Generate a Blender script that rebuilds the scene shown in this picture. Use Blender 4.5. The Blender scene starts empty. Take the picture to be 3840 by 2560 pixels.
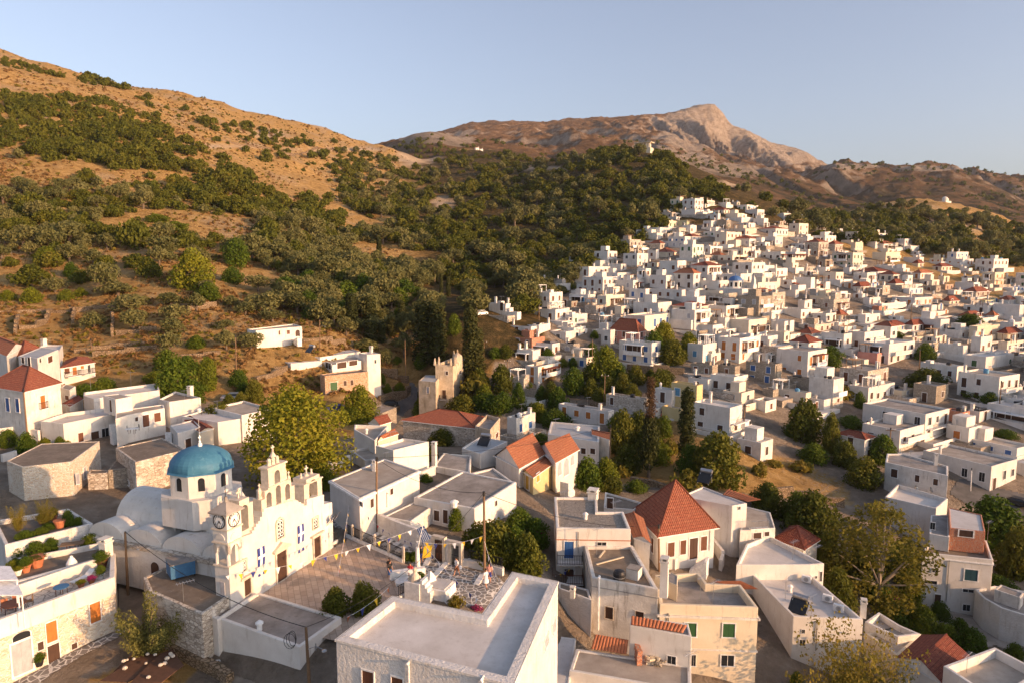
import bpy, math, random
import numpy as np
from mathutils import Vector, Matrix
from mathutils.bvhtree import BVHTree
SC = bpy.context.scene; COL = SC.collection
R = math.radians
# ---------------------------------------------------------------- camera, sky, sun, exposure
F = 2600.0; PITCH = R(6.9); CZ = 28.0; CP, SP = math.cos(PITCH), math.sin(PITCH)
cam = bpy.data.cameras.new("camera"); cam.sensor_width = 36; cam.lens = F/3840*36
cam.clip_start = 0.5; cam.clip_end = 12000
co = bpy.data.objects.new("camera", cam); COL.objects.link(co)
co.location = (0, 0, CZ); co.rotation_euler = (R(90)-PITCH, 0, 0); SC.camera = co
SUN_EL = R(12.0); SUN_AZ = R(118.5)            # azimuth clockwise from +Y
SDIR = Vector((math.cos(SUN_EL)*math.sin(SUN_AZ), math.cos(SUN_EL)*math.cos(SUN_AZ), math.sin(SUN_EL)))
W = bpy.data.worlds.new("World"); SC.world = W; W.use_nodes = True
wn = W.node_tree; sky = wn.nodes.new('ShaderNodeTexSky'); sky.sky_type = 'NISHITA'; sky.sun_disc = False
sky.sun_elevation = SUN_EL; sky.sun_rotation = SUN_AZ; sky.altitude = 400; sky.air_density = 1.0; sky.dust_density = 3.6; sky.ozone_density = 3.0
bg = wn.nodes['Background']; bg.inputs['Strength'].default_value = 0.135
hs = wn.nodes.new('ShaderNodeHueSaturation'); hs.inputs['Saturation'].default_value = .72; wn.links.new(sky.outputs[0], hs.inputs['Color'])
tn = wn.nodes.new('ShaderNodeMix'); tn.data_type = 'RGBA'; tn.blend_type = 'MULTIPLY'; tn.inputs[0].default_value = 1; tn.inputs[7].default_value = (1.09, 1.0, .98, 1)
wn.links.new(hs.outputs[0], tn.inputs[6]); wn.links.new(tn.outputs[2], bg.inputs['Color'])
sl = bpy.data.lights.new("sun", 'SUN'); sl.energy = 3.2; sl.angle = R(0.6); sl.color = (1.0, 0.565, 0.275)
so = bpy.data.objects.new("sun", sl); COL.objects.link(so)
so.rotation_euler = (-SDIR).to_track_quat('-Z', 'Y').to_euler(); so.location = (200, -100, 200)
SC.view_settings.view_transform = 'Standard'; SC.view_settings.look = 'None'
SC.view_settings.exposure = 1.02; SC.view_settings.gamma = 1
# ---------------------------------------------------------------- pixel <-> world
CR = {'p':(0,0,1.0),'q':(0,0,0.6125),'a':(0,1200,2.45),'b':(0,1840,2.178),'c':(740,1640,2.376),'d':(960,1200,2.45),'e':(960,1840,2.178),
      'f':(1920,1200,2.45),'g':(1920,1840,2.178),'h':(2880,1200,2.45),'i':(2880,1840,2.178),'j':(2000,700,2.8),
      'k':(2560,720,2.903),'l':(3200,800,3.409),'m':(0,150,1.8375),'n':(0,800,1.8375),'o':(1200,380,1.8234),'r':(2400,350,1.6333)}
def px(c, X, Y):
    a = CR[c]; return a[0]+X/a[2], a[1]+Y/a[2]
def ray(u, v):
    rx = (u-1920)/F; rz = -(v-1280)/F
    return rx, CP+rz*SP, -SP+rz*CP
def at_d(u, v, d):
    a, b, c = ray(u, v); k = d/b; return Vector((a*k, d, CZ+c*k))
def at_z(u, v, z):
    a, b, c = ray(u, v); k = (z-CZ)/c; return Vector((a*k, b*k, z))
def proj(p):
    D = p[1]*CP-(p[2]-CZ)*SP; U = p[1]*SP+(p[2]-CZ)*CP
    return 1920+F*p[0]/D, 1280-F*U/D
# ---------------------------------------------------------------- objects
def link(name, data, parent=None, loc=None):
    o = bpy.data.objects.new(name, data); COL.objects.link(o)
    if parent is not None: o.parent = parent
    if loc is not None: o.location = loc
    return o
def tag(o, label=None, cat=None, group=None, kind=None):
    if label: o['label'] = label
    if cat: o['category'] = cat
    if group: o['group'] = group
    if kind: o['kind'] = kind
    return o
def empty(name, loc, label=None, cat=None, group=None):
    o = link(name, None, None, loc); o.empty_display_size = .2
    return tag(o, label, cat, group)
def children(o, idx={}):
    return list(o.children)
class MB:
    """collects faces (world coordinates) for one mesh object"""
    def __init__(s): s.v = []; s.f = []; s.m = []; s.uv = []
    def poly(s, pts, m=0, uv=None):
        i = len(s.v); s.v += [tuple(p) for p in pts]; s.f.append(tuple(range(i, i+len(pts)))); s.m.append(m); s.uv.append(uv)
    def prism(s, pts, z0, z1, m=0, top=True, bot=False):
        n = len(pts)
        for k in range(n):
            a, b = pts[k], pts[(k+1) % n]
            s.poly([(a[0],a[1],z0),(b[0],b[1],z0),(b[0],b[1],z1),(a[0],a[1],z1)], m)
        if top: s.poly([(p[0],p[1],z1) for p in pts], m)
        if bot: s.poly([(p[0],p[1],z0) for p in reversed(pts)], m)
    def box(s, c, sx, sy, sz, ax=(1,0), m=0, tz=0.0):
        """c = centre of the base; ax = unit direction of the x side"""
        ex = Vector((ax[0],ax[1])); ey = Vector((-ax[1],ax[0])); c2 = Vector((c[0],c[1]))
        q = [c2-ex*sx/2-ey*sy/2, c2+ex*sx/2-ey*sy/2, c2+ex*sx/2+ey*sy/2, c2-ex*sx/2+ey*sy/2]
        s.prism(q, c[2], c[2]+sz, m, True, True)
    def tube(s, a, b, r0, r1=None, n=8, m=0, cap=True):
        a = Vector(a); b = Vector(b); r1 = r0 if r1 is None else r1
        d = (b-a).normalized(); t = Vector((1,0,0)) if abs(d.x) < .8 else Vector((0,1,0))
        e1 = d.cross(t).normalized(); e2 = d.cross(e1)
        A = [a+(e1*math.cos(2*math.pi*k/n)+e2*math.sin(2*math.pi*k/n))*r0 for k in range(n)]
        B = [b+(e1*math.cos(2*math.pi*k/n)+e2*math.sin(2*math.pi*k/n))*r1 for k in range(n)]
        for k in range(n): s.poly([A[k], B[k], B[(k+1)%n], A[(k+1)%n]], m)
        if cap: s.poly(B[::-1], m); s.poly(A, m)
    def path(s, P, r, n=5, m=0):
        for a, b in zip(P[:-1], P[1:]): s.tube(a, b, r, r, n, m, False)
    def lathe(s, c, prof, n=16, m=0, cap=True):
        rings = [[(c[0]+r*math.cos(2*math.pi*k/n), c[1]+r*math.sin(2*math.pi*k/n), c[2]+z) for k in range(n)] for r, z in prof]
        for A, B in zip(rings[:-1], rings[1:]):
            for k in range(n): s.poly([A[k], A[(k+1)%n], B[(k+1)%n], B[k]], m)
        if cap: s.poly(rings[-1], m); s.poly(rings[0][::-1], m)
    def ball(s, c, r, m=0, n=8, sz=1.0):
        s.lathe(c, [(max(.001, r*math.sin(math.pi*k/6)), -r*sz*math.cos(math.pi*k/6)) for k in range(7)], n, m)
    def build(s, name, mats, parent=None, smooth=False, loc=None):
        me = bpy.data.meshes.new(name)
        off = Vector(loc) if loc is not None else (parent_loc(parent) if parent is not None else Vector((0,0,0)))
        me.from_pydata([(p[0]-off.x, p[1]-off.y, p[2]-off.z) for p in s.v], [], s.f)
        if not isinstance(mats, (list, tuple)): mats = [mats]
        for k in mats: me.materials.append(k)
        me.polygons.foreach_set('material_index', s.m)
        if any(s.uv):
            l = me.uv_layers.new(name='UVMap'); k = 0
            for fi, f in enumerate(s.f):
                for j in range(len(f)):
                    if s.uv[fi]: l.data[k].uv = s.uv[fi][j]
                    k += 1
        if smooth: me.polygons.foreach_set('use_smooth', [True]*len(s.f))
        me.update()
        return link(name, me, parent, loc if parent is None else None)
LOC = {}
def parent_loc(p):
    v = Vector((0,0,0))
    while p is not None:
        v += p.location; p = p.parent
    return v
# ---------------------------------------------------------------- materials
def newmat(name):
    m = bpy.data.materials.new(name); m.use_nodes = True
    nt = m.node_tree; return m, nt, nt.nodes['Principled BSDF']
def N(nt, t, **kw):
    n = nt.nodes.new(t)
    for k, v in kw.items():
        if k in n.inputs.keys(): n.inputs[k].default_value = v
        else: setattr(n, k, v)
    return n
def ramp(nt, src, stops):
    r = nt.nodes.new('ShaderNodeValToRGB'); e = r.color_ramp.elements
    while len(e) < len(stops): e.new(.5)
    for k, (p, c) in enumerate(stops): e[k].position = p; e[k].color = (*c, 1)
    nt.links.new(src, r.inputs[0]); return r.outputs[0]
def mix(nt, fac, a, b, blend='MIX'):
    n = nt.nodes.new('ShaderNodeMix'); n.data_type = 'RGBA'; n.blend_type = blend
    for s, x in ((n.inputs[0], fac), (n.inputs[6], a), (n.inputs[7], b)):
        if hasattr(x, 'links'): nt.links.new(x, s)
        else: s.default_value = x if isinstance(x, float) else (*x, 1)
    return n.outputs[2]
def coords(nt, kind='Object', scale=(1,1,1)):
    t = nt.nodes.new('ShaderNodeTexCoord'); mp = nt.nodes.new('ShaderNodeMapping')
    mp.inputs['Scale'].default_value = scale; nt.links.new(t.outputs[kind], mp.inputs[0]); return mp.outputs[0]
def noise(nt, co_, sc, det=4, rough=.55):
    n = N(nt, 'ShaderNodeTexNoise', Scale=sc, Detail=det, Roughness=rough); nt.links.new(co_, n.inputs['Vector']); return n.outputs[0]
def bump(nt, b, h, st, dist=.05):
    n = N(nt, 'ShaderNodeBump', Strength=st, Distance=dist); nt.links.new(h, n.inputs['Height']); nt.links.new(n.outputs[0], b.inputs['Normal'])
def surf(name, c1, c2, sc=.6, rough=.85, bs=.35, bsc=9, bd=.03, stain=None, ramp_=(.35,.7), obj=True):
    """two-tone worn surface, with fine grain and optional streaky stains"""
    m, nt, b = newmat(name); c = coords(nt)
    n1 = noise(nt, c, sc, 6, .65); col = ramp(nt, n1, [(ramp_[0], c1), (ramp_[1], c2)])
    if stain:
        n2 = noise(nt, coords(nt, 'Object', (2.2, 2.2, .35)), 1.0, 5, .7)
        f = ramp(nt, n2, [(.56, (0,0,0)), (.74, (1,1,1))]); col = mix(nt, f, col, stain)
    if obj:
        oi = nt.nodes.new('ShaderNodeObjectInfo')
        f = ramp(nt, oi.outputs['Random'], [(0, (.86,.86,.87)), (1, (1.0,.985,.96))]); col = mix(nt, 1.0, col, f, 'MULTIPLY')
    nt.links.new(col, b.inputs['Base Color']); b.inputs['Roughness'].default_value = rough
    b.inputs['Specular IOR Level'].default_value = .25
    bump(nt, b, noise(nt, c, bsc, 5, .6), bs, bd); return m
def stonemat(name, cols, mortar, sc=2.2, zs=1.9, jw=.09, rough=.9, bd=.08, wash=None):
    m, nt, b = newmat(name); c = coords(nt, 'Object', (1, 1, zs))
    nz = N(nt, 'ShaderNodeTexNoise', Scale=1.6, Detail=2); nt.links.new(c, nz.inputs[0])
    wv = nt.nodes.new('ShaderNodeVectorMath'); wv.operation = 'MULTIPLY_ADD'; wv.inputs[1].default_value = (.25,.25,.25)
    nt.links.new(nz.outputs[1], wv.inputs[0]); nt.links.new(c, wv.inputs[2])
    v1 = N(nt, 'ShaderNodeTexVoronoi', Scale=sc); v2 = N(nt, 'ShaderNodeTexVoronoi', Scale=sc); v2.feature = 'DISTANCE_TO_EDGE'
    for v in (v1, v2): nt.links.new(wv.outputs[0], v.inputs['Vector'])
    sx = nt.nodes.new('ShaderNodeSeparateColor'); nt.links.new(v1.outputs['Color'], sx.inputs[0])
    col = ramp(nt, sx.outputs[0], [(k/(len(cols)-1), cc) for k, cc in enumerate(cols)])
    e = ramp(nt, v2.outputs['Distance'], [(jw*.4, (0,0,0)), (jw, (1,1,1))])
    col = mix(nt, e, mortar, col)
    if wash:
        f = ramp(nt, noise(nt, coords(nt), .5, 5, .6), [(wash[1], (0,0,0)), (wash[1]+.12, (1,1,1))]); col = mix(nt, f, col, wash[0])
    nt.links.new(col, b.inputs['Base Color']); b.inputs['Roughness'].default_value = rough
    b.inputs['Specular IOR Level'].default_value = .2
    bump(nt, b, e, .8, bd); return m
def tilemat(name, c1, c2, c3, pitch=.24, row=.36):
    """barrel tiles; UV in metres, x along the eave, y up the slope"""
    m, nt, b = newmat(name); c = coords(nt, 'UV', (1/pitch, 1/row, 1))
    br = N(nt, 'ShaderNodeTexBrick', Scale=1.0); br.offset = 0; br.inputs['Brick Width'].default_value = 1; br.inputs['Row Height'].default_value = 1
    br.inputs['Mortar Size'].default_value = .09; br.inputs['Color1'].default_value = (*c1,1); br.inputs['Color2'].default_value = (*c2,1)
    br.inputs['Mortar'].default_value = (c1[0]*.3, c1[1]*.3, c1[2]*.3, 1); br.inputs['Bias'].default_value = -.1
    nt.links.new(c, br.inputs['Vector'])
    f = ramp(nt, noise(nt, coords(nt, 'UV'), .8, 5, .7), [(.36, (0,0,0)), (.64, (1,1,1))])
    col = mix(nt, f, br.outputs[0], c3); col = mix(nt, ramp(nt, noise(nt, coords(nt, 'UV'), 3.5, 3, .6), [(.55, (0,0,0)), (.75, (.7,.7,.7))]), col, (c2[0]*.9+.1, c2[1]*1.3+.05, c2[2]*1.4+.03))
    nt.links.new(col, b.inputs['Base Color']); b.inputs['Roughness'].default_value = .85; b.inputs['Specular IOR Level'].default_value = .2
    w = N(nt, 'ShaderNodeTexWave', Scale=.5*1.0/math.pi*math.pi); w.wave_profile = 'SIN'; w.inputs['Scale'].default_value = .314
    nt.links.new(c, w.inputs['Vector']); bump(nt, b, w.outputs[0], .9, .09); return m
def plain(name, c, rough=.5, metal=0.0, emit=None):
    m, nt, b = newmat(name); cc = coords(nt)
    col = ramp(nt, noise(nt, cc, 3.0, 4, .6), [(.3, tuple(x*.78 for x in c)), (.7, tuple(min(1, x*1.12) for x in c))])
    nt.links.new(col, b.inputs['Base Color']); b.inputs['Roughness'].default_value = rough; b.inputs['Metallic'].default_value = metal
    b.inputs['Specular IOR Level'].default_value = .35; return m
M = {}
M['white'] = surf('whitewash', (.63,.595,.54), (.79,.765,.715), .35, stain=(.46,.40,.33))
M['warm'] = surf('warm_whitewash', (.66,.58,.46), (.76,.69,.57), .5, stain=(.46,.38,.29))
M['rough'] = surf('rough_whitewash', (.66,.63,.58), (.80,.775,.73), .6, bs=.9, bsc=5, bd=.10, stain=(.52,.46,.38))
M['old'] = surf('old_whitewash', (.60,.56,.50), (.82,.79,.73), .7, bs=.7, bsc=6, bd=.06, stain=(.33,.28,.22))
M['cream'] = surf('cream_plaster', (.66,.56,.40), (.74,.65,.50), .4, stain=(.50,.42,.30))
M['yellow'] = surf('yellow_plaster', (.55,.44,.21), (.63,.52,.29), .5, stain=(.55,.42,.2))
M['pink'] = surf('pink_plaster', (.60,.27,.21), (.68,.36,.29), .5)
M['greeny'] = surf('pale_green_plaster', (.48,.47,.30), (.55,.54,.37), .5)
M['grey'] = surf('grey_render', (.33,.31,.28), (.48,.45,.41), .6, bs=.6, stain=(.22,.20,.18))
M['tower'] = surf('weathered_tower_plaster', (.42,.34,.24), (.66,.56,.43), .7, bs=.8, bsc=4, bd=.08, stain=(.20,.16,.11))
M['brick'] = stonemat('red_brick', [(.42,.15,.08),(.50,.20,.10),(.36,.13,.08)], (.42,.36,.30), 4.0, 2.2, .08, bd=.03)
M['stone'] = stonemat('rubble_stone', [(.30,.25,.19),(.44,.37,.28),(.36,.31,.25),(.50,.43,.33)], (.26,.22,.17), 2.3, 2.0)
M['stonew'] = stonemat('pale_pointed_stone', [(.52,.41,.29),(.62,.50,.36),(.70,.62,.50),(.55,.40,.27)], (.72,.67,.58), 2.6, 2.0, .13, wash=((.72,.68,.60), .60))
M['stonegrey'] = stonemat('whitewashed_stone', [(.40,.34,.27),(.55,.48,.39),(.68,.62,.53)], (.30,.25,.20), 2.0, 2.4, .08, wash=((.74,.70,.63), .56))
M['stoneor'] = stonemat('warm_orange_stone', [(.42,.23,.12),(.50,.30,.17),(.55,.38,.25)], (.60,.50,.38), 2.2, 2.0)
M['drywall'] = stonemat('dry_stone', [(.24,.17,.10),(.34,.25,.16),(.29,.21,.14)], (.12,.085,.05), 2.6, 1.8, .12, bd=.15)
M['conc'] = surf('concrete_roof', (.20,.175,.15), (.45,.41,.365), .42, bs=.3, stain=(.20,.17,.14), ramp_=(.3,.72))
M['gravel'] = surf('brown_roof_screed', (.17,.135,.10), (.28,.225,.17), .6, bs=.7, bsc=14, stain=(.36,.30,.23))
M['wroof'] = surf('pale_roof_coating', (.52,.485,.445), (.71,.68,.645), .3, bs=.25, stain=(.50,.46,.42))
M['groof'] = surf('grey_blue_roof', (.36,.38,.40), (.47,.48,.48), .4, bs=.2, stain=(.3,.3,.3))
M['broof'] = surf('beige_roof_coating', (.33,.28,.225), (.53,.465,.385), .38, bs=.2, stain=(.36,.30,.25))
M['slab'] = stonemat('slate_slab_roof', [(.24,.215,.18),(.32,.285,.24),(.28,.25,.21)], (.17,.15,.13), 2.6, 1, .06, bd=.04)
M['crazyw'] = stonemat('pale_crazy_paving', [(.55,.48,.40),(.66,.60,.52)], (.28,.24,.20), 2.0, 1, .06, bd=.02)
M['tile'] = tilemat('red_tile', (.34,.10,.055), (.43,.155,.085), (.26,.09,.055))
M['tileo'] = tilemat('orange_tile', (.44,.16,.075), (.52,.22,.11), (.36,.13,.07))
M['tileb'] = tilemat('brown_tile', (.27,.075,.045), (.33,.11,.06), (.20,.06,.04))
M['wood'] = plain('brown_shutter', (.13,.05,.025), .6)
M['dkwood'] = plain('dark_brown_door', (.065,.032,.02), .6)
M['orange'] = plain('orange_shutter', (.42,.15,.03), .55)
M['blue'] = plain('blue_paint', (.035,.11,.30), .5)
M['sky'] = plain('sky_blue_paint', (.10,.28,.46), .5)
M['navy'] = plain('navy_cloth', (.03,.045,.22), .8)
M['green'] = plain('green_shutter', (.035,.10,.035), .55)
M['teal'] = plain('teal_shutter', (.02,.07,.085), .55)
M['greyd'] = plain('grey_door', (.38,.38,.40), .6)
M['glass'] = plain('dark_window', (.025,.028,.032), .12)
M['frame'] = plain('white_paint', (.78,.77,.74), .6)
M['metal'] = plain('galvanised_metal', (.45,.45,.45), .35, .8)
M['iron'] = plain('black_iron', (.02,.02,.022), .5)
M['rust'] = plain('rusty_sheet', (.115,.058,.034), .85)
M['tankblue'] = plain('tank_blue', (.045,.15,.30), .5)
M['terra'] = plain('terracotta', (.44,.16,.075), .8)
M['pole'] = plain('weathered_wood', (.20,.125,.07), .9)
M['wire'] = plain('black_cable', (.02,.02,.02), .7)
M['marble'] = plain('warm_marble', (.62,.53,.42), .7)
M['bronze'] = plain('bronze', (.12,.10,.05), .4, .7)
M['yel'] = plain('yellow_cloth', (.78,.50,.03), .8)
M['red'] = plain('red_cloth', (.60,.04,.05), .8)
M['wcloth'] = plain('white_cloth', (.80,.80,.80), .8)
M['black'] = plain('black_paint', (.015,.015,.015), .5)
M['skin'] = plain('skin', (.52,.28,.18), .6)
M['hair'] = plain('dark_hair', (.03,.02,.015), .6)
M['magenta'] = plain('magenta_flowers', (.55,.02,.22), .7)
M['ochre'] = plain('ochre_paint', (.50,.31,.05), .7)
M['dome'] = surf('blue_dome_paint', (.042,.150,.245), (.068,.20,.30), 1.1, rough=.5, bs=.25, bsc=12, stain=(.10,.24,.33), obj=False)
M['smdome'] = plain('small_blue_dome_paint', (.06,.15,.36), .6)
def trunkmat():
    return surf('bark', (.09,.065,.045), (.20,.155,.115), 3.0, bs=.8, bsc=12, obj=False)
M['bark'] = trunkmat(); M['pbark'] = surf('pale_bark', (.20,.165,.12), (.36,.30,.23), 1.5, bs=.5, obj=False)
def leafmat(name, stops, trans=.30):
    m, nt, b = newmat(name); uv = nt.nodes.new('ShaderNodeUVMap'); s = nt.nodes.new('ShaderNodeSeparateXYZ')
    nt.links.new(uv.outputs[0], s.inputs[0]); oi = nt.nodes.new('ShaderNodeObjectInfo')
    a = nt.nodes.new('ShaderNodeMath'); a.operation = 'MULTIPLY_ADD'; a.inputs[1].default_value = .62
    nt.links.new(s.outputs[0], a.inputs[0])
    g = nt.nodes.new('ShaderNodeMath'); g.operation = 'MULTIPLY'; g.inputs[1].default_value = .38
    nt.links.new(oi.outputs['Random'], g.inputs[0]); nt.links.new(g.outputs[0], a.inputs[2])
    col = ramp(nt, a.outputs[0], stops)
    nt.links.new(col, b.inputs['Base Color']); b.inputs['Roughness'].default_value = .75; b.inputs['Specular IOR Level'].default_value = .2
    t = nt.nodes.new('ShaderNodeBsdfTranslucent'); nt.links.new(col, t.inputs[0])
    mx = nt.nodes.new('ShaderNodeMixShader'); mx.inputs[0].default_value = trans
    nt.links.new(b.outputs[0], mx.inputs[1]); nt.links.new(t.outputs[0], mx.inputs[2])
    nt.links.new(mx.outputs[0], nt.nodes['Material Output'].inputs[0]); return m
L = {}
L['oak'] = leafmat('oak_leaf', [(0,(.050,.066,.008)),(.5,(.102,.112,.012)),(.85,(.155,.145,.017)),(1,(.195,.135,.022))])
L['olive'] = leafmat('olive_leaf', [(0,(.085,.095,.030)),(.5,(.155,.152,.050)),(1,(.245,.220,.080))])
L['cypress'] = leafmat('cypress_leaf', [(0,(.026,.036,.010)),(.6,(.058,.064,.015)),(1,(.100,.088,.022))])
L['green'] = leafmat('green_leaf', [(0,(.034,.070,.006)),(.5,(.080,.125,.010)),(1,(.160,.180,.016))])
L['gold'] = leafmat('golden_leaf', [(0,(.066,.098,.007)),(.5,(.165,.185,.013)),(1,(.31,.265,.024))])
L['dry'] = leafmat('dry_leaf', [(0,(.080,.085,.012)),(.5,(.190,.165,.024)),(1,(.340,.245,.045))], .4)
L['dead'] = leafmat('dead_twigs', [(0,(.075,.042,.022)),(.5,(.120,.070,.035)),(1,(.17,.11,.06))])
L['lime'] = leafmat('lime_leaf', [(0,(.050,.085,.008)),(.5,(.110,.150,.012)),(1,(.20,.22,.02))])
L['scrub'] = leafmat('dry_scrub', [(0,(.13,.075,.030)),(.5,(.22,.125,.045)),(1,(.32,.19,.07))], .2)
L['olivegold'] = leafmat('young_olive_leaf', [(0,(.10,.11,.028)),(.5,(.21,.20,.055)),(1,(.34,.30,.09))], .35)
L['mag'] = leafmat('bougainvillea', [(0,(.30,.01,.12)),(.5,(.45,.02,.2)),(1,(.1,.1,.02))])
# ---------------------------------------------------------------- terrain
def tps(anchors, ka, lam=1e-5):
    P = np.array([[a*ka, math.log(d)] for a, d, q in anchors]); y = np.array([q for a, d, q in anchors]); n = len(P)
    def K(A, B):
        r2 = ((A[:,None,:]-B[None,:,:])**2).sum(2); return np.where(r2 > 1e-12, .5*r2*np.log(r2+1e-12), 0)
    A = np.zeros((n+3, n+3)); A[:n,:n] = K(P, P)+lam*np.eye(n); T = np.c_[np.ones(n), P]; A[:n,n:] = T; A[n:,:n] = T.T
    w = np.linalg.solve(A, np.r_[y, 0, 0, 0])
    def ev(a, d):
        Q = np.c_[a*ka, np.log(d)]; out = np.empty(len(Q))
        for i in range(0, len(Q), 20000):
            q = Q[i:i+20000]; out[i:i+20000] = K(q, P)@w[:n]+np.c_[np.ones(len(q)), q]@w[n:]
        return out
    return ev
AZ = [(-1500,18,-4),(-1500,60,-1),(-1500,120,7),(0,30,-3.5),(0,50,-2.4),(420,53,-2.2),(250,48,-2.3),(0,75,0),(300,80,0),(100,105,2.5),(0,140,8.5),
 (800,30,-3.5),(770,51,-2.7),(620,46,-2.9),(800,75,0),(700,100,0.5),(1000,55,0),(1300,66,0),(1600,60,0),(1800,56,-.3),(1400,45,-1),(1500,30,-4),
 (1300,85,.8),(1000,90,0),(1100,122,-1),(1900,28,-7),(2000,45,-5),(2150,66,-4.5),(1900,75,-.7),(1700,85,0),(2040,92,-3),(1800,110,-2.5),
 (2300,50,-8.5),(2750,57,-9),(2600,75,-6.2),(2800,80,-7.5),(2400,100,-6),(3000,112,-8),(3000,40,-13),(3400,62,-13.5),(3500,82,-16),(3900,75,-17),
 (4700,60,-12),(4700,35,-12),(6400,48,-2),(6400,75,-5),(7200,30,-3),(3720,112,-11),(3400,105,-10.5),(4500,110,-10),(1461,158,-6),(1700,152,-5.7),(1300,143,.3),(1000,140,4),(1000,157,8.3),(1130,158,8.2),(1150,143,.6),
 (2050,150,-5),(2300,135,-5),(2740,121,-3.6),(3000,140,-4),(3340,156,-3),(3700,155,-2),(4500,160,0),(1100,160,8)]
AV = [(300,1250,160),(-700,1150,160),(200,1000,210),(-700,950,220),(200,700,300),(-700,600,320),(200,400,450),(-700,250,480),
 (1000,1100,200),(1000,950,250),(1000,800,330),(1000,650,480),(600,1060,195),(600,850,265),(600,600,400),
 (1400,1200,185),(1400,1050,255),(1400,900,350),(1400,700,560),(1400,610,720),(1700,1270,172),(1750,1110,235),(1700,950,330),(1700,750,500),(1700,640,700),(1720,570,900),
 (2000,1230,180),(2000,1090,255),(2000,900,360),(2000,700,520),(2000,620,660),(1900,578,880),(2150,590,670),
 (2330,700,450),(2330,850,350),(2400,1000,270),(2750,785,365),(2600,850,330),(2500,1000,262),(2500,1200,195),(2200,1150,218),(2200,1050,258),
 (2900,900,325),(3000,1000,282),(3000,1200,205),(3300,960,325),(3300,1200,213),(3600,1000,315),(3600,1200,220),(3840,1040,305),(3840,1200,223),(4500,1150,255),
 (3150,850,420),(3300,800,520),(3840,950,430),(3500,880,430)]
RID = [(-700,60,600),(-300,128,600),(0,195,600),(200,248,620),(320,292,640),(500,332,670),(620,350,700),(800,386,730),(940,432,760),(1100,462,780),(1250,492,800),(1400,546,820),(1500,575,830),(1590,610,830)]
RID2 = [(2200,577,630),(2330,550,600),(2450,577,570),(2600,632,535),(2700,674,505),(2800,717,485),(2900,752,470),(3000,800,450)]
RID3 = [(3300,760,640),(3400,750,650),(3560,768,680),(3700,803,640),(3840,852,600),(4500,905,560)]
def anc():
    out = [((u-1920)/F, d, z/d) for u, d, z in AZ]
    pts = list(AV)+RID+RID2+RID3
    pts += [(u, v+95, d*1.25) for u, v, d in RID[::2]]+[(u, v+65, d*1.28) for u, v, d in RID2]+[(u, v+55, d*1.3) for u, v, d in RID3]
    pts += [(0,560,1250),(1000,640,1250),(1720,640,1250),(2300,720,1250),(2900,830,1250),(3600,900,1250),(4500,950,1250),(-800,500,1250)]
    for u, v, d in pts:
        p = at_d(u, v, d); out.append((p.x/d, d, p.z/d))
    return out
EV = tps(anc(), 1.9)
def vnoise(x, y, s):
    """cheap smooth value noise"""
    r = np.random.RandomState(s); g = r.rand(64, 64); xi = np.floor(x).astype(int); yi = np.floor(y).astype(int)
    fx = x-xi; fy = y-yi; fx = fx*fx*(3-2*fx); fy = fy*fy*(3-2*fy)
    G = lambda i, j: g[i % 64, j % 64]
    return (G(xi,yi)*(1-fx)+G(xi+1,yi)*fx)*(1-fy)+(G(xi,yi+1)*(1-fx)+G(xi+1,yi+1)*fx)*fy-.5
def fbm(x, y, s, n=4):
    o = 0; a = 1
    for k in range(n): o = o+a*vnoise(x*2**k, y*2**k, s+k); a *= .5
    return o
PLAZA = None
def flatten(x, y, z):
    cx, cy = -10.0, 62.0
    a, b = (x+12.5)/11.0, (y-60.5)/9.0
    m = np.clip(1.6-np.sqrt(a*a+b*b)*1.0, 0, .5)*2
    return z*(1-m)
def sheet(ev, us, ds, nfun):
    A, D = np.meshgrid((us-1920)/F, ds); a = A.ravel(); d = D.ravel(); x = a*d; z = ev(a, d)*d
    z = nfun(x, d, z); nu = len(us); nd = len(ds)
    idx = np.arange(nu*nd).reshape(nd, nu)
    q = np.stack([idx[:-1,:-1], idx[:-1,1:], idx[1:,1:], idx[1:,:-1]], -1).reshape(-1, 4)
    return np.stack([x, d, z], -1), q
def npmesh(name, V, Q, mats, smooth=False, uv=None, mi=None):
    me = bpy.data.meshes.new(name); k = Q.shape[1]
    me.vertices.add(len(V)); me.vertices.foreach_set('co', np.ascontiguousarray(V, dtype=np.float32).ravel())
    me.loops.add(Q.size); me.loops.foreach_set('vertex_index', Q.astype(np.int32).ravel())
    me.polygons.add(len(Q)); me.polygons.foreach_set('loop_start', np.arange(0, Q.size, k, dtype=np.int32))
    me.polygons.foreach_set('loop_total', np.full(len(Q), k, dtype=np.int32))
    for m in mats: me.materials.append(m)
    if mi is not None: me.polygons.foreach_set('material_index', mi.astype(np.int32))
    me.polygons.foreach_set('use_smooth', np.full(len(Q), smooth))
    if uv is not None:
        l = me.uv_layers.new(name='UVMap'); l.data.foreach_set('uv', uv.astype(np.float32).ravel())
    me.update(calc_edges=True); me.validate(); return me
def near_noise(x, y, z):
    amp = np.clip((y-120)/200, 0, 1)*(.9+y*.004)
    z = z+fbm(x/28, y/28, 3, 5)*amp*1.6+fbm(x/7, y/7, 9, 3)*amp*.35
    terr = np.clip((y-150)/60, 0, 1)*np.clip((520-y)/200, 0, 1)*np.clip((40-x)/60, 0, 1)
    st = 2.6; fr = z/st-np.floor(z/st); z = z+terr*.55*st*(np.clip((fr-.78)/.22, 0, 1)-fr)*.55
    return flatten(x, y, z)
us = np.linspace(-1700, 6600, 470); ds = np.exp(np.linspace(math.log(15), math.log(1250), 400))
TV, TQ = sheet(EV, us, ds, near_noise)
BV = BVHTree.FromPolygons(TV.tolist(), TQ.tolist())
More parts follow.
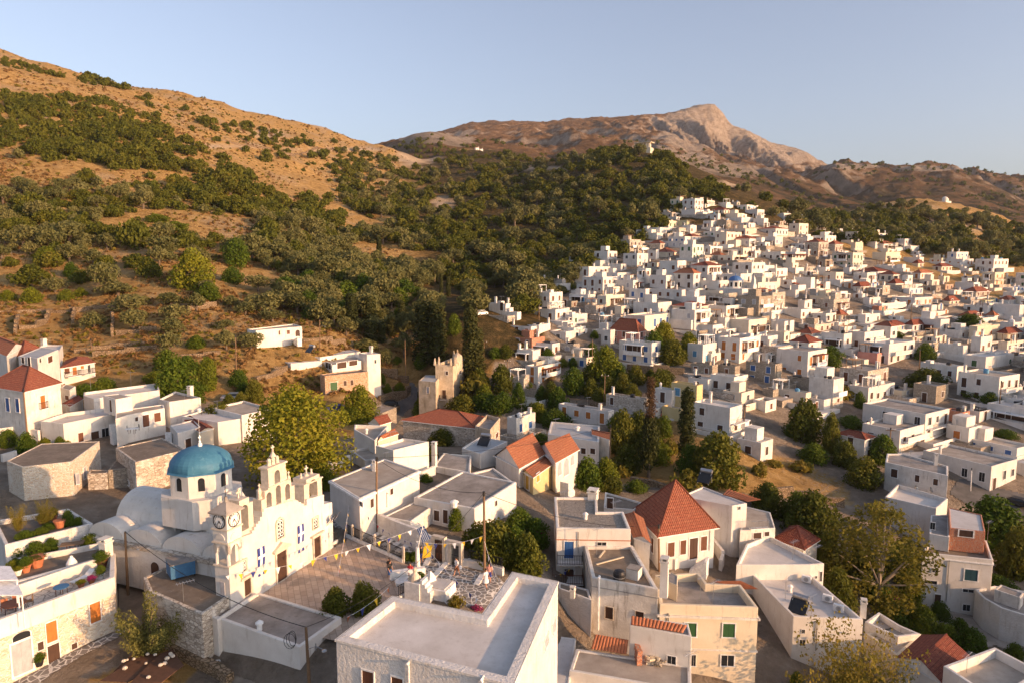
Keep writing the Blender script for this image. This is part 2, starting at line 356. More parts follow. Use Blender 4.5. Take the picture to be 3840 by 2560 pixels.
def gz(x, y):
    h = BV.ray_cast(Vector((x, y, 900)), Vector((0, 0, -1))); return h[0].z if h[0] else 0.0
def hit(u, v):
    d = Vector(ray(u, v)).normalized(); h = BV.ray_cast(Vector((0, 0, CZ)), d); return h[0]
def near_mat():
    m, nt, b = newmat('dry_hillside'); c = coords(nt)
    n1 = noise(nt, c, .035, 8, .62); n2 = noise(nt, c, .35, 8, .7); n3 = noise(nt, c, 2.2, 5, .7)
    col = ramp(nt, n2, [(.26, (.14,.092,.034)), (.42, (.33,.20,.068)), (.58, (.47,.30,.112)), (.78, (.56,.41,.21))])
    rock = ramp(nt, n1, [(.50, (0,0,0)), (.62, (1,1,1))]); rc = ramp(nt, n3, [(.35, (.20,.15,.10)), (.65, (.42,.34,.25))])
    rk = mix(nt, rock, (0,0,0), ramp(nt, n3, [(.45, (0,0,0)), (.60, (1,1,1))])); col = mix(nt, rk, col, rc)
    at = nt.nodes.new('ShaderNodeAttribute'); at.attribute_name = 'zone'; sp = nt.nodes.new('ShaderNodeSeparateColor')
    nt.links.new(at.outputs['Color'], sp.inputs[0])
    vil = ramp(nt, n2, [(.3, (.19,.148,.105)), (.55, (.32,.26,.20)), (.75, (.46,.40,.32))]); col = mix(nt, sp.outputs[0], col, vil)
    val_shade = ramp(nt, n2, [(.3, (.034,.030,.012)), (.52, (.085,.062,.024)), (.72, (.23,.14,.055))]); col = mix(nt, sp.outputs[1], col, val_shade)  # valley ground: the slope's shade is painted into the undergrowth tone
    rkk = mix(nt, ramp(nt, n3, [(.30, (.2,.2,.2)), (.5, (1,1,1))]), (.20,.14,.08), (.46,.35,.235)); col = mix(nt, sp.outputs[2], col, rkk)
    nt.links.new(col, b.inputs['Base Color']); b.inputs['Roughness'].default_value = .95; b.inputs['Specular IOR Level'].default_value = .1
    ad = nt.nodes.new('ShaderNodeMath'); ad.operation = 'ADD'; nt.links.new(n2, ad.inputs[0]); nt.links.new(n3, ad.inputs[1])
    bump(nt, b, ad.outputs[0], 1.0, .9); return m
def in_poly(x, y, P):
    P = np.array(P); ins = np.zeros(np.shape(x), bool); n = len(P); j = n-1
    for i in range(n):
        c = (P[i,1] > y) != (P[j,1] > y)
        with np.errstate(divide='ignore', invalid='ignore'):
            xx = (P[j,0]-P[i,0])*(y-P[i,1])/(P[j,1]-P[i,1])+P[i,0]
        ins ^= c & (x < xx); j = i
    return ins
def zones():
    Dc = TV[:,1]*CP-(TV[:,2]-CZ)*SP; Uc = TV[:,1]*SP+(TV[:,2]-CZ)*CP
    u = 1920+F*TV[:,0]/Dc; v = 1280-F*Uc/Dc; d = TV[:,1]; n = fbm(TV[:,0]/12, TV[:,1]/12, 21, 3)
    d2 = d*(1+.18*n)
    vil = (d2 < 112) | ((u > 1850) & (d2 < 168)) | ((u > 1400) & (d2 < 160)) | ((u > 2050+n*60) & (v > 800+np.abs(u-2750)*.33) & (d < 400))
    fld = in_poly(u, v, [(2330,1560),(2560,1560),(3160,1800),(3200,1900),(2900,1860),(2560,1830),(2250,1800)]) | in_poly(u, v, [(500,2480),(900,2300),(700,2560),(300,2560)])
    vil &= ~fld
    val_shade = (d2 > 165) & (v > 560) & (u > 1480+n*120) & ~vil & (u < 3150)  # where the ground takes the painted valley shade
    Z = np.zeros((len(TV), 4), np.float32); Z[:,3] = 1; Z[:,0] = vil; Z[:,1] = val_shade*np.clip((u-1480-n*160)/160, 0, 1)
    for a, b_, c, e in ((1560,590,85,34),(1660,760,40,22),(420,300,110,18),(1240,470,60,18),(1010,505,70,16),(820,548,150,9),(1290,560,160,8),(3010,850,70,25),(2720,690,60,14),(3560,850,150,25),(1990,632,180,7),(120,430,60,40),(330,520,60,25)):
        Z[:,2] = np.maximum(Z[:,2], np.clip(1.5-((u-a)/c)**2-((v-b_)/e)**2+n*1.6, 0, 1)*(d > 200))
    return Z
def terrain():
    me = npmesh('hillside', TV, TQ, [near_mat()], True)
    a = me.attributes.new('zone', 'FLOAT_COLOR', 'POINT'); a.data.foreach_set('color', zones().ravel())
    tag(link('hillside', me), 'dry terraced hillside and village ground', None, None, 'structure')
terrain()
MT = [(-1500,760,850),(0,700,850),(1000,650,850),(1500,655,850),(1700,640,850),(2000,660,850),(2400,715,850),(2800,800,850),(3200,830,850),(3840,900,850),(5000,980,850),
 (1480,570,1100),(1540,515,1150),(1610,491,1150),(1690,512,1150),(1760,545,1100),(1600,540,1400),(1420,600,1100),
 (1900,575,1050),(1800,520,1500),(1950,500,1550),(2060,478,1600),(2180,498,1550),(2330,545,1350),(2050,560,1200),(2060,520,1900),(2500,560,1500),(2400,600,1150),
 (2700,615,1450),(2560,520,1900),(2650,520,2100),(2800,600,1750),(2950,640,1600),(2850,690,1200),(3000,720,1250),(2640,462,2400),(2560,455,2440),(2700,505,2440),(2540,436,2540),(2600,436,2540),(2650,438,2540),(2690,454,2540),(2725,492,2540),(2500,446,2680),(2560,428,2680),(2620,424,2680),(2670,424,2680),(2710,450,2680),(2760,492,2680),
 (3300,720,1350),(3600,720,1350),(3840,770,1350),(3200,690,1450),(3450,672,1500),(3600,678,1500),(3150,650,1500)]
MR = [(-1500,700,2600),(0,690,2600),(1000,640,2600),(1400,570,2600),(1600,520,2600),(1680,492,2600),(1760,468,2600),(1850,459,2600),(2000,463,2600),(2150,452,2600),(2250,447,2600),(2400,437,2600),(2480,432,2600),
 (2540,416,2600),(2600,406,2600),(2630,401,2600),(2665,399,2600),(2690,407,2600),(2705,424,2600),(2725,446,2600),(2780,482,2600),(2850,516,2600),(2910,550,2600),(2980,562,2600),(3050,590,2600),(3100,625,2600),(3300,690,2600)]
M3 = [(3060,640,1650),(3100,612,1700),(3150,605,1750),(3230,613,1750),(3330,627,1750),(3400,632,1750),(3470,621,1750),(3560,628,1750),(3600,648,1750),(3700,662,1750),(3840,682,1750),(4200,740,1750),(5000,850,1750)]
def manc():
    out = []
    for u, v, d in MT+MR+M3+[(u, v+70, d*1.3) for u, v, d in MR[::2]]+[(u, v+60, d*1.25) for u, v, d in M3[::2]]+[(u, 800, 4200) for u in range(-1500, 5001, 1000)]:
        p = at_d(u, v, d); out.append((p.x/d, d, p.z/d))
    return out
def mnoise(x, y, z):
    n = fbm(x/260, y/260, 31, 5); f = np.clip((y-950)/500, .25, 1)
    pk = np.exp(-((x-(2680-1920)/F*2600)/300)**2)*np.clip((y-1700)/500, 0, 1)*np.clip((2590-y)/260, 0, 1)
    g = np.abs(fbm(x/85+.5*n, y/1500+.2*n, 77, 4)); g2 = np.abs(fbm(x/34+.5*n, y/700, 79, 3)); gl = np.abs(fbm(x/190+.5*n, y/700+.4*n, 88, 4))
    m3 = np.exp(-((y-1750)/260)**2)*np.clip((x-720)/200, 0, 1)
    return z+n*24*f*np.clip((2500-y)/500, .15, 1)-np.clip(.22-gl, 0, .22)*120*f*np.clip((2450-y)/300, 0, 1)-pk*(np.clip(.24-g, 0, .24)*430+np.clip(.2-g2, 0, .2)*200)+fbm(x/40, y/40, 61, 5)*12*f+np.abs(fbm(x/15, y/30, 66, 3))*9*f+m3*fbm(x/22, y/60, 63, 4)*10
mus = np.linspace(-1700, 5400, 640); mds = np.r_[np.linspace(850, 2000, 230), np.linspace(2008, 2700, 170), np.linspace(2720, 4200, 40)]
MV, MQ = sheet(tps(manc(), 2.2), mus, mds, mnoise)
def mtn_mat():
    m, nt, b = newmat('bare_mountain'); c = coords(nt)
    n1 = noise(nt, c, .006, 10, .65); n2 = noise(nt, c, .06, 10, .80)
    g = nt.nodes.new('ShaderNodeNewGeometry'); s = nt.nodes.new('ShaderNodeSeparateXYZ'); nt.links.new(g.outputs['Normal'], s.inputs[0])
    p = nt.nodes.new('ShaderNodeSeparateXYZ'); nt.links.new(g.outputs['Position'], p.inputs[0])
    brown = ramp(nt, n2, [(.32, (.075,.048,.022)), (.48, (.19,.108,.050)), (.56, (.25,.145,.068)), (.72, (.34,.22,.12))])
    rockc = ramp(nt, n2, [(.32, (.18,.138,.10)), (.5, (.39,.31,.235)), (.70, (.55,.45,.355))])
    st = ramp(nt, s.outputs[2], [(.72, (1,1,1)), (.88, (0,0,0))])
    hh = nt.nodes.new('ShaderNodeMapRange'); hh.inputs[1].default_value = 260; hh.inputs[2].default_value = 480; nt.links.new(p.outputs[2], hh.inputs[0])
    ad = nt.nodes.new('ShaderNodeMath'); ad.operation = 'MULTIPLY_ADD'; ad.inputs[1].default_value = 1.5
    nt.links.new(n1, ad.inputs[0]); nt.links.new(hh.outputs[0], ad.inputs[2])
    at = nt.nodes.new('ShaderNodeAttribute'); at.attribute_name = 'rock'; a3 = nt.nodes.new('ShaderNodeMath'); a3.operation = 'MULTIPLY_ADD'; a3.inputs[1].default_value = 1.6; nt.links.new(n2, a3.inputs[0]); nt.links.new(at.outputs['Fac'], a3.inputs[2])
    hf = ramp(nt, a3.outputs[0], [(1.05, (0,0,0)), (1.3, (1,1,1))] if False else [(.62, (0,0,0)), (.95, (1,1,1))]); f = mix(nt, .5, st, hf, 'LIGHTEN')
    f = mix(nt, 1.0, hf, f, 'LIGHTEN')
    col = mix(nt, f, brown, rockc)
    low = nt.nodes.new('ShaderNodeMapRange'); low.inputs[1].default_value = 235; low.inputs[2].default_value = 120; nt.links.new(p.outputs[2], low.inputs[0])
    a2 = nt.nodes.new('ShaderNodeMath'); a2.operation = 'MULTIPLY'; nt.links.new(low.outputs[0], a2.inputs[0])
    nt.links.new(ramp(nt, noise(nt, c, .03, 6, .6), [(.42, (0,0,0)), (.56, (1,1,1))]), a2.inputs[1])
    col = mix(nt, a2.outputs[0], col, (.045,.042,.018))
    nt.links.new(col, b.inputs['Base Color']); b.inputs['Roughness'].default_value = .95; b.inputs['Specular IOR Level'].default_value = .1
    bump(nt, b, n2, 1.0, 14.0); return m
def rockattr(me):
    Dc = MV[:,1]*CP-(MV[:,2]-CZ)*SP; Uc = MV[:,1]*SP+(MV[:,2]-CZ)*CP; u = 1920+F*MV[:,0]/Dc; v = 1280-F*Uc/Dc; n = fbm(MV[:,0]/60, MV[:,1]/60, 41, 4); k = np.full(len(u), -.6)
    for a, b, c, e in ((2650,470,170,90),(2800,520,130,60),(2950,585,110,35),(3180,625,110,10),(3480,632,120,10),(2560,610,110,30),(2460,560,80,25),(1610,520,90,22),(2760,640,120,25),(1720,530,60,18)):
        k = np.maximum(k, np.clip(1.3-((u-a)/c)**2-((v-b)/e)**2+n*1.5, -.6, .55)-.15)
    at = me.attributes.new('rock', 'FLOAT', 'POINT'); at.data.foreach_set('value', k.astype(np.float32)); return me
tag(link('mountain', rockattr(npmesh('mountain', MV, MQ, [mtn_mat()], True))), 'bare brown mountain with a pale rocky peak', None, None, 'structure')
MBV = BVHTree.FromPolygons(MV.tolist(), MQ.tolist())
# ---------------------------------------------------------------- naming helpers
ORD = ['nearest','second nearest','third nearest','fourth nearest','fifth nearest','sixth nearest','seventh nearest','eighth nearest','ninth nearest','tenth nearest','eleventh nearest','twelfth nearest']
ORD += [w+' nearest' for w in 'thirteenth fourteenth fifteenth sixteenth seventeenth eighteenth nineteenth twentieth'.split()]
LMK = [('white slope house',1030,1255),('pale rocky outcrop',1560,590),('green terraced plot',640,835),('ruined stone pens',150,1190),('white hilltop chapel',1800,560),
       ('pillared hilltop house',2415,577),('little domed chapel on the right hill',3545,765),('tall cypress row',1640,1200),('thin roadside cypresses',1650,1060),('long low veranda house',1250,1360),
       ('topmost village house',2745,775),('lone white valley house',1870,1155),('dirt track on the left hill',800,545),('left skyline bushes',420,310),('far left picture edge',0,700),('last village house on the right',3780,1060),
       ('bare orange meadow',420,930),('reddish valley bank',1650,760),('white garden cottage in the olives',980,985)]
POOL = {}
def later(o, base, u, v, group, lm=None):
    """remember a repeat; labels() says which one it is by counting from a landmark"""
    POOL.setdefault(group, []).append((o, base, u, v))
def labels(lmk):
    for g, L_ in POOL.items():
        b = {}
        for o, base, u, v in L_:
            n, x, y = min(lmk, key=lambda k: (k[1]-u)**2+(k[2]-v)**2)
            dx, dy = u-x, (v-y)*1.3
            r = ('right of' if dx > 0 else 'left of') if abs(dx) > abs(dy) else ('below' if dy > 0 else 'above')
            b.setdefault((base, n, r), []).append((dx*dx+dy*dy, o))
        for (base, n, r), q in b.items():
            q.sort(key=lambda t: t[0])
            for i, (_, o) in enumerate(q):
                o['group'] = g
                o['label'] = ('%s %s %s' % (base, r, n)) if len(q) == 1 else '%s, %s %s %s' % (base, ORD[min(i, 19)], r, n)
    POOL.clear()
# ---------------------------------------------------------------- foliage
def leaves(lobes, n, size, seed, squash=1.0, inner=.15, jit=.75):
    rs = np.random.RandomState(seed); lb = np.array(lobes, float)
    w = lb[:,3]**2; k = rs.choice(len(lb), n, p=w/w.sum())
    d = rs.normal(size=(n,3)); d /= np.linalg.norm(d, axis=1)[:,None]
    rad = .80+.25*rs.rand(n); rad[rs.rand(n) < inner] *= .6
    c = lb[k,:3]+d*(lb[k,3]*rad)[:,None]*np.array([1,1,squash])
    nrm = d+rs.normal(size=(n,3))*jit; nrm /= np.linalg.norm(nrm, axis=1)[:,None]
    t = np.cross(nrm, rs.normal(size=(n,3))); t /= np.linalg.norm(t, axis=1)[:,None]; b = np.cross(nrm, t)
    s = size*(.55+.9*rs.rand(n))[:,None]; a = (.45+.4*rs.rand(n))[:,None]
    V = np.stack([c-t*s, c-b*s*a+nrm*s*.15, c+t*s, c+b*s*a+nrm*s*.15], 1).reshape(-1, 3)
    Q = np.arange(4*n).reshape(n, 4); lobetint = rs.rand(len(lb))
    u = np.clip(.55*rs.rand(n)+.45*lobetint[k], 0, 1)
    return V, Q, np.repeat(np.stack([u, u], 1), 4, axis=0)
def dome(k, seed, z0=.55, r0=.55, spread=.62, flat=.75):
    rs = random.Random(seed); out = [(0, 0, z0, r0)]
    for i in range(k):
        a = 2*math.pi*i/k+rs.uniform(-.3,.3); q = spread*rs.uniform(.7,1.1)
        out.append((q*math.cos(a), q*math.sin(a), z0*rs.uniform(.5,1.25), rs.uniform(.24,.42)))
    for i in range(k//2):
        a = rs.uniform(0, 6.28); q = spread*.5*rs.random()
        out.append((q*math.cos(a), q*math.sin(a), z0+r0*flat*rs.uniform(.5,.9), rs.uniform(.22,.36)))
    return out
def tree_lobes(k, seed, H, rmin=.22, rmax=.40, zmin=.3, prof=None):
    """lobes through an upright crown of radius 1 and height H"""
    rs = random.Random(seed); out = []
    for i in range(k):
        t = zmin+(1-zmin)*(i+.5)/k; p = prof(t) if prof else math.sin(math.pi*min(1, max(.12, (t-zmin)/(1-zmin)*.85+.12)))**.6
        a = i*2.399+rs.uniform(-.4,.4); r = rs.uniform(rmin, rmax); q = max(0, p-r)*rs.uniform(.55,1.0)
        out.append((q*math.cos(a), q*math.sin(a), H*t-r*.6, r))
    return out
PROTO = {}
def proto(kind, lobes, n, size, leaf, seed, bark='bark', tr=(.1,.5), **kw):
    V, Q, U = leaves(lobes, n, size, seed, **kw)
    PROTO.setdefault(kind, []).append(dict(V=V, Q=Q, U=U, crown=npmesh(kind+'_crown', V, Q, [L[leaf]], False, U), leaf=leaf, bark=bark, tr=tr, trunk=None, lobes=lobes))
for s in range(4): proto('oak', dome(9, s), 1500, .085, 'oak', s)
for s in range(4): proto('olive', [(x*1.0, y, z+.38, r) for x, y, z, r in dome(9, 20+s, .55, .5, .6)], 1500, .072, 'olive', 30+s, tr=(.09,.75), squash=.9)
for s in range(3): proto('far_oak', dome(6, 60+s), 330, .16, 'oak', 60+s)
for s in range(3): proto('far_olive', [(x, y, z+.2, r) for x, y, z, r in dome(7, 70+s)], 330, .15, 'olive', 70+s)
for s in range(3): proto('cypress', tree_lobes(34, 80+s, 7.0, .55, .70, .04, lambda t: max(.15, 1.0*math.sin(math.pi*min(.97, t*.72+.28))**.55)), 3600, .13, 'cypress', 80+s, tr=(.22,1.0), jit=.4)
for s in range(3): proto('green_tree', tree_lobes(16, 90+s, 2.0, .3, .48, .2), 1500, .085, 'green', 90+s, tr=(.06,.9))
for s in range(2): proto('gold_tree', tree_lobes(20, 95+s, 2.0, .28, .45, .15), 2200, .08, 'gold', 95+s, tr=(.06,.9))
for s in range(2): proto('lime_tree', tree_lobes(14, 98+s, 1.9, .3, .45, .15), 1200, .09, 'lime', 98+s, tr=(.05,.8))
for s in range(3): proto('shrub', dome(6, 110+s, .5, .5, .6), 420, .12, 'green', 110+s)
for s in range(2): proto('dry_shrub', dome(7, 115+s, .4, .45, .65), 420, .13, 'dry', 115+s)
for s in range(2): proto('dark_shrub', dome(7, 118+s, .5, .5, .62), 620, .11, 'oak', 118+s)
def trunk_mesh(pr):
    if pr['trunk'] is None:
        m = MB(); r, h = pr['tr']; rs = random.Random(len(pr['V'])+int(r*100))
        p = Vector((0,0,-.25)); q = Vector((rs.uniform(-.05,.05), rs.uniform(-.05,.05), h*.6)); m.tube(p, q, r*1.25, r*.8, 8)
        up_ = [lb for lb in pr['lobes'] if lb[2] > q.z+.1] or pr['lobes']
        for lb in up_[::max(1, len(up_)//7)]:
            m.tube(q, Vector(lb[:3]), r*.55, r*.15, 5, 0, False)
        o = m.build('trunk', M[pr['bark']], None, True); pr['trunk'] = o.data; bpy.data.objects.remove(o)
    return pr['trunk']
TCOUNT = 0
def plant(kind, name, loc, w, h, label=None, cat='tree', group=None, parts=True, seed=None):
    """one tree: w = crown width, h = total height in metres"""
    global TCOUNT
    TCOUNT += 1; rs = random.Random(TCOUNT if seed is None else seed); pr = rs.choice(PROTO[kind])
    zt = pr['V'][:,2].max(); sx = w/2/.98; sz = h/zt
    if parts:
        root = empty(name, loc, label, cat, group); root.rotation_euler.z = rs.uniform(0, 6.28); root.scale = (sx, sx*rs.uniform(.9,1.1), sz)
        link('trunk', trunk_mesh(pr), root); c = link('crown', pr['crown'], root)
    else:
        root = link(name, pr['crown'], None, loc); root.rotation_euler.z = rs.uniform(0, 6.28); root.scale = (sx, sx*rs.uniform(.9,1.1), sz); tag(root, label, cat, group)
    return root
def mass(name, items, label, mats, kinds):
    """ONE object for the far wood nobody could count"""
    Vs, Qs, Us, Ms, o = [], [], [], [], 0
    for i, (kind, p, w, h) in enumerate(items):
        rs = random.Random(i*7+3); pr = rs.choice(PROTO[kind]); a = rs.uniform(0, 6.28); ca, sa = math.cos(a), math.sin(a); V = pr['V']
        sx = w/2; sz = h/pr['V'][:,2].max()
        Vs.append(np.stack([(V[:,0]*ca-V[:,1]*sa)*sx+p.x, (V[:,0]*sa+V[:,1]*ca)*sx+p.y, V[:,2]*sz+p.z], 1)); Qs.append(pr['Q']+o); o += len(V)
        Us.append(np.clip(pr['U']*.6+rs.random()*.4, 0, 1)); Ms.append(np.full(len(pr['Q']), kinds.index(kind)))
    me = npmesh(name, np.concatenate(Vs), np.concatenate(Qs), mats, False, np.concatenate(Us), np.concatenate(Ms))
    tag(link(name, me), label, None, None, 'stuff')
# ---------------------------------------------------------------- houses
def area2(P): return sum(P[i][0]*P[(i+1)%len(P)][1]-P[(i+1)%len(P)][0]*P[i][1] for i in range(len(P)))
def inset(P, t):
    """offset a CCW polygon inwards by t"""
    n = len(P); out = []
    for i in range(n):
        a, b, c = Vector(P[i-1][:2]), Vector(P[i][:2]), Vector(P[(i+1)%n][:2])
        d1 = (b-a).normalized(); d2 = (c-b).normalized(); n1 = Vector((-d1.y, d1.x)); n2 = Vector((-d2.y, d2.x))
        k = 1+n1.dot(n2); k = max(k, .25); out.append(b+(n1+n2)*(t/k))
    return [(p.x, p.y) for p in out]
WM = {}
def winmesh(pan, fr, arch=False):
    """unit window: 1 x 1 in x, z; outward is -y; a proud surround round a set-back leaf"""
    k = (pan, fr, arch)
    if k not in WM:
        m = MB()
        if arch:
            n = 10; arc = [(.5*math.cos(math.pi*i/n), .1+.4*math.sin(math.pi*i/n)) for i in range(n+1)]; P = [(-.5,-.5), (.5,-.5)]+arc
            m.poly([(x, -.012, z) for x, z in P], 0)
            for (x0,z0), (x1,z1) in zip(P, P[1:]+P[:1]):
                m.poly([(x0,-.02,z0),(x1,-.02,z1),(x1*1.14,-.05,z1*1.1),(x0*1.14,-.05,z0*1.1)][::-1], 1)
                m.poly([(x0*1.14,-.05,z0*1.1),(x1*1.14,-.05,z1*1.1),(x1*1.14,.02,z1*1.1),(x0*1.14,.02,z0*1.1)], 1)
        else:
            m.box((0,0,-.5), .98, .03, 1.0)
            m.box((0,-.012,-.5), .035, .03, 1.0, m=1 if pan in ('glass',) else 0)
            for s in (-1, 1): m.box((s*.545, -.01, -.5), .09, .10, 1.0, m=1)
            m.box((0,-.01,.5), 1.18, .10, .06, m=1); m.box((0,-.02,-.56), 1.22, .16, .06, m=1)
        o = m.build('window', [M[pan], M[fr]]); WM[k] = o.data; bpy.data.objects.remove(o)
    return WM[k]
def put_win(root, a, d, s, z, w, h, pan='wood', fr='frame', arch=False, name='window'):
    """a: wall start (xy), d: unit wall direction, s: metres along, z: centre height (world)"""
    L0 = root.location; o = link(name, winmesh(pan, fr, arch), root)
    nx = Vector((d.y, -d.x)); p = Vector((a[0], a[1]))+d*s+nx*.01
    o.location = (p.x-L0.x, p.y-L0.y, z-L0.z); o.rotation_euler.z = math.atan2(d.y, d.x); o.scale = (w, 1, h)
    return o
def chimney(root, p, h=1.2, w=.5, ax=(1,0), mat='white', kind=0):
    m = MB()
    if kind == 0:
        m.box(p, w, w, h, ax); m.box((p[0],p[1],p[2]+h), w*1.25, w*1.25, .1, ax)
        for s in (-1,1): m.box((p[0]+s*ax[0]*w*.4, p[1]+s*ax[1]*w*.4, p[2]+h+.1), w*.22, w*.9, .22, ax)
        m.box((p[0],p[1],p[2]+h+.32), w*1.15, w*1.15, .08, ax)
    else:
        m.lathe(p, [(w*.5,0),(w*.5,h),(w*.62,h+.02),(w*.62,h+.12),(w*.2,h+.4)], 10)
    return m.build('chimney', M[mat], root)
def antenna(root, p, h=2.2):
    m = MB(); p = Vector(p); m.tube(p, p+Vector((0,0,h)), .025, .02, 5)
    a = Vector((.8,.6,0)); m.tube(p+Vector((0,0,h*.95))-a*.5, p+Vector((0,0,h*.95))+a*.9, .02, .02, 4)
    for k in range(6):
        q = p+Vector((0,0,h*.95))+a*(-.4+.24*k); m.tube(q-Vector((-.6,.8,0))*.3, q+Vector((-.6,.8,0))*.3, .014, .014, 4)
    return m.build('antenna', M['metal'], root)
def solar(p, ax=(1,0), label=None, group=None):
    r = empty('solar_water_heater', p, label, 'water heater', group); ex = Vector((ax[0],ax[1],0)); ey = Vector((-ax[1],ax[0],0)); p = Vector(p)
    m = MB(); a = p+Vector((0,0,1.45))+ey*.5; m.tube(a-ex*.75, a+ex*.75, .28, .28, 14); m.build('tank', M['metal'], r, True)
    m = MB(); q = [p+ex*s*.85-ey*.75+Vector((0,0,.15)) for s in (-1,1)]; t = [p+ex*s*.85+ey*.35+Vector((0,0,1.15)) for s in (1,-1)]
    up = Vector((0,0,.08)); A = q+t
    m.poly([v+up for v in A]); m.poly(A[::-1])
    for i in range(4): m.poly([A[i], A[(i+1)%4], A[(i+1)%4]+up, A[i]+up])
    m.build('panel', M['glass'], r)
    m = MB()
    for s in (-.7,.7):
        m.tube(p+ex*s+ey*.5, a+ex*s, .03, .03, 5); m.tube(p+ex*s-ey*.7, p+ex*s-ey*.7+Vector((0,0,.2)), .03, .03, 5); m.tube(p+ex*s-ey*.7, a+ex*s, .025, .025, 5)
    m.build('stand', M['metal'], r); return r
def tile_slope(m, e0, e1, r1, r0, mi=0):
    """quad or triangle slope, eave e0-e1, ridge r0-r1 (r0 may equal r1); UV in metres"""
    e0, e1, r0, r1 = map(Vector, (e0, e1, r0, r1)); ex = (e1-e0).normalized()
    def uv(p):
        q = p-e0; x = q.dot(ex); return (x, (q-ex*x).length)
    P = [e0, e1, r1] if (r0-r1).length < 1e-4 else [e0, e1, r1, r0]
    m.poly(P, mi, [uv(p) for p in P])
def hiproof(root, P, z, rise, mat='tile', kind='hip', over=.35, ax=None):
    """tiled roof over a CCW quad"""
    c = sum((Vector(p[:2]) for p in P), Vector((0,0)))/4; Q = inset(P, -over); m = MB(); e = [Vector((q[0], q[1], z)) for q in Q]
    l0 = (e[1]-e[0]).length+(e[3]-e[2]).length; l1 = (e[2]-e[1]).length+(e[0]-e[3]).length
    if (l0 < l1) if ax is None else ax == 1: e = e[1:]+e[:1]; l0, l1 = l1, l0
    A = (e[0]+e[3])/2; B = (e[1]+e[2])/2; up = Vector((0,0,rise)); t = min(.5, l1/2/l0*.98) if kind == 'hip' else 0
    if kind == 'pyr': t = .5
    r0 = A.lerp(B, t)+up; r1 = B.lerp(A, t)+up
    tile_slope(m, e[0], e[1], r1, r0); tile_slope(m, e[2], e[3], r0, r1)
    if t > 0:
        tile_slope(m, e[1], e[2], r1, r1); tile_slope(m, e[3], e[0], r0, r0)
    m.poly([p-Vector((0,0,.02)) for p in e[::-1]], 1)
    for i in range(4): a, b = e[i], e[(i+1)%4]; m.poly([a-Vector((0,0,.12)), b-Vector((0,0,.12)), b, a], 1)
    m.poly([p-Vector((0,0,.12)) for p in e[::-1]], 1)
    ridge = MB()
    for a, b in ([(r0, r1)] if (r0-r1).length > .3 else [])+([(e[0],r0),(e[3],r0),(e[1],r1),(e[2],r1)] if t > 0 else []): ridge.tube(a, b, .11, .11, 6)
    if t == 0:
        g = MB()
        for q, r in (((e[3],e[0]), r0), ((e[1],e[2]), r1)):
            i = [v+(c.to_3d()-v).normalized()*over*1.35 for v in q]; i = [Vector((v.x,v.y,z)) for v in i]; rr = r+((r1 if r is r0 else r0)-r).normalized()*over
            g.poly([i[0], i[1], rr-Vector((0,0,.06))])
        g.build('gable', M[root.get('_w','white')], root)
    ro = m.build('roof', [M[mat], M['frame']], root)
    if ridge.f: ridge.build('ridge', M[mat if mat != 'tileo' else 'tileo'], ro, loc=None)
    return ro
def soften(o, w=.055):
    import bmesh
    b = bmesh.new(); b.from_mesh(o.data); bmesh.ops.remove_doubles(b, verts=b.verts, dist=.002); b.to_mesh(o.data); b.free(); md = o.modifiers.new('bevel', 'BEVEL'); md.width = w; md.segments = 2; md.limit_method = 'ANGLE'; md.angle_limit = R(40)
def body(root, P, z, zb, wall='white', roof='conc', par=.35, pw=.22, flat=True):
    m = MB(); n = len(P)
    for k in range(n):
        a, b = P[k], P[(k+1)%n]; m.poly([(a[0],a[1],zb),(b[0],b[1],zb),(b[0],b[1],z),(a[0],a[1],z)])
    if flat and par > 0:
        I = inset(P, pw)
        for k in range(n):
            a, b, c, d = P[k], P[(k+1)%n], I[(k+1)%n], I[k]
            m.poly([(a[0],a[1],z),(b[0],b[1],z),(c[0],c[1],z),(d[0],d[1],z)])
            m.poly([(d[0],d[1],z),(c[0],c[1],z),(c[0],c[1],z-par-.05),(d[0],d[1],z-par-.05)])
        r = MB(); r.poly([(p[0],p[1],z-par) for p in I]); r.build('roof', M[roof], root)
    elif flat:
        r = MB(); O = inset(P, -.12); r.prism(O, z, z+.14, 0, True, True); r.build('roof', M[roof], root)
    w = m.build('wall', M[wall], root)
    if root.location.y < 115 and root.location.y > 0: soften(w)
def phi(u): return R(min(68, max(29, 68-(u-1000)/2700*39)))
HID = 0
def corner_pts(u, v, d, uL, uR, ph, dm=40):
    """footprint L, C, R, B from the front corner's pixel and the pixel columns of its two neighbours"""
    c = at_d(u, v, d); er = Vector((math.cos(ph), math.sin(ph))); el = Vector((-math.sin(ph), math.cos(ph))); D0 = d*CP-(c.z-CZ)*SP
    def t(uu, e, lo, hi):
        k = (uu-1920)/F; den = e.x-k*e.y*CP
        if abs(den) < .04: return hi
        x = (k*D0-c.x)/den
        return min(max(x, lo), hi) if x > 0 else lo
    a = t(uL, el, 2.2, dm); b = t(uR, er, 2.2, dm); C = Vector((c.x, c.y))
    return [C+el*a, C, C+er*b, C+er*b+el*a], c.z
WORDC = {'white':'white','warm':'ivory','rough':'rough white','old':'worn white','cream':'cream','yellow':'yellow','pink':'pink','greeny':'pale green','grey':'grey rendered','stone':'bare stone','stonew':'pale stone','stonegrey':'patchy stone','stoneor':'orange stone','brick':'bare brick','tower':'weathered'}
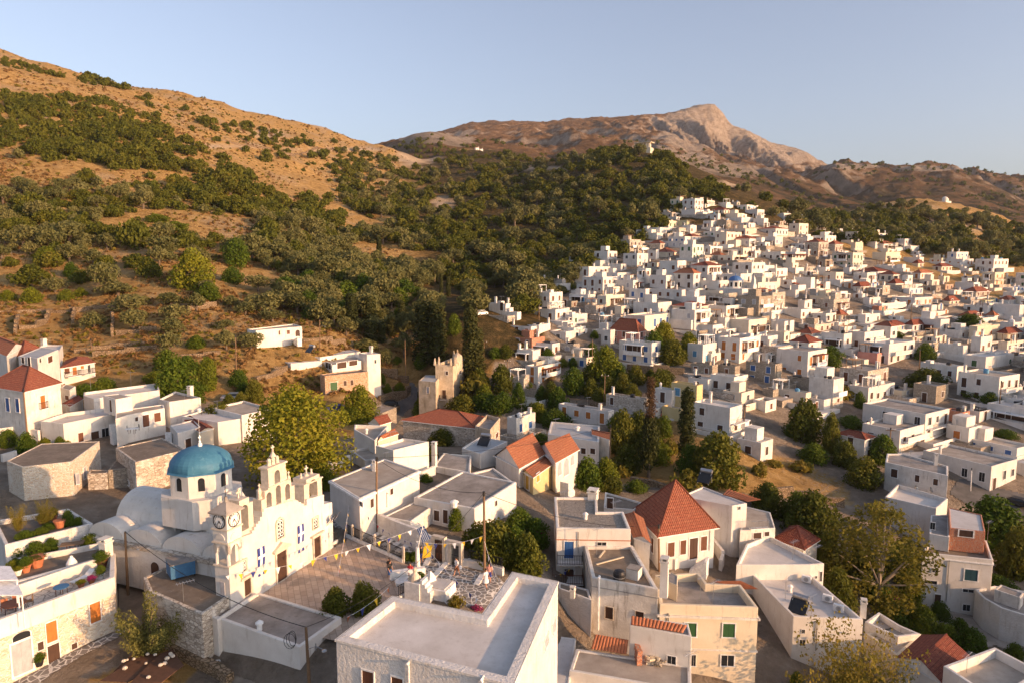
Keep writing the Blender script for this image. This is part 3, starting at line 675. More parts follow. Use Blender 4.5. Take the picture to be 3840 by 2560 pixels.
def hh(crop, Lx, Cx, Rx, Yt, Yb, wall='white', roof=None, sh=None, st=None, extra='', name='village_house', cat='house', label=None, par=.4, rise=None, group='whitewashed houses stepping up the village hill', d=None):
    """house of the crowded village: seen corner-on, standing on the terrain under its lowest visible point"""
    global HID
    HID += 1; rs = random.Random(HID*17+5)
    if wall == 'white' and label is None: wall = rs.choices(['white','warm','old','rough','stonegrey'], [.56,.20,.14,.06,.04])[0]
    u, vt = px(crop, Cx, Yt); _, vb = px(crop, Cx, Yb); uL = px(crop, Lx, 0)[0]; uR = px(crop, Rx, 0)[0]
    if d is None:
        h = hit(u, vb); d = h.y; zf = h.z
    else: zf = at_d(u, vb, d).z
    P, z = corner_pts(u, vt, d, uL, uR, phi((uL+uR)/2), 26)
    zb = min(gz(p.x, p.y) for p in P)-.6; zb = min(zb, zf-1.5)
    root = empty(name, (P[1].x, P[1].y, zf)); tag(root, None, cat); root['_w'] = wall
    P2 = [(p.x, p.y) for p in P]; tile = roof in ('tile','tileo','tileb')
    flr = roof or rs.choice(['conc','wroof','wroof','conc','broof'])
    body(root, P2, z, zb, wall, flr, par, .22, not tile)
    if tile: hiproof(root, P2, z, rise or rs.uniform(1.2,1.7), roof, 'gable' if 'g' in extra else 'hip', .3)
    H = z-zf-(par if not tile else 0); sh = sh or rs.choice(['wood','wood','wood','dkwood','glass','orange','blue','green','wood','greyd'])
    nst = st if st is not None else max(1, int(round(H/3.1)))
    for fi, (a, b) in enumerate(((P[0], P[1]), (P[1], P[2]))):
        ln = (b-a).length; dr = (b-a).normalized()
        if 'w' in extra and fi == 0: continue
        for s in range(nst):
            zc = zf+H*(s+.55)/nst; k = int(ln/2.7)
            if fi == 0 and rs.random() < .25 and s == 0: continue
            for i in range(k):
                if rs.random() < .14: continue
                x = ln*(i+.5)/k+rs.uniform(-.2,.2)
                if rs.random() < .3 and s in (0, nst-1):
                    put_win(root, a, dr, x, zf+H*s/nst+1.12, 1.05, 2.1, sh if sh != 'glass' else 'dkwood', 'frame', False, 'door')
                else: put_win(root, a, dr, x, zc, rs.uniform(.85,1.2), rs.uniform(1.15,1.55), sh)
    c = sum(P, Vector((0,0)))/4; er = (P[2]-P[1]).normalized()
    if not tile:
        for i in range(1+(rs.random() < .35)):
            if rs.random() < .75:
                q = c.lerp(P[rs.choice([0,2,3,3])], rs.uniform(.45,.8)); chimney(root, (q.x,q.y,z-par), rs.uniform(.9,1.7), rs.uniform(.4,.6), er, 'white', rs.random() < .25)
        if 'p' in extra or (rs.random() < .34 and (P[0]-P[1]).length > 4 and (P[2]-P[1]).length > 4):
            q = c.lerp(P[3], rs.uniform(.1,.35)); m = MB(); m.box((q.x,q.y,z-par+.003), rs.uniform(2.2,3.2), rs.uniform(2,2.8), rs.uniform(1.8,2.4), er); m.build('stair_head', M[wall], root)
        if rs.random() < .3: q = c.lerp(P[1], rs.uniform(0,.5)); antenna(root, (q.x,q.y,z-par), rs.uniform(1.8,2.8))
    if 'b' in extra or (rs.random() < .38 and H > 4.5 and (P[2]-P[1]).length > 3.5):
        a, b = (P[1], P[2]) if ('b' in extra or rs.random() < .7) else (P[0], P[1]); dr = (b-a).normalized(); ln = (b-a).length; nx = Vector((dr.y, -dr.x)); q = a.lerp(b, .5)+nx*.55; zz = zf+H*.5
        m = MB(); m.box((q.x,q.y,zz-.15), ln*.8, 1.1, .16, dr)
        bo = m.build('balcony', M['frame'], root); m = MB()
        if rs.random() < .55:
            m.box((q.x+nx.x*.5,q.y+nx.y*.5,zz+.01), ln*.8, .1, .9, dr); m.build('balustrade', M[wall if wall in ('white','cream') else 'frame'], bo)
        else:
            for i in range(int(ln*.8/.22)):
                w = q+nx*.5+dr*(-ln*.4+.22*i); m.tube((w.x,w.y,zz), (w.x,w.y,zz+.9), .02, .02, 4)
            w0 = q+nx*.5-dr*ln*.4; w1 = q+nx*.5+dr*ln*.4; m.tube((w0.x,w0.y,zz+.9), (w1.x,w1.y,zz+.9), .03, .03, 4); m.build('railing', M['iron'], bo)
    if d > 120 and H > 2.6 and rs.random() < .42 and (P[2]-P[1]).length > 3.2:      # loggia, the shade of its recess painted as a flat dark panel
        a, b = (P[1], P[2]) if rs.random() < .6 else (P[0], P[1]); dr = (b-a).normalized(); ln = (b-a).length; nx = Vector((dr.y,-dr.x)); ww = ln*rs.uniform(.4,.7); q = a+dr*ln*rs.uniform(.4,.6); z0 = zf+(H/nst)*(nst-1)*(rs.random() < .7)+.05; hh_ = min(2.3, H/nst-.5)
        lo = empty('loggia', (0,0,0)); lo.parent = root; lo.location = (0,0,0); m = MB(); m.box((q.x+nx.x*.02,q.y+nx.y*.02,z0), ww, .06, hh_, dr); m.build('shade_panel', M['dkwood'], lo); m = MB(); m.box((q.x+nx.x*.65,q.y+nx.y*.65,z0+hh_), ww+.5, 1.35, .16, dr); m.build('canopy', M[rs.choice(['frame','frame','wroof','tileb','conc'])], lo); m = MB()
        for s in (-.5,.5): m = MB(); m.box((q.x+nx.x*1.2+dr.x*ww*s, q.y+nx.y*1.2+dr.y*ww*s, z0-.1), .22, .22, hh_+.1, dr); m.build('column', M['frame'], lo)
        m = MB(); m.box((q.x+nx.x*1.2,q.y+nx.y*1.2,z0-.25), ww+.4, .12, 1.0, dr); m.box((q.x+nx.x*.6,q.y+nx.y*.6,z0-.25), ww+.4, 1.2, .2, dr); m.build('parapet', M['frame'], lo)
    if not tile and d > 120 and rs.random() < .5:      # things that stand fixed on the roof
        for _ in range(rs.randint(1,2)):
            q = c.lerp(P[rs.randint(0,3)], rs.uniform(.2,.6)); k = rs.random(); m = MB(); z0 = z-par+.004
            if k < .35: m.box((q.x,q.y,z0+.15), 1.8, 1.1, .09, er); m.box((q.x,q.y,z0), 1.0, .8, .15, er); m.tube((q.x-.8,q.y+.4,z0+.5), (q.x+.8,q.y+.4,z0+.5), .25, .25, 8); m.build('solar_heater', M['glass'], root)
            elif k < .6: m.lathe((q.x,q.y,z0), [(.5,0),(.55,.1),(.55,.9),(.2,1.1)], 8); m.build('water_tank', M[rs.choice(['frame','iron','sky'])], root)
            elif k < .85:
                for sx in (-1.4,1.4):
                    for sy in (-1.1,1.1): m.box((q.x+er.x*sx-er.y*sy, q.y+er.y*sx+er.x*sy, z0), .12, .12, 2.2, er)
                for t in range(5): m.box((q.x-er.y*(t-2)*.55, q.y+er.x*(t-2)*.55, z0+2.2), 3.0, .1, .1, er)
                m.build('pergola', M[rs.choice(['frame','pole'])], root)
            else: m.box((q.x,q.y,z0), 1.6, 1.2, 1.0, er); m.build('roof_store', M[wall], root)
    if d > 120 and rs.random() < .62:      # walled yard on its own retaining wall
        er2 = (P[2]-P[1]).normalized(); el2 = (P[0]-P[1]).normalized(); w1, w2 = rs.uniform(1.6,3.8), rs.uniform(1.6,3.8); q = P[1]-er2*w1-el2*w2; A = [(p.x,p.y) for p in (P[1]-el2*w2-er2*w1, P[2]-el2*w2, P[2]-el2*.02, P[1]-el2*.02-er2*.02, P[0]-er2*.02, P[0]-er2*w1)]
        if area2(A) < 0: A = A[::-1]
        zt = zf+rs.uniform(-.1,.5); m = MB(); m.prism(A, min(zb, min(gz(*p) for p in A))-1, zt, 0, False); I = inset(A, .2); n6 = len(A); tp = rs.choice([.05,.5,.8])
        for k in range(n6):
            a, b, c2, e2 = A[k], A[(k+1)%n6], I[(k+1)%n6], I[k]; m.poly([(a[0],a[1],zt),(b[0],b[1],zt),(b[0],b[1],zt+tp),(a[0],a[1],zt+tp)]); m.poly([(a[0],a[1],zt+tp),(b[0],b[1],zt+tp),(c2[0],c2[1],zt+tp),(e2[0],e2[1],zt+tp)]); m.poly([(e2[0],e2[1],zt+tp),(c2[0],c2[1],zt+tp),(c2[0],c2[1],zt),(e2[0],e2[1],zt)])
        yw = m.build('yard_wall', M[rs.choice([wall,'white','rough','stonegrey','stone','old'])], root); m = MB(); m.poly([(p[0],p[1],zt+.01) for p in I]); m.build('yard_floor', M[rs.choice(['conc','broof','wroof','crazyw'])], yw)
    if H > 3 and d > 120 and wall in ('white','old','cream') and rs.random() < .3:      # bare stone footing
        m = MB(); O = inset([(p.x,p.y) for p in P], -.05); m.prism(O, zb, zf+H*rs.uniform(.12,.3), 0, True); m.build('stone_footing', M['stonegrey'], root)
    if not tile and nst >= 2 and d > 130 and rs.random() < .5:      # lower wing
        a, b = (P[1], P[2]) if rs.random() < .5 else (P[0], P[1]); dr = (b-a).normalized(); ln = (b-a).length; nx = Vector((dr.y,-dr.x)); f0 = rs.uniform(0,.3); f1 = rs.uniform(.65,1); ww = rs.uniform(2.5,4.5); q0 = a.lerp(b,f0); q1 = a.lerp(b,f1); A = [(p.x,p.y) for p in (q0+nx*ww, q1+nx*ww, q1-nx*.02, q0-nx*.02)]
        if area2(A) < 0: A = A[::-1]
        zt = zf+H*rs.uniform(.35,.52); m = MB(); m.prism(A, zb-1.5, zt, 0, False); I = inset(A, .2); n4 = len(A)
        for k in range(n4):
            p0, p1, p2, p3 = A[k], A[(k+1)%n4], I[(k+1)%n4], I[k]; m.poly([(p0[0],p0[1],zt),(p1[0],p1[1],zt),(p2[0],p2[1],zt),(p3[0],p3[1],zt)]); m.poly([(p3[0],p3[1],zt),(p2[0],p2[1],zt),(p2[0],p2[1],zt-.5),(p3[0],p3[1],zt-.5)])
        wg = m.build('lower_wing', M[wall], root); m = MB(); m.poly([(p[0],p[1],zt-.45) for p in I]); m.build('terrace_floor', M[rs.choice(['conc','broof','wroof'])], wg)
    if 'a' in extra:      # tiled awning on the lit face
        a, b = P[1], P[2]; dr = (b-a).normalized(); nx = Vector((dr.y,-dr.x)); zz = z-.9; m = MB(); A = a.to_3d()+Vector((0,0,zz)); B = b.to_3d()+Vector((0,0,zz)); o = (nx*1.5).to_3d()-Vector((0,0,.5))
        tile_slope(m, A+o, B+o, B, A); m.poly([A, B, B+o-Vector((0,0,.06)), A+o-Vector((0,0,.06))]); m.build('awning', M['tile'], root)
    size = 'low' if H < 3.6 else ('two-storey' if H < 7.2 else 'tall')
    base = '%s %s%s house' % (size, 'red-roofed ' if tile else '', WORDC.get(wall, 'white'))
    if label: tag(root, label, cat, group)
    else: later(root, base, (uL+uR)/2, (vt+vb)/2, group)
    return root, P, z, zf
def wallhit(P, u, v):
    """which wall of the CCW footprint the pixel's ray meets first: (start, direction, metres along, height, length)"""
    a, b, c = ray(u, v); best = None; n = len(P)
    for i in range(n):
        p, q = Vector(P[i][:2]), Vector(P[(i+1)%n][:2]); e = q-p; L_ = e.length; e = e/L_; nx = Vector((e.y, -e.x)); den = nx.x*a+nx.y*b
        if den > -1e-3: continue
        t = (nx.dot(p))/den
        if t <= 0: continue
        h = Vector((a*t, b*t)); s = (h-p).dot(e)
        if -.6 <= s <= L_+.6 and (best is None or t < best[5]): best = (p, e, s, CZ+c*t, L_, t)
    return best
def wins(root, P, crop, specs):
    for sp in specs:
        x1, y1, x2, y2, pan = sp[:5]; fr = sp[5] if len(sp) > 5 else 'frame'; arch = len(sp) > 6 and sp[6]; nm = sp[7] if len(sp) > 7 else None
        u0, v0 = px(crop, (x1+x2)/2, (y1+y2)/2); H = wallhit(P, u0, v0)
        if not H: print('window off wall', root.name, sp); continue
        p, e, s, z, L_, t = H; ss = []
        for x in (x1, x2):
            uu, vv = px(crop, x, (y1+y2)/2); a, b, c = ray(uu, vv); nx = Vector((e.y,-e.x)); den = nx.x*a+nx.y*b
            tt = nx.dot(p)/den; ss.append((Vector((a*tt, b*tt))-p).dot(e))
        zz = []
        for y in (y1, y2):
            a, b, c = ray(*px(crop, (x1+x2)/2, y)); zz.append(CZ+c*t*(ray(u0,v0)[1]/b))
        w = min(abs(ss[1]-ss[0]), 4.5); h = abs(zz[0]-zz[1])
        put_win(root, p, e, s, z, w, h, pan, fr, arch, nm or ('door' if h > 1.75 else 'window'))
def poly_house(crop, pts, z, label, wall='white', roof='conc', par=.4, pw=.25, zb=None, win=(), name='house', cat='house', group=None, chim=(), tile=None, rise=1.5, tk='hip', over=.3, ax=None, ant=()):
    W_ = [at_z(*px(crop, x, y), z) for x, y in pts]
    if len(W_) == 3: W_.append(W_[0]+W_[2]-W_[1])
    P = [(p.x, p.y) for p in W_]
    if area2(P) < 0: P = P[::-1]
    zg = min(gz(*p) for p in P); zb = zg-.8 if zb is None else zb
    c = (sum(p[0] for p in P)/len(P), sum(p[1] for p in P)/len(P))
    root = empty(name, (c[0], c[1], max(zb, zg)), label, cat, group); root['_w'] = wall
    body(root, P, z, zb, wall, roof, par, pw, tile is None)
    if tile: hiproof(root, P, z, rise, tile, tk, over, ax)
    wins(root, P, crop, win)
    for x, y, h, w in chim:
        q = at_z(*px(crop, x, y), z-par); chimney(root, q, h, w, (.93,-.36))
    for x, y, h in ant: antenna(root, at_z(*px(crop, x, y), z-par), h)
    print('house %-40s h=%.1f size=%.1f d=%.0f' % (label[:40], z-zg, math.sqrt(abs(area2(P))/2), c[1]))
    return root, P
# ---------------------------------------------------------------- vegetation of the hills
REG = [ # polygon in photo pixels, {kind: share}, how many, widths in metres
 ([(-350,250),(0,330),(250,400),(600,480),(760,560),(1000,680),(1250,760),(1300,850),(1000,830),(700,760),(400,690),(200,620),(0,560),(-350,480)], {'oak':1}, 520, (5,9.5)),
 ([(0,215),(300,310),(560,370),(600,460),(0,330)], {'oak':1}, 95, (3,7)),
 ([(300,300),(330,296),(520,345),(520,375),(330,330)], {'oak':1}, 17, (6,10)),
 ([(560,370),(900,470),(1250,530),(1400,620),(1300,700),(1000,610),(700,490)], {'oak':1}, 108, (4,8)),
 ([(-350,480),(0,560),(400,700),(800,790),(1300,860),(1450,960),(1000,960),(600,900),(0,880),(-350,850)], {'oak':.6,'olive':.4}, 265, (4,7.5)),
 ([(0,880),(600,900),(900,930),(850,1010),(0,1010)], {'oak':.5,'olive':.5}, 37, (5,8)),
 ([(950,800),(1500,900),(1700,1000),(1600,1080),(1350,1100),(1000,1010),(850,930)], {'olive':.82,'oak':.18}, 304, (5,8)),
 ([(1250,560),(1500,600),(1700,590),(2200,600),(2330,560),(2650,680),(2600,760),(2500,850),(2330,960),(2150,1010),(1950,1050),(1750,1120),(1650,1010),(1500,880),(1300,770),(1250,660)], {'oak':.75,'olive':.25}, 980, (5,9)),
 ([(2200,580),(2330,552),(2500,600),(2720,690),(2720,760),(2500,700),(2200,640)], {'oak':1}, 210, (5,8.5)),
 ([(1490,545),(1640,500),(1760,520),(2000,600),(1900,640),(1500,600)], {'oak':1}, 87, (4,7)),
 ([(2720,690),(2900,755),(3050,830),(3300,780),(3400,750),(3560,775),(3840,860),(4400,930),(4400,1090),(3840,1020),(3600,985),(3300,930),(3000,880),(2850,820)], {'oak':.5,'olive':.5}, 640, (5,9)),
 ([(1750,1100),(2000,1040),(2250,960),(2180,1060),(2050,1140),(1900,1220),(1760,1210)], {'olive':.7,'oak':.3}, 116, (5,8)),
 ([(1050,1060),(1500,1110),(1640,1120),(1600,1260),(1300,1260),(1050,1170)], {'olive':.75,'green_tree':.25}, 87, (5,7.5)),
]
EXCL = [(1030,1240,150,60),(640,835,110,45),(1560,590,70,45),(420,930,100,50),(170,1180,190,60),(1870,1150,70,70),(3545,765,50,30),(2415,577,45,22),(1650,760,40,30),(1800,562,50,22)]
def scatter():
    rs = random.Random(11); items = []; grid = {}
    for ri, (P, mixk, n, (w0, w1)) in enumerate(REG):
        xs = [p[0] for p in P]; ys = [p[1] for p in P]; k = 0; tries = 0
        while k < n and tries < n*30:
            tries += 1; u = rs.uniform(min(xs), max(xs)); v = rs.uniform(min(ys), max(ys))
            if not in_poly(np.array([u]), np.array([v]), P)[0]: continue
            if any(abs(u-a) < c and abs(v-b) < d for a, b, c, d in EXCL): continue
            h = hit(u, v)
            if h is None: continue
            if fbm(np.array([h.x/45]), np.array([h.y/45]), 5, 3)[0] < (-.30 if ri in (7, 8, 11) else -.20 if ri in (6, 10) else -.10)+rs.uniform(-.12,.12): continue
            w = rs.uniform(w0, w1)*(.62+1.05*rs.random()**1.4); key = (int(h.x/6), int(h.y/6)); bad = False
            for i in (-1,0,1):
                for j in (-1,0,1):
                    for q, ww in grid.get((key[0]+i, key[1]+j), ()):
                        if (q.x-h.x)**2+(q.y-h.y)**2 < ((w+ww)*.25)**2: bad = True
            if bad: continue
            grid.setdefault(key, []).append((h, w)); kind = rs.choices(list(mixk), list(mixk.values()))[0]
            items.append((kind, h, w, w*(rs.uniform(.55,.75) if kind == 'oak' else rs.uniform(.72,.95)), u, v)); k += 1
    return items
HILL = scatter()
def plant_hill():
    rest = []; nm = {'oak':('evergreen_oak','tree'),'olive':('olive_tree','tree'),'green_tree':('green_tree','tree')}
    for kind in ('oak','olive','green_tree'):
        K = sorted([t for t in HILL if t[0] == kind], key=lambda t: -t[2]/t[1].y)
        for i, (k, p, w, h, u, v) in enumerate(K):
            if i < 285 and w/p.y*F > 22 and -20 < u < 3860:
                big = w/p.y*F > 75
                o = plant(kind, nm[kind][0], p-Vector((0,0,.3)), w, h, None, 'tree', None, big or kind != 'oak')
                later(o, ('large ' if big else '')+{'oak':'dark round evergreen oak','olive':'silvery olive tree','green_tree':'bright green tree'}[kind], u, v, {'oak':'evergreen oaks on the hillsides','olive':'olive trees on the slopes','green_tree':'green trees in the valley'}[kind])
            else: rest.append(('far_oak' if kind == 'oak' else 'far_olive', p-Vector((0,0,.3)), w, h))
    print('rest', len(rest), 'hill', len(HILL))
    mass('hillside_woodland', rest, 'distant oak and olive wood on the hills', [L['oak'], L['olive']], ['far_oak','far_olive'])
    rs = random.Random(5); sc = []
    for _ in range(16000):
        u = rs.uniform(0, 1500); v = rs.uniform(240, 1480); h = hit(u, v)
        if h is None or h.y < 118 or h.y > 850: continue
        if fbm(np.array([h.x/20]), np.array([h.y/20]), 8, 3)[0] < rs.uniform(-.35,.15): continue
        w = rs.uniform(.5,1.6)*(1+h.y/500); sc.append(('dry_shrub', h-Vector((0,0,.1)), w, w*rs.uniform(.35,.6)))
    PROTO['dry_shrub'] = PROTO['dry_shrub'][:]; tiny = []
    for s in range(3):
        V, Q, U = leaves(dome(4, 200+s, .4, .5, .6), 34, .30, 200+s); tiny.append(dict(V=V, Q=Q, U=U))
    PROTO['tiny'] = tiny; sc = [('tiny', p, w, h) for _, p, w, h in sc]
    PROTO['tiny2'] = tiny; sc = [(rs.choice(['tiny','tiny','tiny','tiny2']), *t[1:]) for t in sc]
    mass('hillside_scrub', sc, 'dry orange scrub and thistles', [L['scrub'], L['dry']], ['tiny','tiny2'])
    sc = []
    for _ in range(5200):
        u = rs.uniform(0, 1650); v = rs.uniform(190, 760); h = hit(u, v)
        if h is None or h.y < 230 or h.y > 1000 or fbm(np.array([h.x/38]), np.array([h.y/38]), 28, 4)[0] < rs.uniform(-.1,.28): continue
        w = rs.uniform(.9,2.6); sc.append(('tiny', h-Vector((0,0,.15)), w, w*rs.uniform(.4,.65)))
    mass('upland_scrub', sc, 'small dark bushes dotting the upper slope', [L['oak']], ['tiny'])
    sc = []
    for _ in range(4200):
        u = rs.uniform(1450, 3840); v = rs.uniform(410, 900); d = Vector(ray(u, v)).normalized(); h = MBV.ray_cast(Vector((0,0,CZ)), d)[0]
        if h is None or h.z > 330 or hit(u, v) is not None: continue
        if fbm(np.array([h.x/120]), np.array([h.y/120]), 18, 3)[0] < .02+rs.uniform(-.12,.12)+max(0, (h.z-190)/500): continue
        w = rs.uniform(5,12); sc.append(('tiny', h-Vector((0,0,.4)), w, w*.6))
    mass('mountain_scrub', sc, 'dark bushes on the lower mountain', [L['oak']], ['tiny'])
plant_hill()
# ---------------------------------------------------------------- the village on its hill, corner by corner
J = [(1555,1700,1792,238,320),(1475,1612,1640,352,430,'greeny'),(1460,1530,1700,430,525,'white','conc','wood'),(1575,1662,1697,396,432),(1335,1412,1462,490,545,'stonegrey'),(1415,1592,1655,522,605),
 (1220,1332,1378,598,665,'white','tile','dkwood'),(1375,1582,1622,570,645),(1290,1402,1500,688,745,'white','tile'),(945,1092,1205,700,845,'white','wroof','glass'),(1200,1290,1302,662,765),
 (1145,1300,1347,800,865,'cream','gravel'),(1325,1515,1607,778,925,'white','wroof','wood'),(1640,1790,1850,792,885),(1480,1682,1752,912,1078,'white','tileo','dkwood'),(1225,1395,1478,932,1075,'white','wroof','wood'),
 (115,325,360,908,975,'white','wroof','blue'),(75,220,312,972,1065,'white','conc','red' and 'wood'),(215,305,320,978,1110,'grey'),(315,465,632,848,955,'white','wroof','glass'),(365,500,567,772,830,'old'),(630,785,802,838,905,'white','wroof','glass'),(635,885,1042,905,990,'white','conc','blue'),
 (805,920,977,812,890),(1045,1225,1242,865,930,'stone'),(455,610,687,1030,1120,'white'),(375,575,652,1135,1238,'white','wroof','sky'),(670,765,972,1145,1265,'white','wroof','wood'),(1005,1180,1200,1075,1190,'white','wroof','blue'),(1195,1560,1590,1085,1190,'white','wroof','wood'),
 (1050,1310,1452,1220,1392,'white','broof','wood'),(1560,1720,1800,1160,1340,'white'),(180,335,367,1275,1362,'white','wroof','dkwood'),(270,400,467,1205,1268,'stone'),(365,410,567,1348,1462,'white'),(855,925,1072,1255,1375,'white','conc','glass'),
 (590,740,847,1355,1425,'stonegrey','gravel'),(0,60,180,1450,1550,'white'),(540,660,770,1250,1345,'stonegrey'),(870,980,1060,1385,1450,'old'),(1050,1130,1240,1390,1470,'stone'),(300,360,440,1425,1500),(690,760,830,1435,1520),(1090,1180,1235,860,1030,'old'),(800,900,960,1010,1070,'old')]
K = [(390,480,522,112,165),(530,592,625,108,160,'stonegrey'),(300,450,512,198,238,'white','tileb'),(150,270,290,188,225),(0,222,272,215,262),(255,385,392,235,305),(470,600,672,230,305),(680,815,890,188,290,'white','wroof','wood','b'),(770,885,932,285,395,'white'),
 (885,1045,1147,360,445,'stonegrey','conc','wood'),(930,1060,1147,318,360,'stonegrey'),(225,312,372,312,405),(225,415,452,425,495,'old'),(380,480,527,305,420,'stone'),(495,720,792,335,395),(500,685,805,395,488,'stonew'),(0,85,152,362,465),(0,100,197,485,545,'white','tileb'),
 (870,1010,1092,485,595,'white'),(755,900,952,545,615,'white','wroof','wood'),(1170,1360,1422,485,595,'white','wroof','glass','w'),(1235,1300,1327,448,490),(50,335,422,545,610,'white'),(390,660,752,608,705,'white'),(660,790,852,640,725,'white','conc','dkwood'),(860,1070,1117,650,765,'white','conc','dkwood','a'),
 (1115,1230,1342,652,745,'white','wroof','wood','a'),(1280,1370,1412,625,690),(1570,1660,1742,570,650,'white','tile','wood'),(1440,1500,1562,590,655),(1640,1815,1880,662,755,'white','wroof','wood','w'),(90,235,382,772,895,'white','wroof','wood','b'),(420,600,642,812,890,'white','wroof','wood'),
 (290,410,467,690,745,'white','tileo'),(890,1020,1142,832,925,'white','wroof','wood'),(1090,1200,1262,772,855),(1250,1350,1452,815,885,'stonegrey'),(1345,1452,1470,705,780,'stone'),(1460,1555,1632,735,815,'stone','gravel'),(1450,1560,1602,818,895,'white','wroof','wood'),(1530,1670,1752,875,985,'white','broof','wood'),
 (1210,1400,1442,932,1065,'white','wroof','wood','w'),(770,1030,1052,940,1045,'white','groof','wood'),(1050,1190,1237,960,1045,'white','conc','wood','a'),(1400,1460,1502,975,1065,'white','wroof','wood','a'),(1480,1560,1607,980,1070,'white'),(165,400,432,1078,1205,'white','wroof','blue'),
 (890,1230,1245,1068,1155,'white','conc','greyd'),(1020,1290,1412,1280,1385,'white','wroof','wood'),(1290,1330,1412,1178,1290,'white'),(1300,1500,1592,1125,1190,'grey','conc','dkwood'),(1600,1720,1797,1085,1185,'white','broof','wood'),(1415,1560,1672,1325,1425,'old','conc','dkwood'),
 (195,375,502,1365,1485,'stonegrey','conc','blue'),(500,722,920,1395,1565,'white','wroof','glass','w'),(965,1110,1177,1408,1555,'white','wroof','glass','w'),(1265,1430,1552,1450,1525,'stone','conc'),(1700,1858,1900,980,1060,'white'),(1690,1790,1850,1295,1350,'white'),(870,970,1010,1320,1400,'old','conc','wood'),
 (1240,1400,1500,1545,1600,'cream','tile'),(0,135,250,1140,1260,'white','wroof','wood'),(0,220,310,1265,1335,'white'),(640,720,800,780,850,'white','wroof','wood'),(640,700,780,720,790,'old'),(180,240,360,690,760,'white'),(950,1010,1060,1240,1320,'old'),(1620,1700,1800,1420,1500,'white','wroof','wood'),(1680,1720,1790,1345,1400,'cream','tile'),(560,640,700,240,300),(1090,1180,1260,590,640,'white','broof'),(1010,1090,1170,720,780,'cream'),(1330,1420,1480,880,930,'stonew'),(1750,1820,1890,820,900,'white'),(1180,1260,1330,560,620)]
LL = [(0,30,127,372,500,'cream'),(130,270,292,398,450),(245,420,602,495,625,'cream','broof','wood','b'),(605,830,967,485,545),(640,850,902,560,665,'white','wroof','wood','w'),(975,1130,1192,572,650,'cream'),(1015,1130,1262,682,745,'cream','tileb'),(1360,1480,1522,702,765),(1645,1815,1932,755,940,'cream','wroof','orange'),(1935,1960,2042,812,915,'cream'),
 (330,512,587,785,885,'white','tile','glass'),(630,700,762,792,915,'white','wroof','glass','w'),(0,50,127,505,605),(285,440,527,658,705,'white'),(510,640,722,702,775,'white'),(765,860,1012,765,845,'white','tileo','orange'),(845,1010,1102,852,935,'white','wroof','wood'),(1095,1160,1232,805,885,'cream'),(1300,1540,1622,885,985,'white','wroof','wood','w'),
 (1380,1580,1652,812,875,'white'),(1630,1750,1782,905,970),(330,380,472,925,1055,'stonegrey','conc','orange'),(0,230,332,905,965,'white'),(650,720,892,962,1035,'white'),(500,790,1012,1080,1195,'white','conc','orange'),(900,1012,1140,1035,1130,'white','wroof','orange'),(150,210,347,1078,1185,'white'),(345,365,677,1155,1265,'white','broof','dkwood','b'),
 (760,1040,1217,1258,1330,'old','conc','orange'),(765,1120,1232,1358,1545,'white','wroof','wood','w'),(1410,1720,1802,1185,1295,'white','conc','glass'),(1790,2130,2185,1175,1370,'white','wroof','orange','w'),(1550,1690,1862,1112,1175,'greeny','broof'),(1915,2060,2102,1008,1085,'white','wroof','blue'),(1400,1570,1752,1005,1075,'white','tile'),(1600,1675,1872,1425,1570,'cream','wroof','orange'),
 (1340,1500,1680,1325,1370,'old','tile'),(1180,1330,1552,1498,1570,'white','wroof','glass'),(1145,1230,1350,1125,1180,'cream','tile'),(0,110,150,1030,1120,'white'),(0,90,240,940,1010,'white','tileb'),(2040,2140,2182,860,930),(1920,2040,2182,950,1000,'white','groof'),(60,160,345,1295,1420,'white','wroof','glass'),(450,600,650,1320,1400,'white','broof','glass'),(350,520,670,1440,1530,'stonew','tileb'),
 (660,760,910,1430,1520,'old','tileb'),(1230,1290,1400,985,1060,'old','conc'),(1380,1500,1560,1075,1150,'grey'),(890,1060,1120,930,1010,'stone'),(1120,1180,1285,910,980,'stoneor'),(600,660,750,870,960,'white'),(1860,1980,2090,1110,1180,'white','tile'),(2090,2150,2250,1060,1170,'white'),(1700,1800,1830,1310,1370,'ochre' and 'white','tileo'),(1880,2050,2182,1395,1500,'white','groof'),(2060,2140,2250,1480,1570,'white'),(1000,1090,1150,1170,1240,'white'),(0,40,110,700,760,'white'),(760,830,900,640,690,'cream','tileb'),(450,540,640,900,960,'white','tileb'),(700,800,880,1180,1250,'white'),(240,330,420,1190,1290,'brick','conc')]
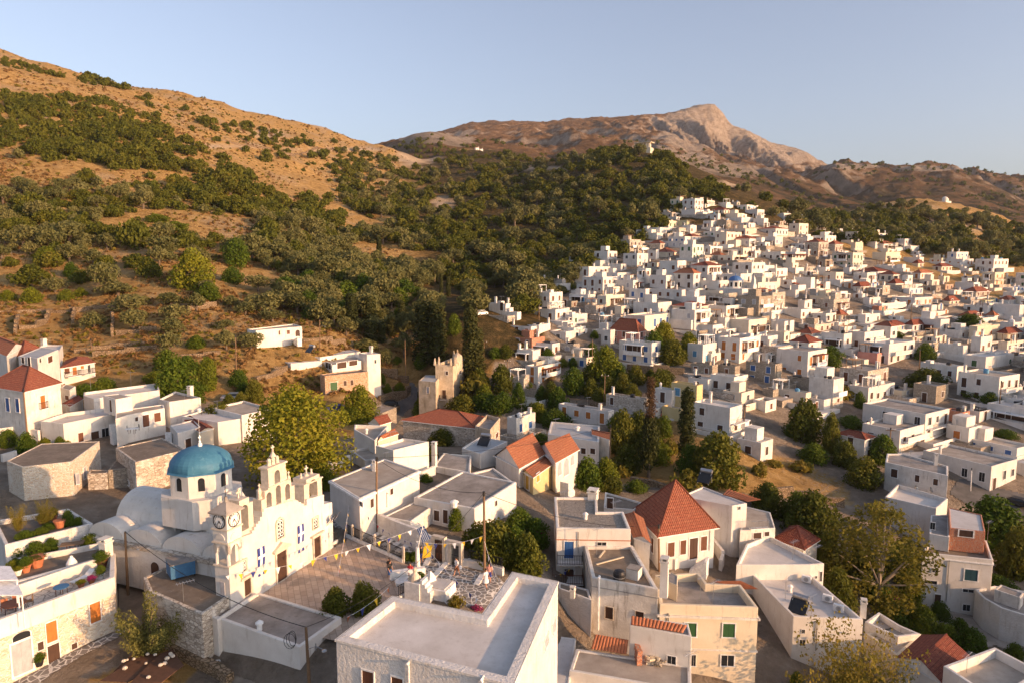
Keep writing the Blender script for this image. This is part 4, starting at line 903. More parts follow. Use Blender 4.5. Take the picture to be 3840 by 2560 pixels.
FF = [(-75,175,255,62,150),(5,182,302,168,260,'brick','gravel','dkwood'),(180,370,440,218,330),(352,495,692,108,200,'white','wroof','glass'),(440,565,622,222,320,'stonegrey'),(45,190,262,280,400,'white','wroof','blue'),(490,685,767,345,450,'white','gravel','blue'),(0,108,122,535,705,'stonegrey','conc','teal'),(85,218,247,645,760,'stone','gravel'),
 (865,1212,1230,728,840,'stonegrey','wroof','dkwood'),(1310,1470,1500,645,880,'white','groof','dkwood'),(1825,2042,2067,522,700,'white','wroof','dkwood'),(1620,1800,1830,545,660,'white','gravel'),(1645,1842,1892,415,520,'stone','gravel'),(1890,2050,2072,425,530,'stone','gravel'),(820,905,912,92,250,'white','wroof','glass'),(1615,1755,1882,225,410,'white','wroof','sky'),(1760,1830,1920,310,400),
 (1935,2110,2227,668,780,'white','conc','glass'),(2150,2420,2480,405,610,'stone','conc'),(2220,2330,2420,305,400,'white','wroof','dkwood'),(2070,2290,2400,1125,1300,'old','wroof','dkwood'),(2215,2330,2430,745,850,'old','gravel'),(2300,2400,2450,640,720,'stone'),(1835,1940,2010,145,240,'stone','gravel','dkwood'),(1730,1860,1890,10,90,'stonegrey','conc','dkwood'),(1890,1960,2000,-20,100,'white','wroof','blue'),(430,885,907,838,960,'rough','conc'),(0,40,215,900,1100,'white','wroof','blue')]
HH = [(660,920,1110,465,700,'stonegrey','conc','wood','b'),(720,885,890,365,440,'white','wroof'),(380,605,700,545,830,'white','wroof','wood','w'),(180,378,388,540,700,'stone','wroof','orange'),(0,350,365,668,800,'white','gravel'),(35,340,545,780,870,'old','gravel'),(1045,1232,1342,648,720,'cream','conc'),(1340,1550,1662,605,770,'stone','conc'),(875,1450,1668,862,1120,'white','conc','glass'),
 (870,1215,1460,1012,1215,'white','conc','dkwood','b'),(1620,1790,1857,845,960,'brick','wroof','dkwood'),(1750,2130,2315,520,790,'white','broof','dkwood','b'),(1405,1740,1800,425,570,'white','wroof','dkwood'),(1645,1850,1967,990,1150,'white','broof'),(1645,2290,2420,1175,1310,'white','broof'),(205,375,490,210,410,'white','tileb','dkwood'),(490,700,772,128,270,'white','broof','dkwood'),
 (735,890,1067,112,270,'white','conc','wood','b'),(880,1115,1352,220,410,'white','wroof','dkwood','b'),(825,1005,1097,305,410,'pink','conc'),(-50,95,292,245,410,'white','wroof','green'),(280,430,612,45,120,'stonew'),(-70,85,107,415,610,'stone','gravel','dkwood'),(1575,1795,1817,235,360,'white'),(1330,1480,1567,210,310,'stonegrey','conc','dkwood'),(1630,1770,1872,95,180,'white'),(1870,1960,2062,155,310,'white','wroof','wood'),
 (1885,1925,2132,58,200,'cream','wroof','orange'),(2110,2200,2330,125,200,'cream','tileb'),(1950,2085,2232,298,400,'white','wroof'),(2140,2200,2352,198,300,'white','wroof','dkwood'),(2250,2420,2520,650,790,'white'),(2250,2400,2500,790,950,'white'),(1850,1945,2052,840,940,'white','broof','dkwood'),(2150,2330,2440,330,420,'white','wroof'),(0,150,200,110,220,'white'),(30,205,212,5,130,'white','wroof','sky','w'),(985,1130,1190,60,200,'white','tile'),(1240,1330,1430,160,230,'cream','conc'),(1440,1540,1640,150,220,'white'),(-120,0,90,150,300,'white','wroof','wood')]
for c, LST in (('j',J),('k',K),('l',LL),('f',FF),('h',HH)):
    for t in LST:
        t = list(t)+[None]*9; hh(c, *t[:5], t[5] or 'white', t[6], t[7], None, t[8] or '')
# named ones
hh('f',125,240,472,428,600,'white','conc','orange',2,label='neat two-storey white house with tall orange-brown shutters above the central gardens')
hh('f',985,1285,1367,212,425,'white','wroof','blue',2,'b',label='white house with blue shutters, a blue balcony door and an arched porch',d=None)
hh('f',905,1155,1222,110,245,'pink','tile','wood',2,rise=3.0,label='pink house under a steep red pyramid roof behind the blue-shuttered house')
hh('f',1465,1700,1747,600,890,'yellow','conc','sky',3,'',label='yellow house with pale blue shutters and a stained white roof parapet',par=1.0)
hh('f',1660,2005,2117,805,1080,'white','wroof','dkwood',2,'b',label='long white two-storey house with a wide balcony right of the tall cypress')
hh('h',1425,2055,2292,1340,1572,'white','conc','glass',1,'',label='wide white shop building with dark glass fronts under red awnings',name='shop',cat='shop')
hh('h',640,890,967,1092,1310,'old','tileb','glass',2,'',rise=.8,label='narrow old house with a glazed upper veranda under a wine-red roof')
hh('o',1155,1270,1303,1385,1475,'white','wroof','glass',2,'b',label='lone white two-storey house at the mouth of the wooded valley')
# ---------------------------------------------------------------- more houses where the village still shows bare ground
MASK = np.zeros((2560//6+2, 4400//6+2), bool)
def cover(u0, v0, u1, v1):
    MASK[max(0,int(v0/6)):max(0,int(v1/6)), max(0,int(u0/6)):max(0,int(u1/6))] = True
for g, L_ in POOL.items():
    pass
def mask_all():
    for o in COL.objects:
        if o.get('category') in ('house','shop','church','tower','building') and o.type == 'EMPTY':
            P = []
            for ch in o.children:
                if ch.name.startswith(('wall','roof')) and ch.type == 'MESH':
                    P += [proj(Vector(v)+o.location) for v in ch.bound_box]
            if P:
                us = [p[0] for p in P]; vs = sorted(p[1] for p in P); b = proj(o.location); cover(min(us), vs[0]+(vs[-1]-vs[0])*.12, max(us), min(vs[-1], b[1]+8))
mask_all()
VP = [(2050,1180),(2130,1010),(2350,960),(2480,850),(2560,770),(2760,770),(2960,830),(3300,900),(3540,980),(3840,1050),(4120,1110),(4150,1640),(3840,1660),(3500,1640),(3250,1600),(2900,1500),(2700,1400),(2400,1300),(2150,1290)]
GREEN = [(3010,1640,140,110),(3450,1560,60,50),(2900,1560,120,60),(2480,1180,110,80),(2540,1330,120,70),(2240,1420,140,90),(3120,1330,60,40),(3500,1370,110,50),(3480,1330,60,60),(2740,890,40,25)]
def fill():
    rs = random.Random(77); n = 0
    for _ in range(7500):
        u = rs.uniform(2030, 4150); v = rs.uniform(770, 1650)
        if not in_poly(np.array([u]), np.array([v]), VP)[0] or any(abs(u-a) < c and abs(v-b) < d for a, b, c, d in GREEN): continue
        h = hit(u, v)
        if h is None: continue
        d = h.y; k = F/d; w = rs.uniform(8.5, 14)*k; hp = rs.choice([3.4,3.8,6.2,6.6])*k*.97; f = rs.uniform(.4,.68)
        u0, u1, v0 = u-w*f, u+w*(1-f), v-hp; sub = MASK[int(v0/6):int(v/6)+1, int(u0/6):int(u1/6)+1]; low = MASK[int((v-hp*.25)/6):int(v/6)+1, int(u0/6):int(u1/6)+1]
        if sub.size == 0 or low.mean() > .55 or sub.mean() > .74: continue
        hh('p', u0, u, u1, v0, v, rs.choices(['white','old','stonegrey','cream','stone'], [.66,.14,.09,.07,.04])[0], rs.choices([None,'tile','tileb','tileo'], [.88,.06,.04,.02])[0], None, None, rs.choice(['','','b','p']))
        cover(u0, v0+hp*.1, u1, v); n += 1
    print('filled', n)
fill()
# ---------------------------------------------------------------- the nearer buildings, roof outline by roof outline
# bottom left: stone house with terraces
S1, P1 = poly_house('b', [(-300,1165),(930,705),(935,512),(-330,860)], 2.4, 'stone house with a white terrace parapet, orange shutters and an arched grey double door', 'stonew', 'crazyw', .85, .3, name='stone_house',
  win=[(95,1228,262,1480,'greyd'),(100,1150,250,1222,'glass','frame',True,'fanlight'),(375,1065,465,1225,'orange'),(733,910,820,1065,'orange'),(388,1250,487,1395,'dkwood','frame',False,'shutter'),(582,1240,630,1285,'dkwood'),(305,1230,355,1295,'dkwood','stonew' and 'frame')])
m = MB(); O_ = inset(P1, -.07); I_ = inset(P1, .33)
for k in range(4):
    a_, b_, c_, d_ = O_[k], O_[(k+1)%4], I_[(k+1)%4], I_[k]; m.poly([(a_[0],a_[1],1.05),(b_[0],b_[1],1.05),(b_[0],b_[1],2.44),(a_[0],a_[1],2.44)]); m.poly([(a_[0],a_[1],2.44),(b_[0],b_[1],2.44),(c_[0],c_[1],2.44),(d_[0],d_[1],2.44)]); m.poly([(d_[0],d_[1],2.44),(c_[0],c_[1],2.44),(c_[0],c_[1],1.5),(d_[0],d_[1],1.5)])
soften(m.build('parapet', M['white'], S1))
S2, P2 = poly_house('b', [(120,778),(845,535),(832,415),(60,560)], 2.55, 'flat grey gravel roof terrace with flower pots behind the paved white terrace', 'white', 'gravel', .5, .25, name='terrace_house', chim=[(872,560,1.6,.75)])
S3, P3 = poly_house('b', [(38,440),(760,262),(560,140),(-60,240)], 3.4, 'white-walled garden terrace with planting beds at the left edge', 'rough', 'gravel', .45, .3, name='garden_terrace')
# brown roofed house in front of the church, lower half and its side roof
S4, P4 = poly_house('b', [(1215,815),(1650,1005),(1880,850),(1770,650),(1385,600),(1168,705)], 1.5, 'rough stone house with a big brown flat roof carrying the blue tank', 'stonegrey', 'gravel', .12, .3, name='stone_house')
S5, P5 = poly_house('b', [(1652,990),(1775,1048),(2091,838),(1985,800),(1880,850)], .75, 'small lean-to with a white rim below the clock tower', 'white', 'gravel', .25, .22, name='lean_to')
S6, P6 = poly_house('p', [(765,2297),(1123,2425),(1281,2311),(973,2219)], .6, 'white block house with a stained concrete roof and blue door beside the stone steps', 'white', 'conc', .14, .3, name='white_house',
  win=[(783,2370,800,2450,'blue','frame',False,'door'),(780,2322,800,2368,'glass'),(1208,2420,1235,2478,'glass')])
# the L-shaped white building at the bottom centre
P7px = [(1259,2395),(1940,2556),(1935,2640),(1990,2570),(2092,2178),(1922,2143),(1809,2301),(1471,2233)]
S7, P7 = poly_house('p', [(1259,2395),(1924,2565),(2093,2178),(1922,2143),(1809,2301),(1471,2233)], 5.0, 'large L-shaped white building with a smooth pale flat roof', 'rough', 'wroof', .45, .6, zb=-5, name='white_building', cat='building',
  win=[(1360,2514,1402,2600,'wood','tile' and 'frame'),(1470,2538,1512,2620,'wood'),(2070,2325,2082,2365,'greyd'),(2040,2385,2055,2420,'greyd')])
# bottom centre right
S8, P8 = poly_house('g', [(465,1465),(1468,1640),(1462,1420),(955,1345),(525,1283)], -4.2, 'low white house whose roof holds a pile of red bricks', 'white', 'broof', .12, .3, name='white_house')
S9, P9 = poly_house('g', [(962,1092),(1468,1188),(1440,1080),(975,1020)], -1.6, 'white block with a strip of dark red roof tiles along its top edge', 'white', 'conc', .1, .2, name='white_house', win=[(1268,1345,1338,1412,'glass')])
S10, P10 = poly_house('g', [(1205,922),(2012,950),(1868,760),(1592,748),(1525,662),(1168,682)], -2.2, 'cream two-storey house with green shutters and a stained cornice', 'cream', 'conc', .75, .3, name='cream_house',
  win=[(1722,1080,1820,1190,'green'),(1412,1075,1505,1185,'green'),(1708,1338,1812,1425,'glass'),(1466,1335,1500,1425,'glass')], ant=[(1535,920,2.6),(1640,925,2.2)])
S11, P11 = poly_house('g', [(652,705),(1195,800),(985,440),(590,442)], -.9, 'old white house with a mould-stained grey roof carrying two water tanks', 'old', 'gravel', .3, .35, name='old_house',
  win=[(762,945,825,1040,'dkwood','stonew'),(1010,982,1075,1030,'dkwood','stonew')], chim=[(1240,860,3.2,.65)], ant=[(692,520,2.8)])
S12, P12 = poly_house('g', [(362,300),(970,310),(910,165),(700,165),(695,48),(345,45)], .9, 'white house with a slate-slab roof and a blue balcony door hung with bunting', 'white', 'slab', .25, .3, name='white_house',
  win=[(428,410,503,545,'blue','frame',False,'door'),(697,415,770,442,'glass'),(428,635,505,695,'dkwood')], chim=[(662,70,.9,1.0)])
S13, P13 = poly_house('g', [(380,790),(650,890),(625,800),(378,735)], -2.6, 'low white annex with a brown roof beside the L-shaped building', 'rough', 'gravel', .12, .2, name='annex', chim=[(495,870,.7,.4)])
S14, P14 = poly_house('g', [(1010,165),(1205,360),(1655,290),(1440,90)], -2.0, 'white house with dark red shutters under a steep red pyramid roof', 'white', 'conc', 0, .2, name='red_roofed_house', tile='tile', rise=4.6, tk='pyr', over=.45,
  win=[(1270,418,1325,535,'wood'),(1373,400,1420,515,'wood'),(1448,382,1515,552,'dkwood'),(1540,368,1590,482,'wood'),(1140,385,1158,500,'wood')])
S15, P15 = poly_house('g', [(1000,378),(1125,420),(1065,222),(922,195)], -.3, 'low outhouse with an orange tiled roof beside the pyramid roof', 'white', 'conc', 0, .2, name='outhouse', tile='tileo', rise=.5, tk='gable', over=.15)
S16, P16 = poly_house('g', [(1376,40),(1800,118),(1920,98),(1560,-40)], -1.0, 'tall pink-lit white house with a tiled canopy and a railed terrace', 'white', 'wroof', .15, .2, name='white_house', win=[(1845,125,1865,150,'glass')])
S17, P17 = poly_house('g', [(1862,320),(2150,300),(2110,170),(1900,120)], -3.9, 'railed white terrace wing below the tiled canopy', 'white', 'broof', .1, .2, name='terrace_wing', win=[(1970,338,2035,385,'dkwood'),(2062,330,2100,365,'dkwood')])
# right foreground
S18, P18 = poly_house('i', [(205,1022),(778,1047),(275,620),(-110,560),(-120,690)], -6.2, 'white house with a long pale roof carrying a water heater and three fan units', 'white', 'wroof', .55, .28, name='white_house', win=[(275,1128,300,1160,'glass'),(257,1210,305,1260,'glass')], chim=[(775,1030,1.5,.5)])
S19, P19 = poly_house('i', [(-260,600),(345,600),(460,590),(0,355),(-180,430)], -5.0, 'white house behind the long pale roof with a wall-topped upper terrace', 'white', 'wroof', .5, .28, name='white_house', win=[(420,655,440,735,'glass'),(382,690,400,712,'glass')])
S20, P20 = poly_house('i', [(65,390),(290,470),(405,395),(180,300)], -6.6, 'house with a low dark red hipped roof half hidden by trees', 'old', 'conc', 0, .2, name='red_roofed_house', tile='tileb', rise=1.6, over=.3)
S21, P21 = poly_house('i', [(1262,500),(1840,560),(1785,400),(1330,375)], -9.2, 'grey-white three-storey building with a blue-green shutter beside the plane tree', 'white', 'gravel', .5, .25, zb=-19, name='three_storey_house',
  win=[(1605,640,1712,730,'teal'),(1590,800,1680,825,'glass'),(1275,728,1380,755,'glass'),(1358,842,1410,945,'dkwood','frame',False,'door'),(1340,630,1390,662,'glass'),(1262,825,1292,845,'glass'),(1590,925,1650,975,'glass')], ant=[(1790,420,3.0)])
S22, P22 = poly_house('i', [(1482,298),(1775,330),(1745,190),(1470,130)], -6.6, 'unfinished bare brick storey on the roof of the three-storey building', 'brick', 'wroof', .1, .2, zb=-9.6, name='brick_storey', win=[(1560,318,1675,372,'dkwood')])
S23, P23 = poly_house('i', [(1318,345),(1482,375),(1480,190),(1330,195)], -7.6, 'small white rooftop room beside the bare brick storey', 'white', 'conc', .1, .2, zb=-9.6, name='rooftop_room', win=[(1325,255,1365,310,'glass')])
S24, P24 = poly_house('i', [(1690,800),(1760,870),(1900,950),(2091,1010),(2300,1050),(2300,850),(1850,770)], -13.0, 'white building with a curved front wall at the right edge', 'rough', 'conc', .3, .3, name='curved_white_building', cat='building')
S25, P25 = poly_house('i', [(1850,800),(2060,870),(2091,830),(1900,760)], -11.8, 'grey rooftop room on the curved white building', 'old', 'conc', .1, .2, zb=-13.6, name='rooftop_room')
S26, P26 = poly_house('i', [(1432,1425),(1850,1700),(2250,1480),(1850,1272)], -6.0, 'white house in the bottom right corner with a deep walled roof', 'white', 'broof', .8, .3, name='white_house')
S27, P27 = poly_house('i', [(1062,1362),(1424,1568),(1640,1350),(1262,1180)], -8.2, 'house with a broad brown tiled gable roof in the bottom right', 'white', 'conc', 0, .2, name='tiled_house', tile='tileb', rise=1.1, tk='gable', over=.15)
S28, P28 = poly_house('i', [(790,1065),(1060,1190),(1250,1165),(1075,1090),(905,985)], -9.2, 'low house with a walled brown roof beside the white chimney', 'old', 'broof', .6, .3, name='low_house')
S29, P29 = poly_house('i', [(800,1160),(1060,1345),(1260,1170),(1080,1095)], -9.8, 'low terrace with a white-capped wall in front of the brown tiles', 'cream', 'broof', .3, .3, name='low_terrace')
S88, P88 = poly_house('h', [(1078,1300),(1655,1425),(1655,1335),(1240,1222),(1092,1222)], -5.0, 'old grey-white two-storey house with a ragged roof before the shop', 'old', 'conc', .25, .3, name='old_house', win=[(1130,1365,1190,1440,'dkwood'),(1350,1420,1392,1482,'dkwood'),(1518,1455,1562,1512,'dkwood')], ant=[(1300,1330,2.4)], chim=[(1540,1330,1.6,.5)])
S30, P30 = poly_house('i', [(955,45),(1375,140),(1470,60),(1060,-60)], -7.5, 'long white house with satellite dishes beyond the plane tree', 'white', 'wroof', .6, .25, name='white_house')
S31, P31 = poly_house('g', [(1165,690),(1350,770),(1355,690),(1300,660)], -1.4, 'small tan roof cabin between the old house and the cream house', 'grey' and 'cream', 'conc', .05, .1, name='roof_cabin')
# behind the plaza
S32, P32 = poly_house('p', [(1236,1800),(1348,1868),(1573,1763),(1441,1718)], 4.4, 'long white house with a brown slab roof behind the square', 'white', 'broof', .1, .25, name='white_house',
  win=[(1388,1868,1400,1900,'dkwood'),(1462,1830,1473,1852,'dkwood'),(1350,1880,1362,1895,'glass')], chim=[(1405,1765,.9,.4)])
S33, P33 = poly_house('d', [(1098,1150),(1262,1192),(1588,1112),(1350,1080)], 4.4, 'blank white cube house lit pink behind the long white house', 'white', 'wroof', .35, .25, name='white_house')
S34, P34 = poly_house('d', [(900,1000),(1090,1105),(1215,965),(905,955)], 3.4, 'low white house with a pinkish terrace beside the plane tree', 'white', 'broof', .5, .25, name='white_house')
S35, P35 = poly_house('d', [(1120,1110),(1165,1085),(1305,1040),(1240,1015)], 3.0, 'tiny hut with an orange tiled roof near the plane tree', 'cream', 'conc', 0, .2, name='tiled_hut', tile='tileo', rise=.5, tk='gable', over=.1)
S36, P36 = poly_house('d', [(1040,940),(1140,960),(1240,930),(1170,905)], 2.2, 'little gabled stone shed behind the plane tree', 'cream', 'conc', 0, .2, name='stone_shed', tile='tileb', rise=1.0, tk='gable', over=.1)
S37, P37 = poly_house('p', [(1551,1863),(1780,1905),(1937,1805),(1733,1764)], 2.6, 'white house with a mottled slab roof and a shaded porch behind the garden wall', 'rough', 'conc', .15, .3, name='white_house',
  win=[(1628,1912,1648,1950,'dkwood'),(1662,1910,1680,1960,'dkwood','frame',False,'door'),(1855,1875,1863,1895,'dkwood')])
S38, P38 = poly_house('e', [(1042,205),(1262,248),(1432,128),(1292,86)], 1.9, 'small outbuilding with a weathered grey roof beside the garden wall', 'rough', 'conc', .08, .2, name='outbuilding')
S39, P39 = poly_house('d', [(1800,1440),(2060,1568),(2390,1500),(2180,1350)], 1.6, 'flat-roofed white wing in front of the tiled gables', 'old', 'conc', .2, .3, name='white_house')
S40, P40 = poly_house('f', [(-150,1240),(65,1352),(292,1225),(80,1110)], 1.0, 'white gable-ended house with a large weathered orange tiled roof', 'white', 'conc', 0, .2, name='gabled_house', tile='tileo', rise=2.0, tk='gable', ax=1, over=.25)
S41, P41 = poly_house('f', [(225,1170),(402,1297),(606,1185),(432,1100)], .9, 'arcaded white house with an orange tiled roof and arched windows', 'white', 'conc', 0, .2, name='arcaded_house', tile='tileo', rise=1.6, tk='gable', ax=1, over=.25,
  win=[(425,1300,455,1420,'greyd','frame',True),(478,1265,522,1420,'greyd','frame',True),(543,1235,570,1325,'greyd','frame',True)])
S42, P42 = poly_house('f', [(70,1365),(195,1435),(385,1300),(290,1235)], .2, 'yellow porch under a sagging tiled lean-to', 'yellow', 'conc', 0, .2, name='yellow_porch', tile='tileo', rise=.4, tk='gable', ax=1, over=.2, win=[(80,1420,105,1540,'ochre'),(125,1425,158,1550,'ochre'),(222,1400,250,1480,'ochre')])
S43, P43 = poly_house('d', [(1352,915),(2018,990),(2095,890),(1668,815)], .9, 'long rubble-walled house under a red tiled roof', 'stonegrey', 'conc', 0, .2, name='long_stone_house', tile='tile', rise=1.4, over=.25)
S44, P44 = poly_house('d', [(2012,968),(2152,1005),(2242,895),(2120,862)], 1.6, 'square concrete roof tank room at the end of the long stone house', 'tower', 'conc', .6, .2, name='concrete_room', win=[(2200,1030,2225,1075,'wood')])
S45, P45 = poly_house('f', [(330,1045),(800,1118),(806,965),(360,928)], -1.2, 'white house with a pale blue-grey flat roof behind the tiled gables', 'white', 'groof', .2, .3, name='white_house', win=[(635,1172,678,1225,'dkwood'),(720,1175,765,1225,'dkwood')])
S46, P46 = poly_house('f', [(738,1045),(895,1092),(900,1030),(735,1005)], -1.1, 'orange tiled porch roof beside the blue-grey roof', 'old', 'conc', 0, .2, name='tiled_porch', tile='tileo', rise=.4, tk='gable', over=.1)
S47, P47 = poly_house('g', [(750,130),(1000,150),(1060,90),(760,5)], -1.5, 'dark grey flat-roofed house behind the pyramid roof', 'white', 'gravel', .2, .2, name='grey_roofed_house', win=[(775,55,825,140,'dkwood')])
S48, P48 = poly_house('d', [(1890,1170),(2060,1225),(2310,1110),(2060,1065)], 1.3, 'low white house with a wet grey roof and a water heater', 'white', 'groof', .2, .25, name='white_house')
# left foreground and the modern white house
S49, P49 = poly_house('a', [(370,925),(580,948),(1055,855),(1000,800),(600,850)], 4.6, 'long low white house with a curved corner and brown doors behind the stone roofs', 'white', 'wroof', .5, .2, name='white_house',
  win=[(718,1032,766,1112,'wood','frame',False,'door'),(836,1020,910,1103,'dkwood'),(935,990,1000,1085,'glass'),(435,1092,470,1125,'dkwood')])
S50, P50 = poly_house('a', [(1060,905),(1172,868),(1512,805),(1500,770),(1060,830)], 5.2, 'upper white wing with a brown door and outdoor stairs', 'white', 'broof', .12, .2, name='white_wing',
  win=[(1310,868,1370,975,'wood','frame',False,'door'),(1415,848,1475,928,'wood'),(1240,888,1268,925,'dkwood')])
S51, P51 = poly_house('a', [(945,690),(1060,725),(1212,700),(1100,672)], 7.2, 'white rooftop stair room with a narrow dark door', 'white', 'broof', .08, .2, zb=4.6, name='stair_room', win=[(1010,730,1030,840,'dkwood','frame',False,'door')], )
S52, P52 = poly_house('a', [(1455,725),(1555,748),(1845,708),(1610,650)], 5.6, 'plain white block with a small chimney behind the upper wing', 'white', 'gravel', .3, .25, name='white_block', chim=[(1750,700,1.4,.7)])
S53, P53 = poly_house('a', [(765,690),(860,720),(1465,640),(1450,575),(770,660)], 6.0, 'rear white roof terrace with low parapets and aerials', 'white', 'wroof', .4, .25, name='rear_terrace', ant=[(835,635,3.0),(1205,600,2.5)])
S54, P54 = poly_house('a', [(200,1345),(660,1295),(915,1108),(380,1130),(60,1290)], 4.2, 'stone and white house with a wide grey screed roof at the left', 'stonew', 'gravel', .06, .2, name='stone_house', win=[(700,1410,730,1500,'cream' and 'greyd'),(765,1350,790,1450,'greyd')])
S55, P55 = poly_house('a', [(1060,1168),(1242,1302),(1705,1185),(1490,1075)], 4.0, 'whitewashed stone house with a dark grey roof behind the church dome', 'stonegrey', 'gravel', .1, .25, name='stone_house', win=[(1145,1455,1185,1500,'dkwood')])
S56, P56 = poly_house('a', [(990,1375),(1245,1350),(1200,1290),(1060,1285)], 2.4, 'low stone outhouse with a sloping brown roof', 'stone', 'gravel', .05, .2, name='stone_outhouse')
S57, P57 = poly_house('a', [(1560,965),(1630,1035),(1842,975),(1780,910)], 3.6, 'small white house with outside steps and a dark door left of the trees', 'white', 'wroof', .15, .2, name='white_house', win=[(1702,1085,1755,1170,'dkwood','frame',False,'door')])
S58, P58 = poly_house('a', [(1690,910),(1835,1025),(1960,990),(1800,890)], 3.3, 'red-brown tiled porch behind the small white house', 'cream', 'conc', 0, .2, name='tiled_porch', tile='tileb', rise=.4, tk='gable', over=.1)
S59, P59 = poly_house('a', [(1670,880),(2000,935),(2290,890),(1945,800)], 3.8, 'broad white flat roof beside the big plane tree', 'white', 'wroof', .2, .25, name='white_house')
S60, P60 = poly_house('a', [(1945,800),(2220,870),(2500,810),(2240,735)], 4.4, 'white roof with a stored ladder left of the plane tree', 'white', 'broof', .3, .25, name='white_house')
S61, P61 = poly_house('a', [(-120,600),(222,655),(552,575),(340,480)], 9.0, 'tall pale house with blue and orange shutters under a red hipped roof', 'old', 'conc', 0, .2, name='red_roofed_house', tile='tile', rise=2.6, over=.25,
  win=[(370,690,415,810,'orange'),(55,715,88,835,'blue'),(145,720,178,840,'blue')])
S62, P62 = poly_house('a', [(168,330),(342,350),(537,270),(370,250)], 12.0, 'white two-storey house with a grey roof above the red hipped roof', 'white', 'groof', .06, .2, name='white_house', win=[(357,352,377,388,'dkwood'),(438,330,482,387,'wood'),(258,340,282,435,'dkwood'),(200,340,225,395,'dkwood')])
S63, P63 = poly_house('a', [(555,440),(868,388),(800,340),(610,372)], 8.0, 'white house with two balconies under a red tiled roof', 'white', 'conc', 0, .2, name='veranda_house', tile='tile', rise=.8, tk='hip', over=.2, win=[(665,430,705,500,'orange','frame',False,'door'),(738,418,770,445,'orange'),(590,440,640,490,'wood'),(805,410,830,480,'glass','frame',False,'door')])
S64, P64 = poly_house('a', [(-150,240),(60,330),(230,235),(0,150)], 12.0, 'white gabled house at the far left edge', 'white', 'conc', 0, .2, name='gabled_house', tile='tileo', rise=1.2, tk='gable', over=.1)
S65, P65 = poly_house('a', [(110,315),(200,345),(370,260),(250,240)], 11.0, 'small house with a red pyramid roof at the left edge', 'white', 'conc', 0, .2, name='red_roofed_house', tile='tile', rise=2.0, tk='pyr', over=.2)
S66, P66 = poly_house('a', [(350,245),(540,290),(575,228),(420,225)], 10.0, 'white wall-topped terrace house behind the grey roof', 'white', 'wroof', .3, .2, name='white_house', chim=[(405,240,1.2,.8)])
S67, P67 = poly_house('a', [(-200,480),(0,520),(250,440),(90,400)], 8.0, 'white roof terrace with a potted pine at the left edge', 'white', 'wroof', .4, .2, name='white_house')
S68, P68 = poly_house('a', [(555,620),(640,640),(695,605),(600,585)], 6.4, 'small stone annex with an orange door beside the red hipped roof', 'old', 'conc', .08, .2, name='stone_annex', win=[(600,690,635,730,'wood')])
S69, P69 = poly_house('a', [(565,770),(640,790),(760,720),(680,700)], 4.8, 'patio canopy with a red tiled roof behind the round chimney', 'old', 'conc', 0, .2, name='tiled_canopy', tile='tileb', rise=.3, tk='gable', over=.1)
S70, P70 = poly_house('d', [(250,378),(320,398),(606,372),(545,345)], 5.4, 'modern white house with paired windows on a stone base', 'white', 'wroof', .12, .2, name='modern_house', win=[(488,435,520,487,'glass'),(540,430,566,482,'glass')])
S71, P71 = poly_house('d', [(588,495),(632,510),(1030,472),(960,450)], 4.0, 'orange stone house with a green door below the modern white house', 'stoneor', 'gravel', .15, .25, name='stone_house', win=[(682,568,748,645,'green','stonew',False,'door'),(805,555,832,600,'dkwood','stonew'),(868,548,893,595,'dkwood','stonew')])
S72, P72 = poly_house('d', [(600,380),(700,410),(965,372),(930,338),(610,335)], 4.9, 'shaded veranda with white posts on the modern white house', 'white', 'broof', .05, .2, name='veranda', win=[(640,390,690,445,'glass'),(745,385,830,440,'dkwood'),(855,370,930,415,'dkwood')])
S73, P73 = poly_house('d', [(300,320),(590,340),(960,288),(855,255)], 5.9, 'rear white block of the modern house with a long flat roof', 'white', 'wroof', .2, .2, name='white_block')
S74, P74 = poly_house('d', [(945,300),(1020,318),(1142,308),(1060,288)], 6.2, 'white corner block with one small window and a chimney', 'white', 'wroof', .15, .2, name='white_block', win=[(1088,362,1105,395,'glass')], chim=[(1058,300,1.2,.6)])
S75, P75 = poly_house('d', [(-80,85),(0,95),(422,60),(345,36)], 11.9, 'long low white house with an arched doorway on the dry slope', 'white', 'broof', .2, .2, name='white_house', win=[(206,97,222,136,'wood'),(282,92,310,130,'wood'),(362,90,402,150,'dkwood','frame',True)])
S76, P76 = poly_house('d', [(0,610),(20,620),(145,540),(60,520)], 2.5, 'grey stone barn at the edge of the leafy trees', 'grey', 'gravel', .1, .2, name='stone_barn')
# stone tower house
S77, P77 = poly_house('d', [(1648,408),(1808,412),(1962,345),(1835,330)], 4.2, 'square weathered tower house with horned battlements', 'tower', 'gravel', .8, .35, name='tower_house', cat='tower',
  win=[(1743,468,1765,502,'dkwood'),(1865,463,1881,494,'dkwood'),(1712,640,1745,718,'dkwood','tower',False,'door'),(1600,735,1635,790,'greyd')])
S78, P78 = poly_house('d', [(1494,555),(1650,568),(1700,505),(1560,500)], 1.2, 'lower wing with a grey roof against the tower house', 'tower', 'groof', .08, .25, name='tower_wing', win=[(1565,612,1592,668,'greyd','stonew')])
for p in P77:
    c = Vector((S77.location.x, S77.location.y)); q = Vector(p).lerp(c, .08); m = MB()
    for k in range(4):
        o = Vector(((k%2-.5)*.9, (k//2-.5)*.9)); m.tube((q.x+o.x,q.y+o.y,4.1), (q.x+o.x,q.y+o.y,5.6+.3*(k%2)), .32, .08, 5)
    m.build('battlement', M['tower'], S77)
m = MB(); c = S77.location; m.box((c.x+1.0, c.y-1.5, 3.5), 1.6, 1.6, 1.9, (.8,.6)); m.lathe((c.x+1.0,c.y-1.5,5.4), [(1.1,0),(.9,.4),(.2,.9)], 8); m.build('roof_turret', M['tower'], S77)
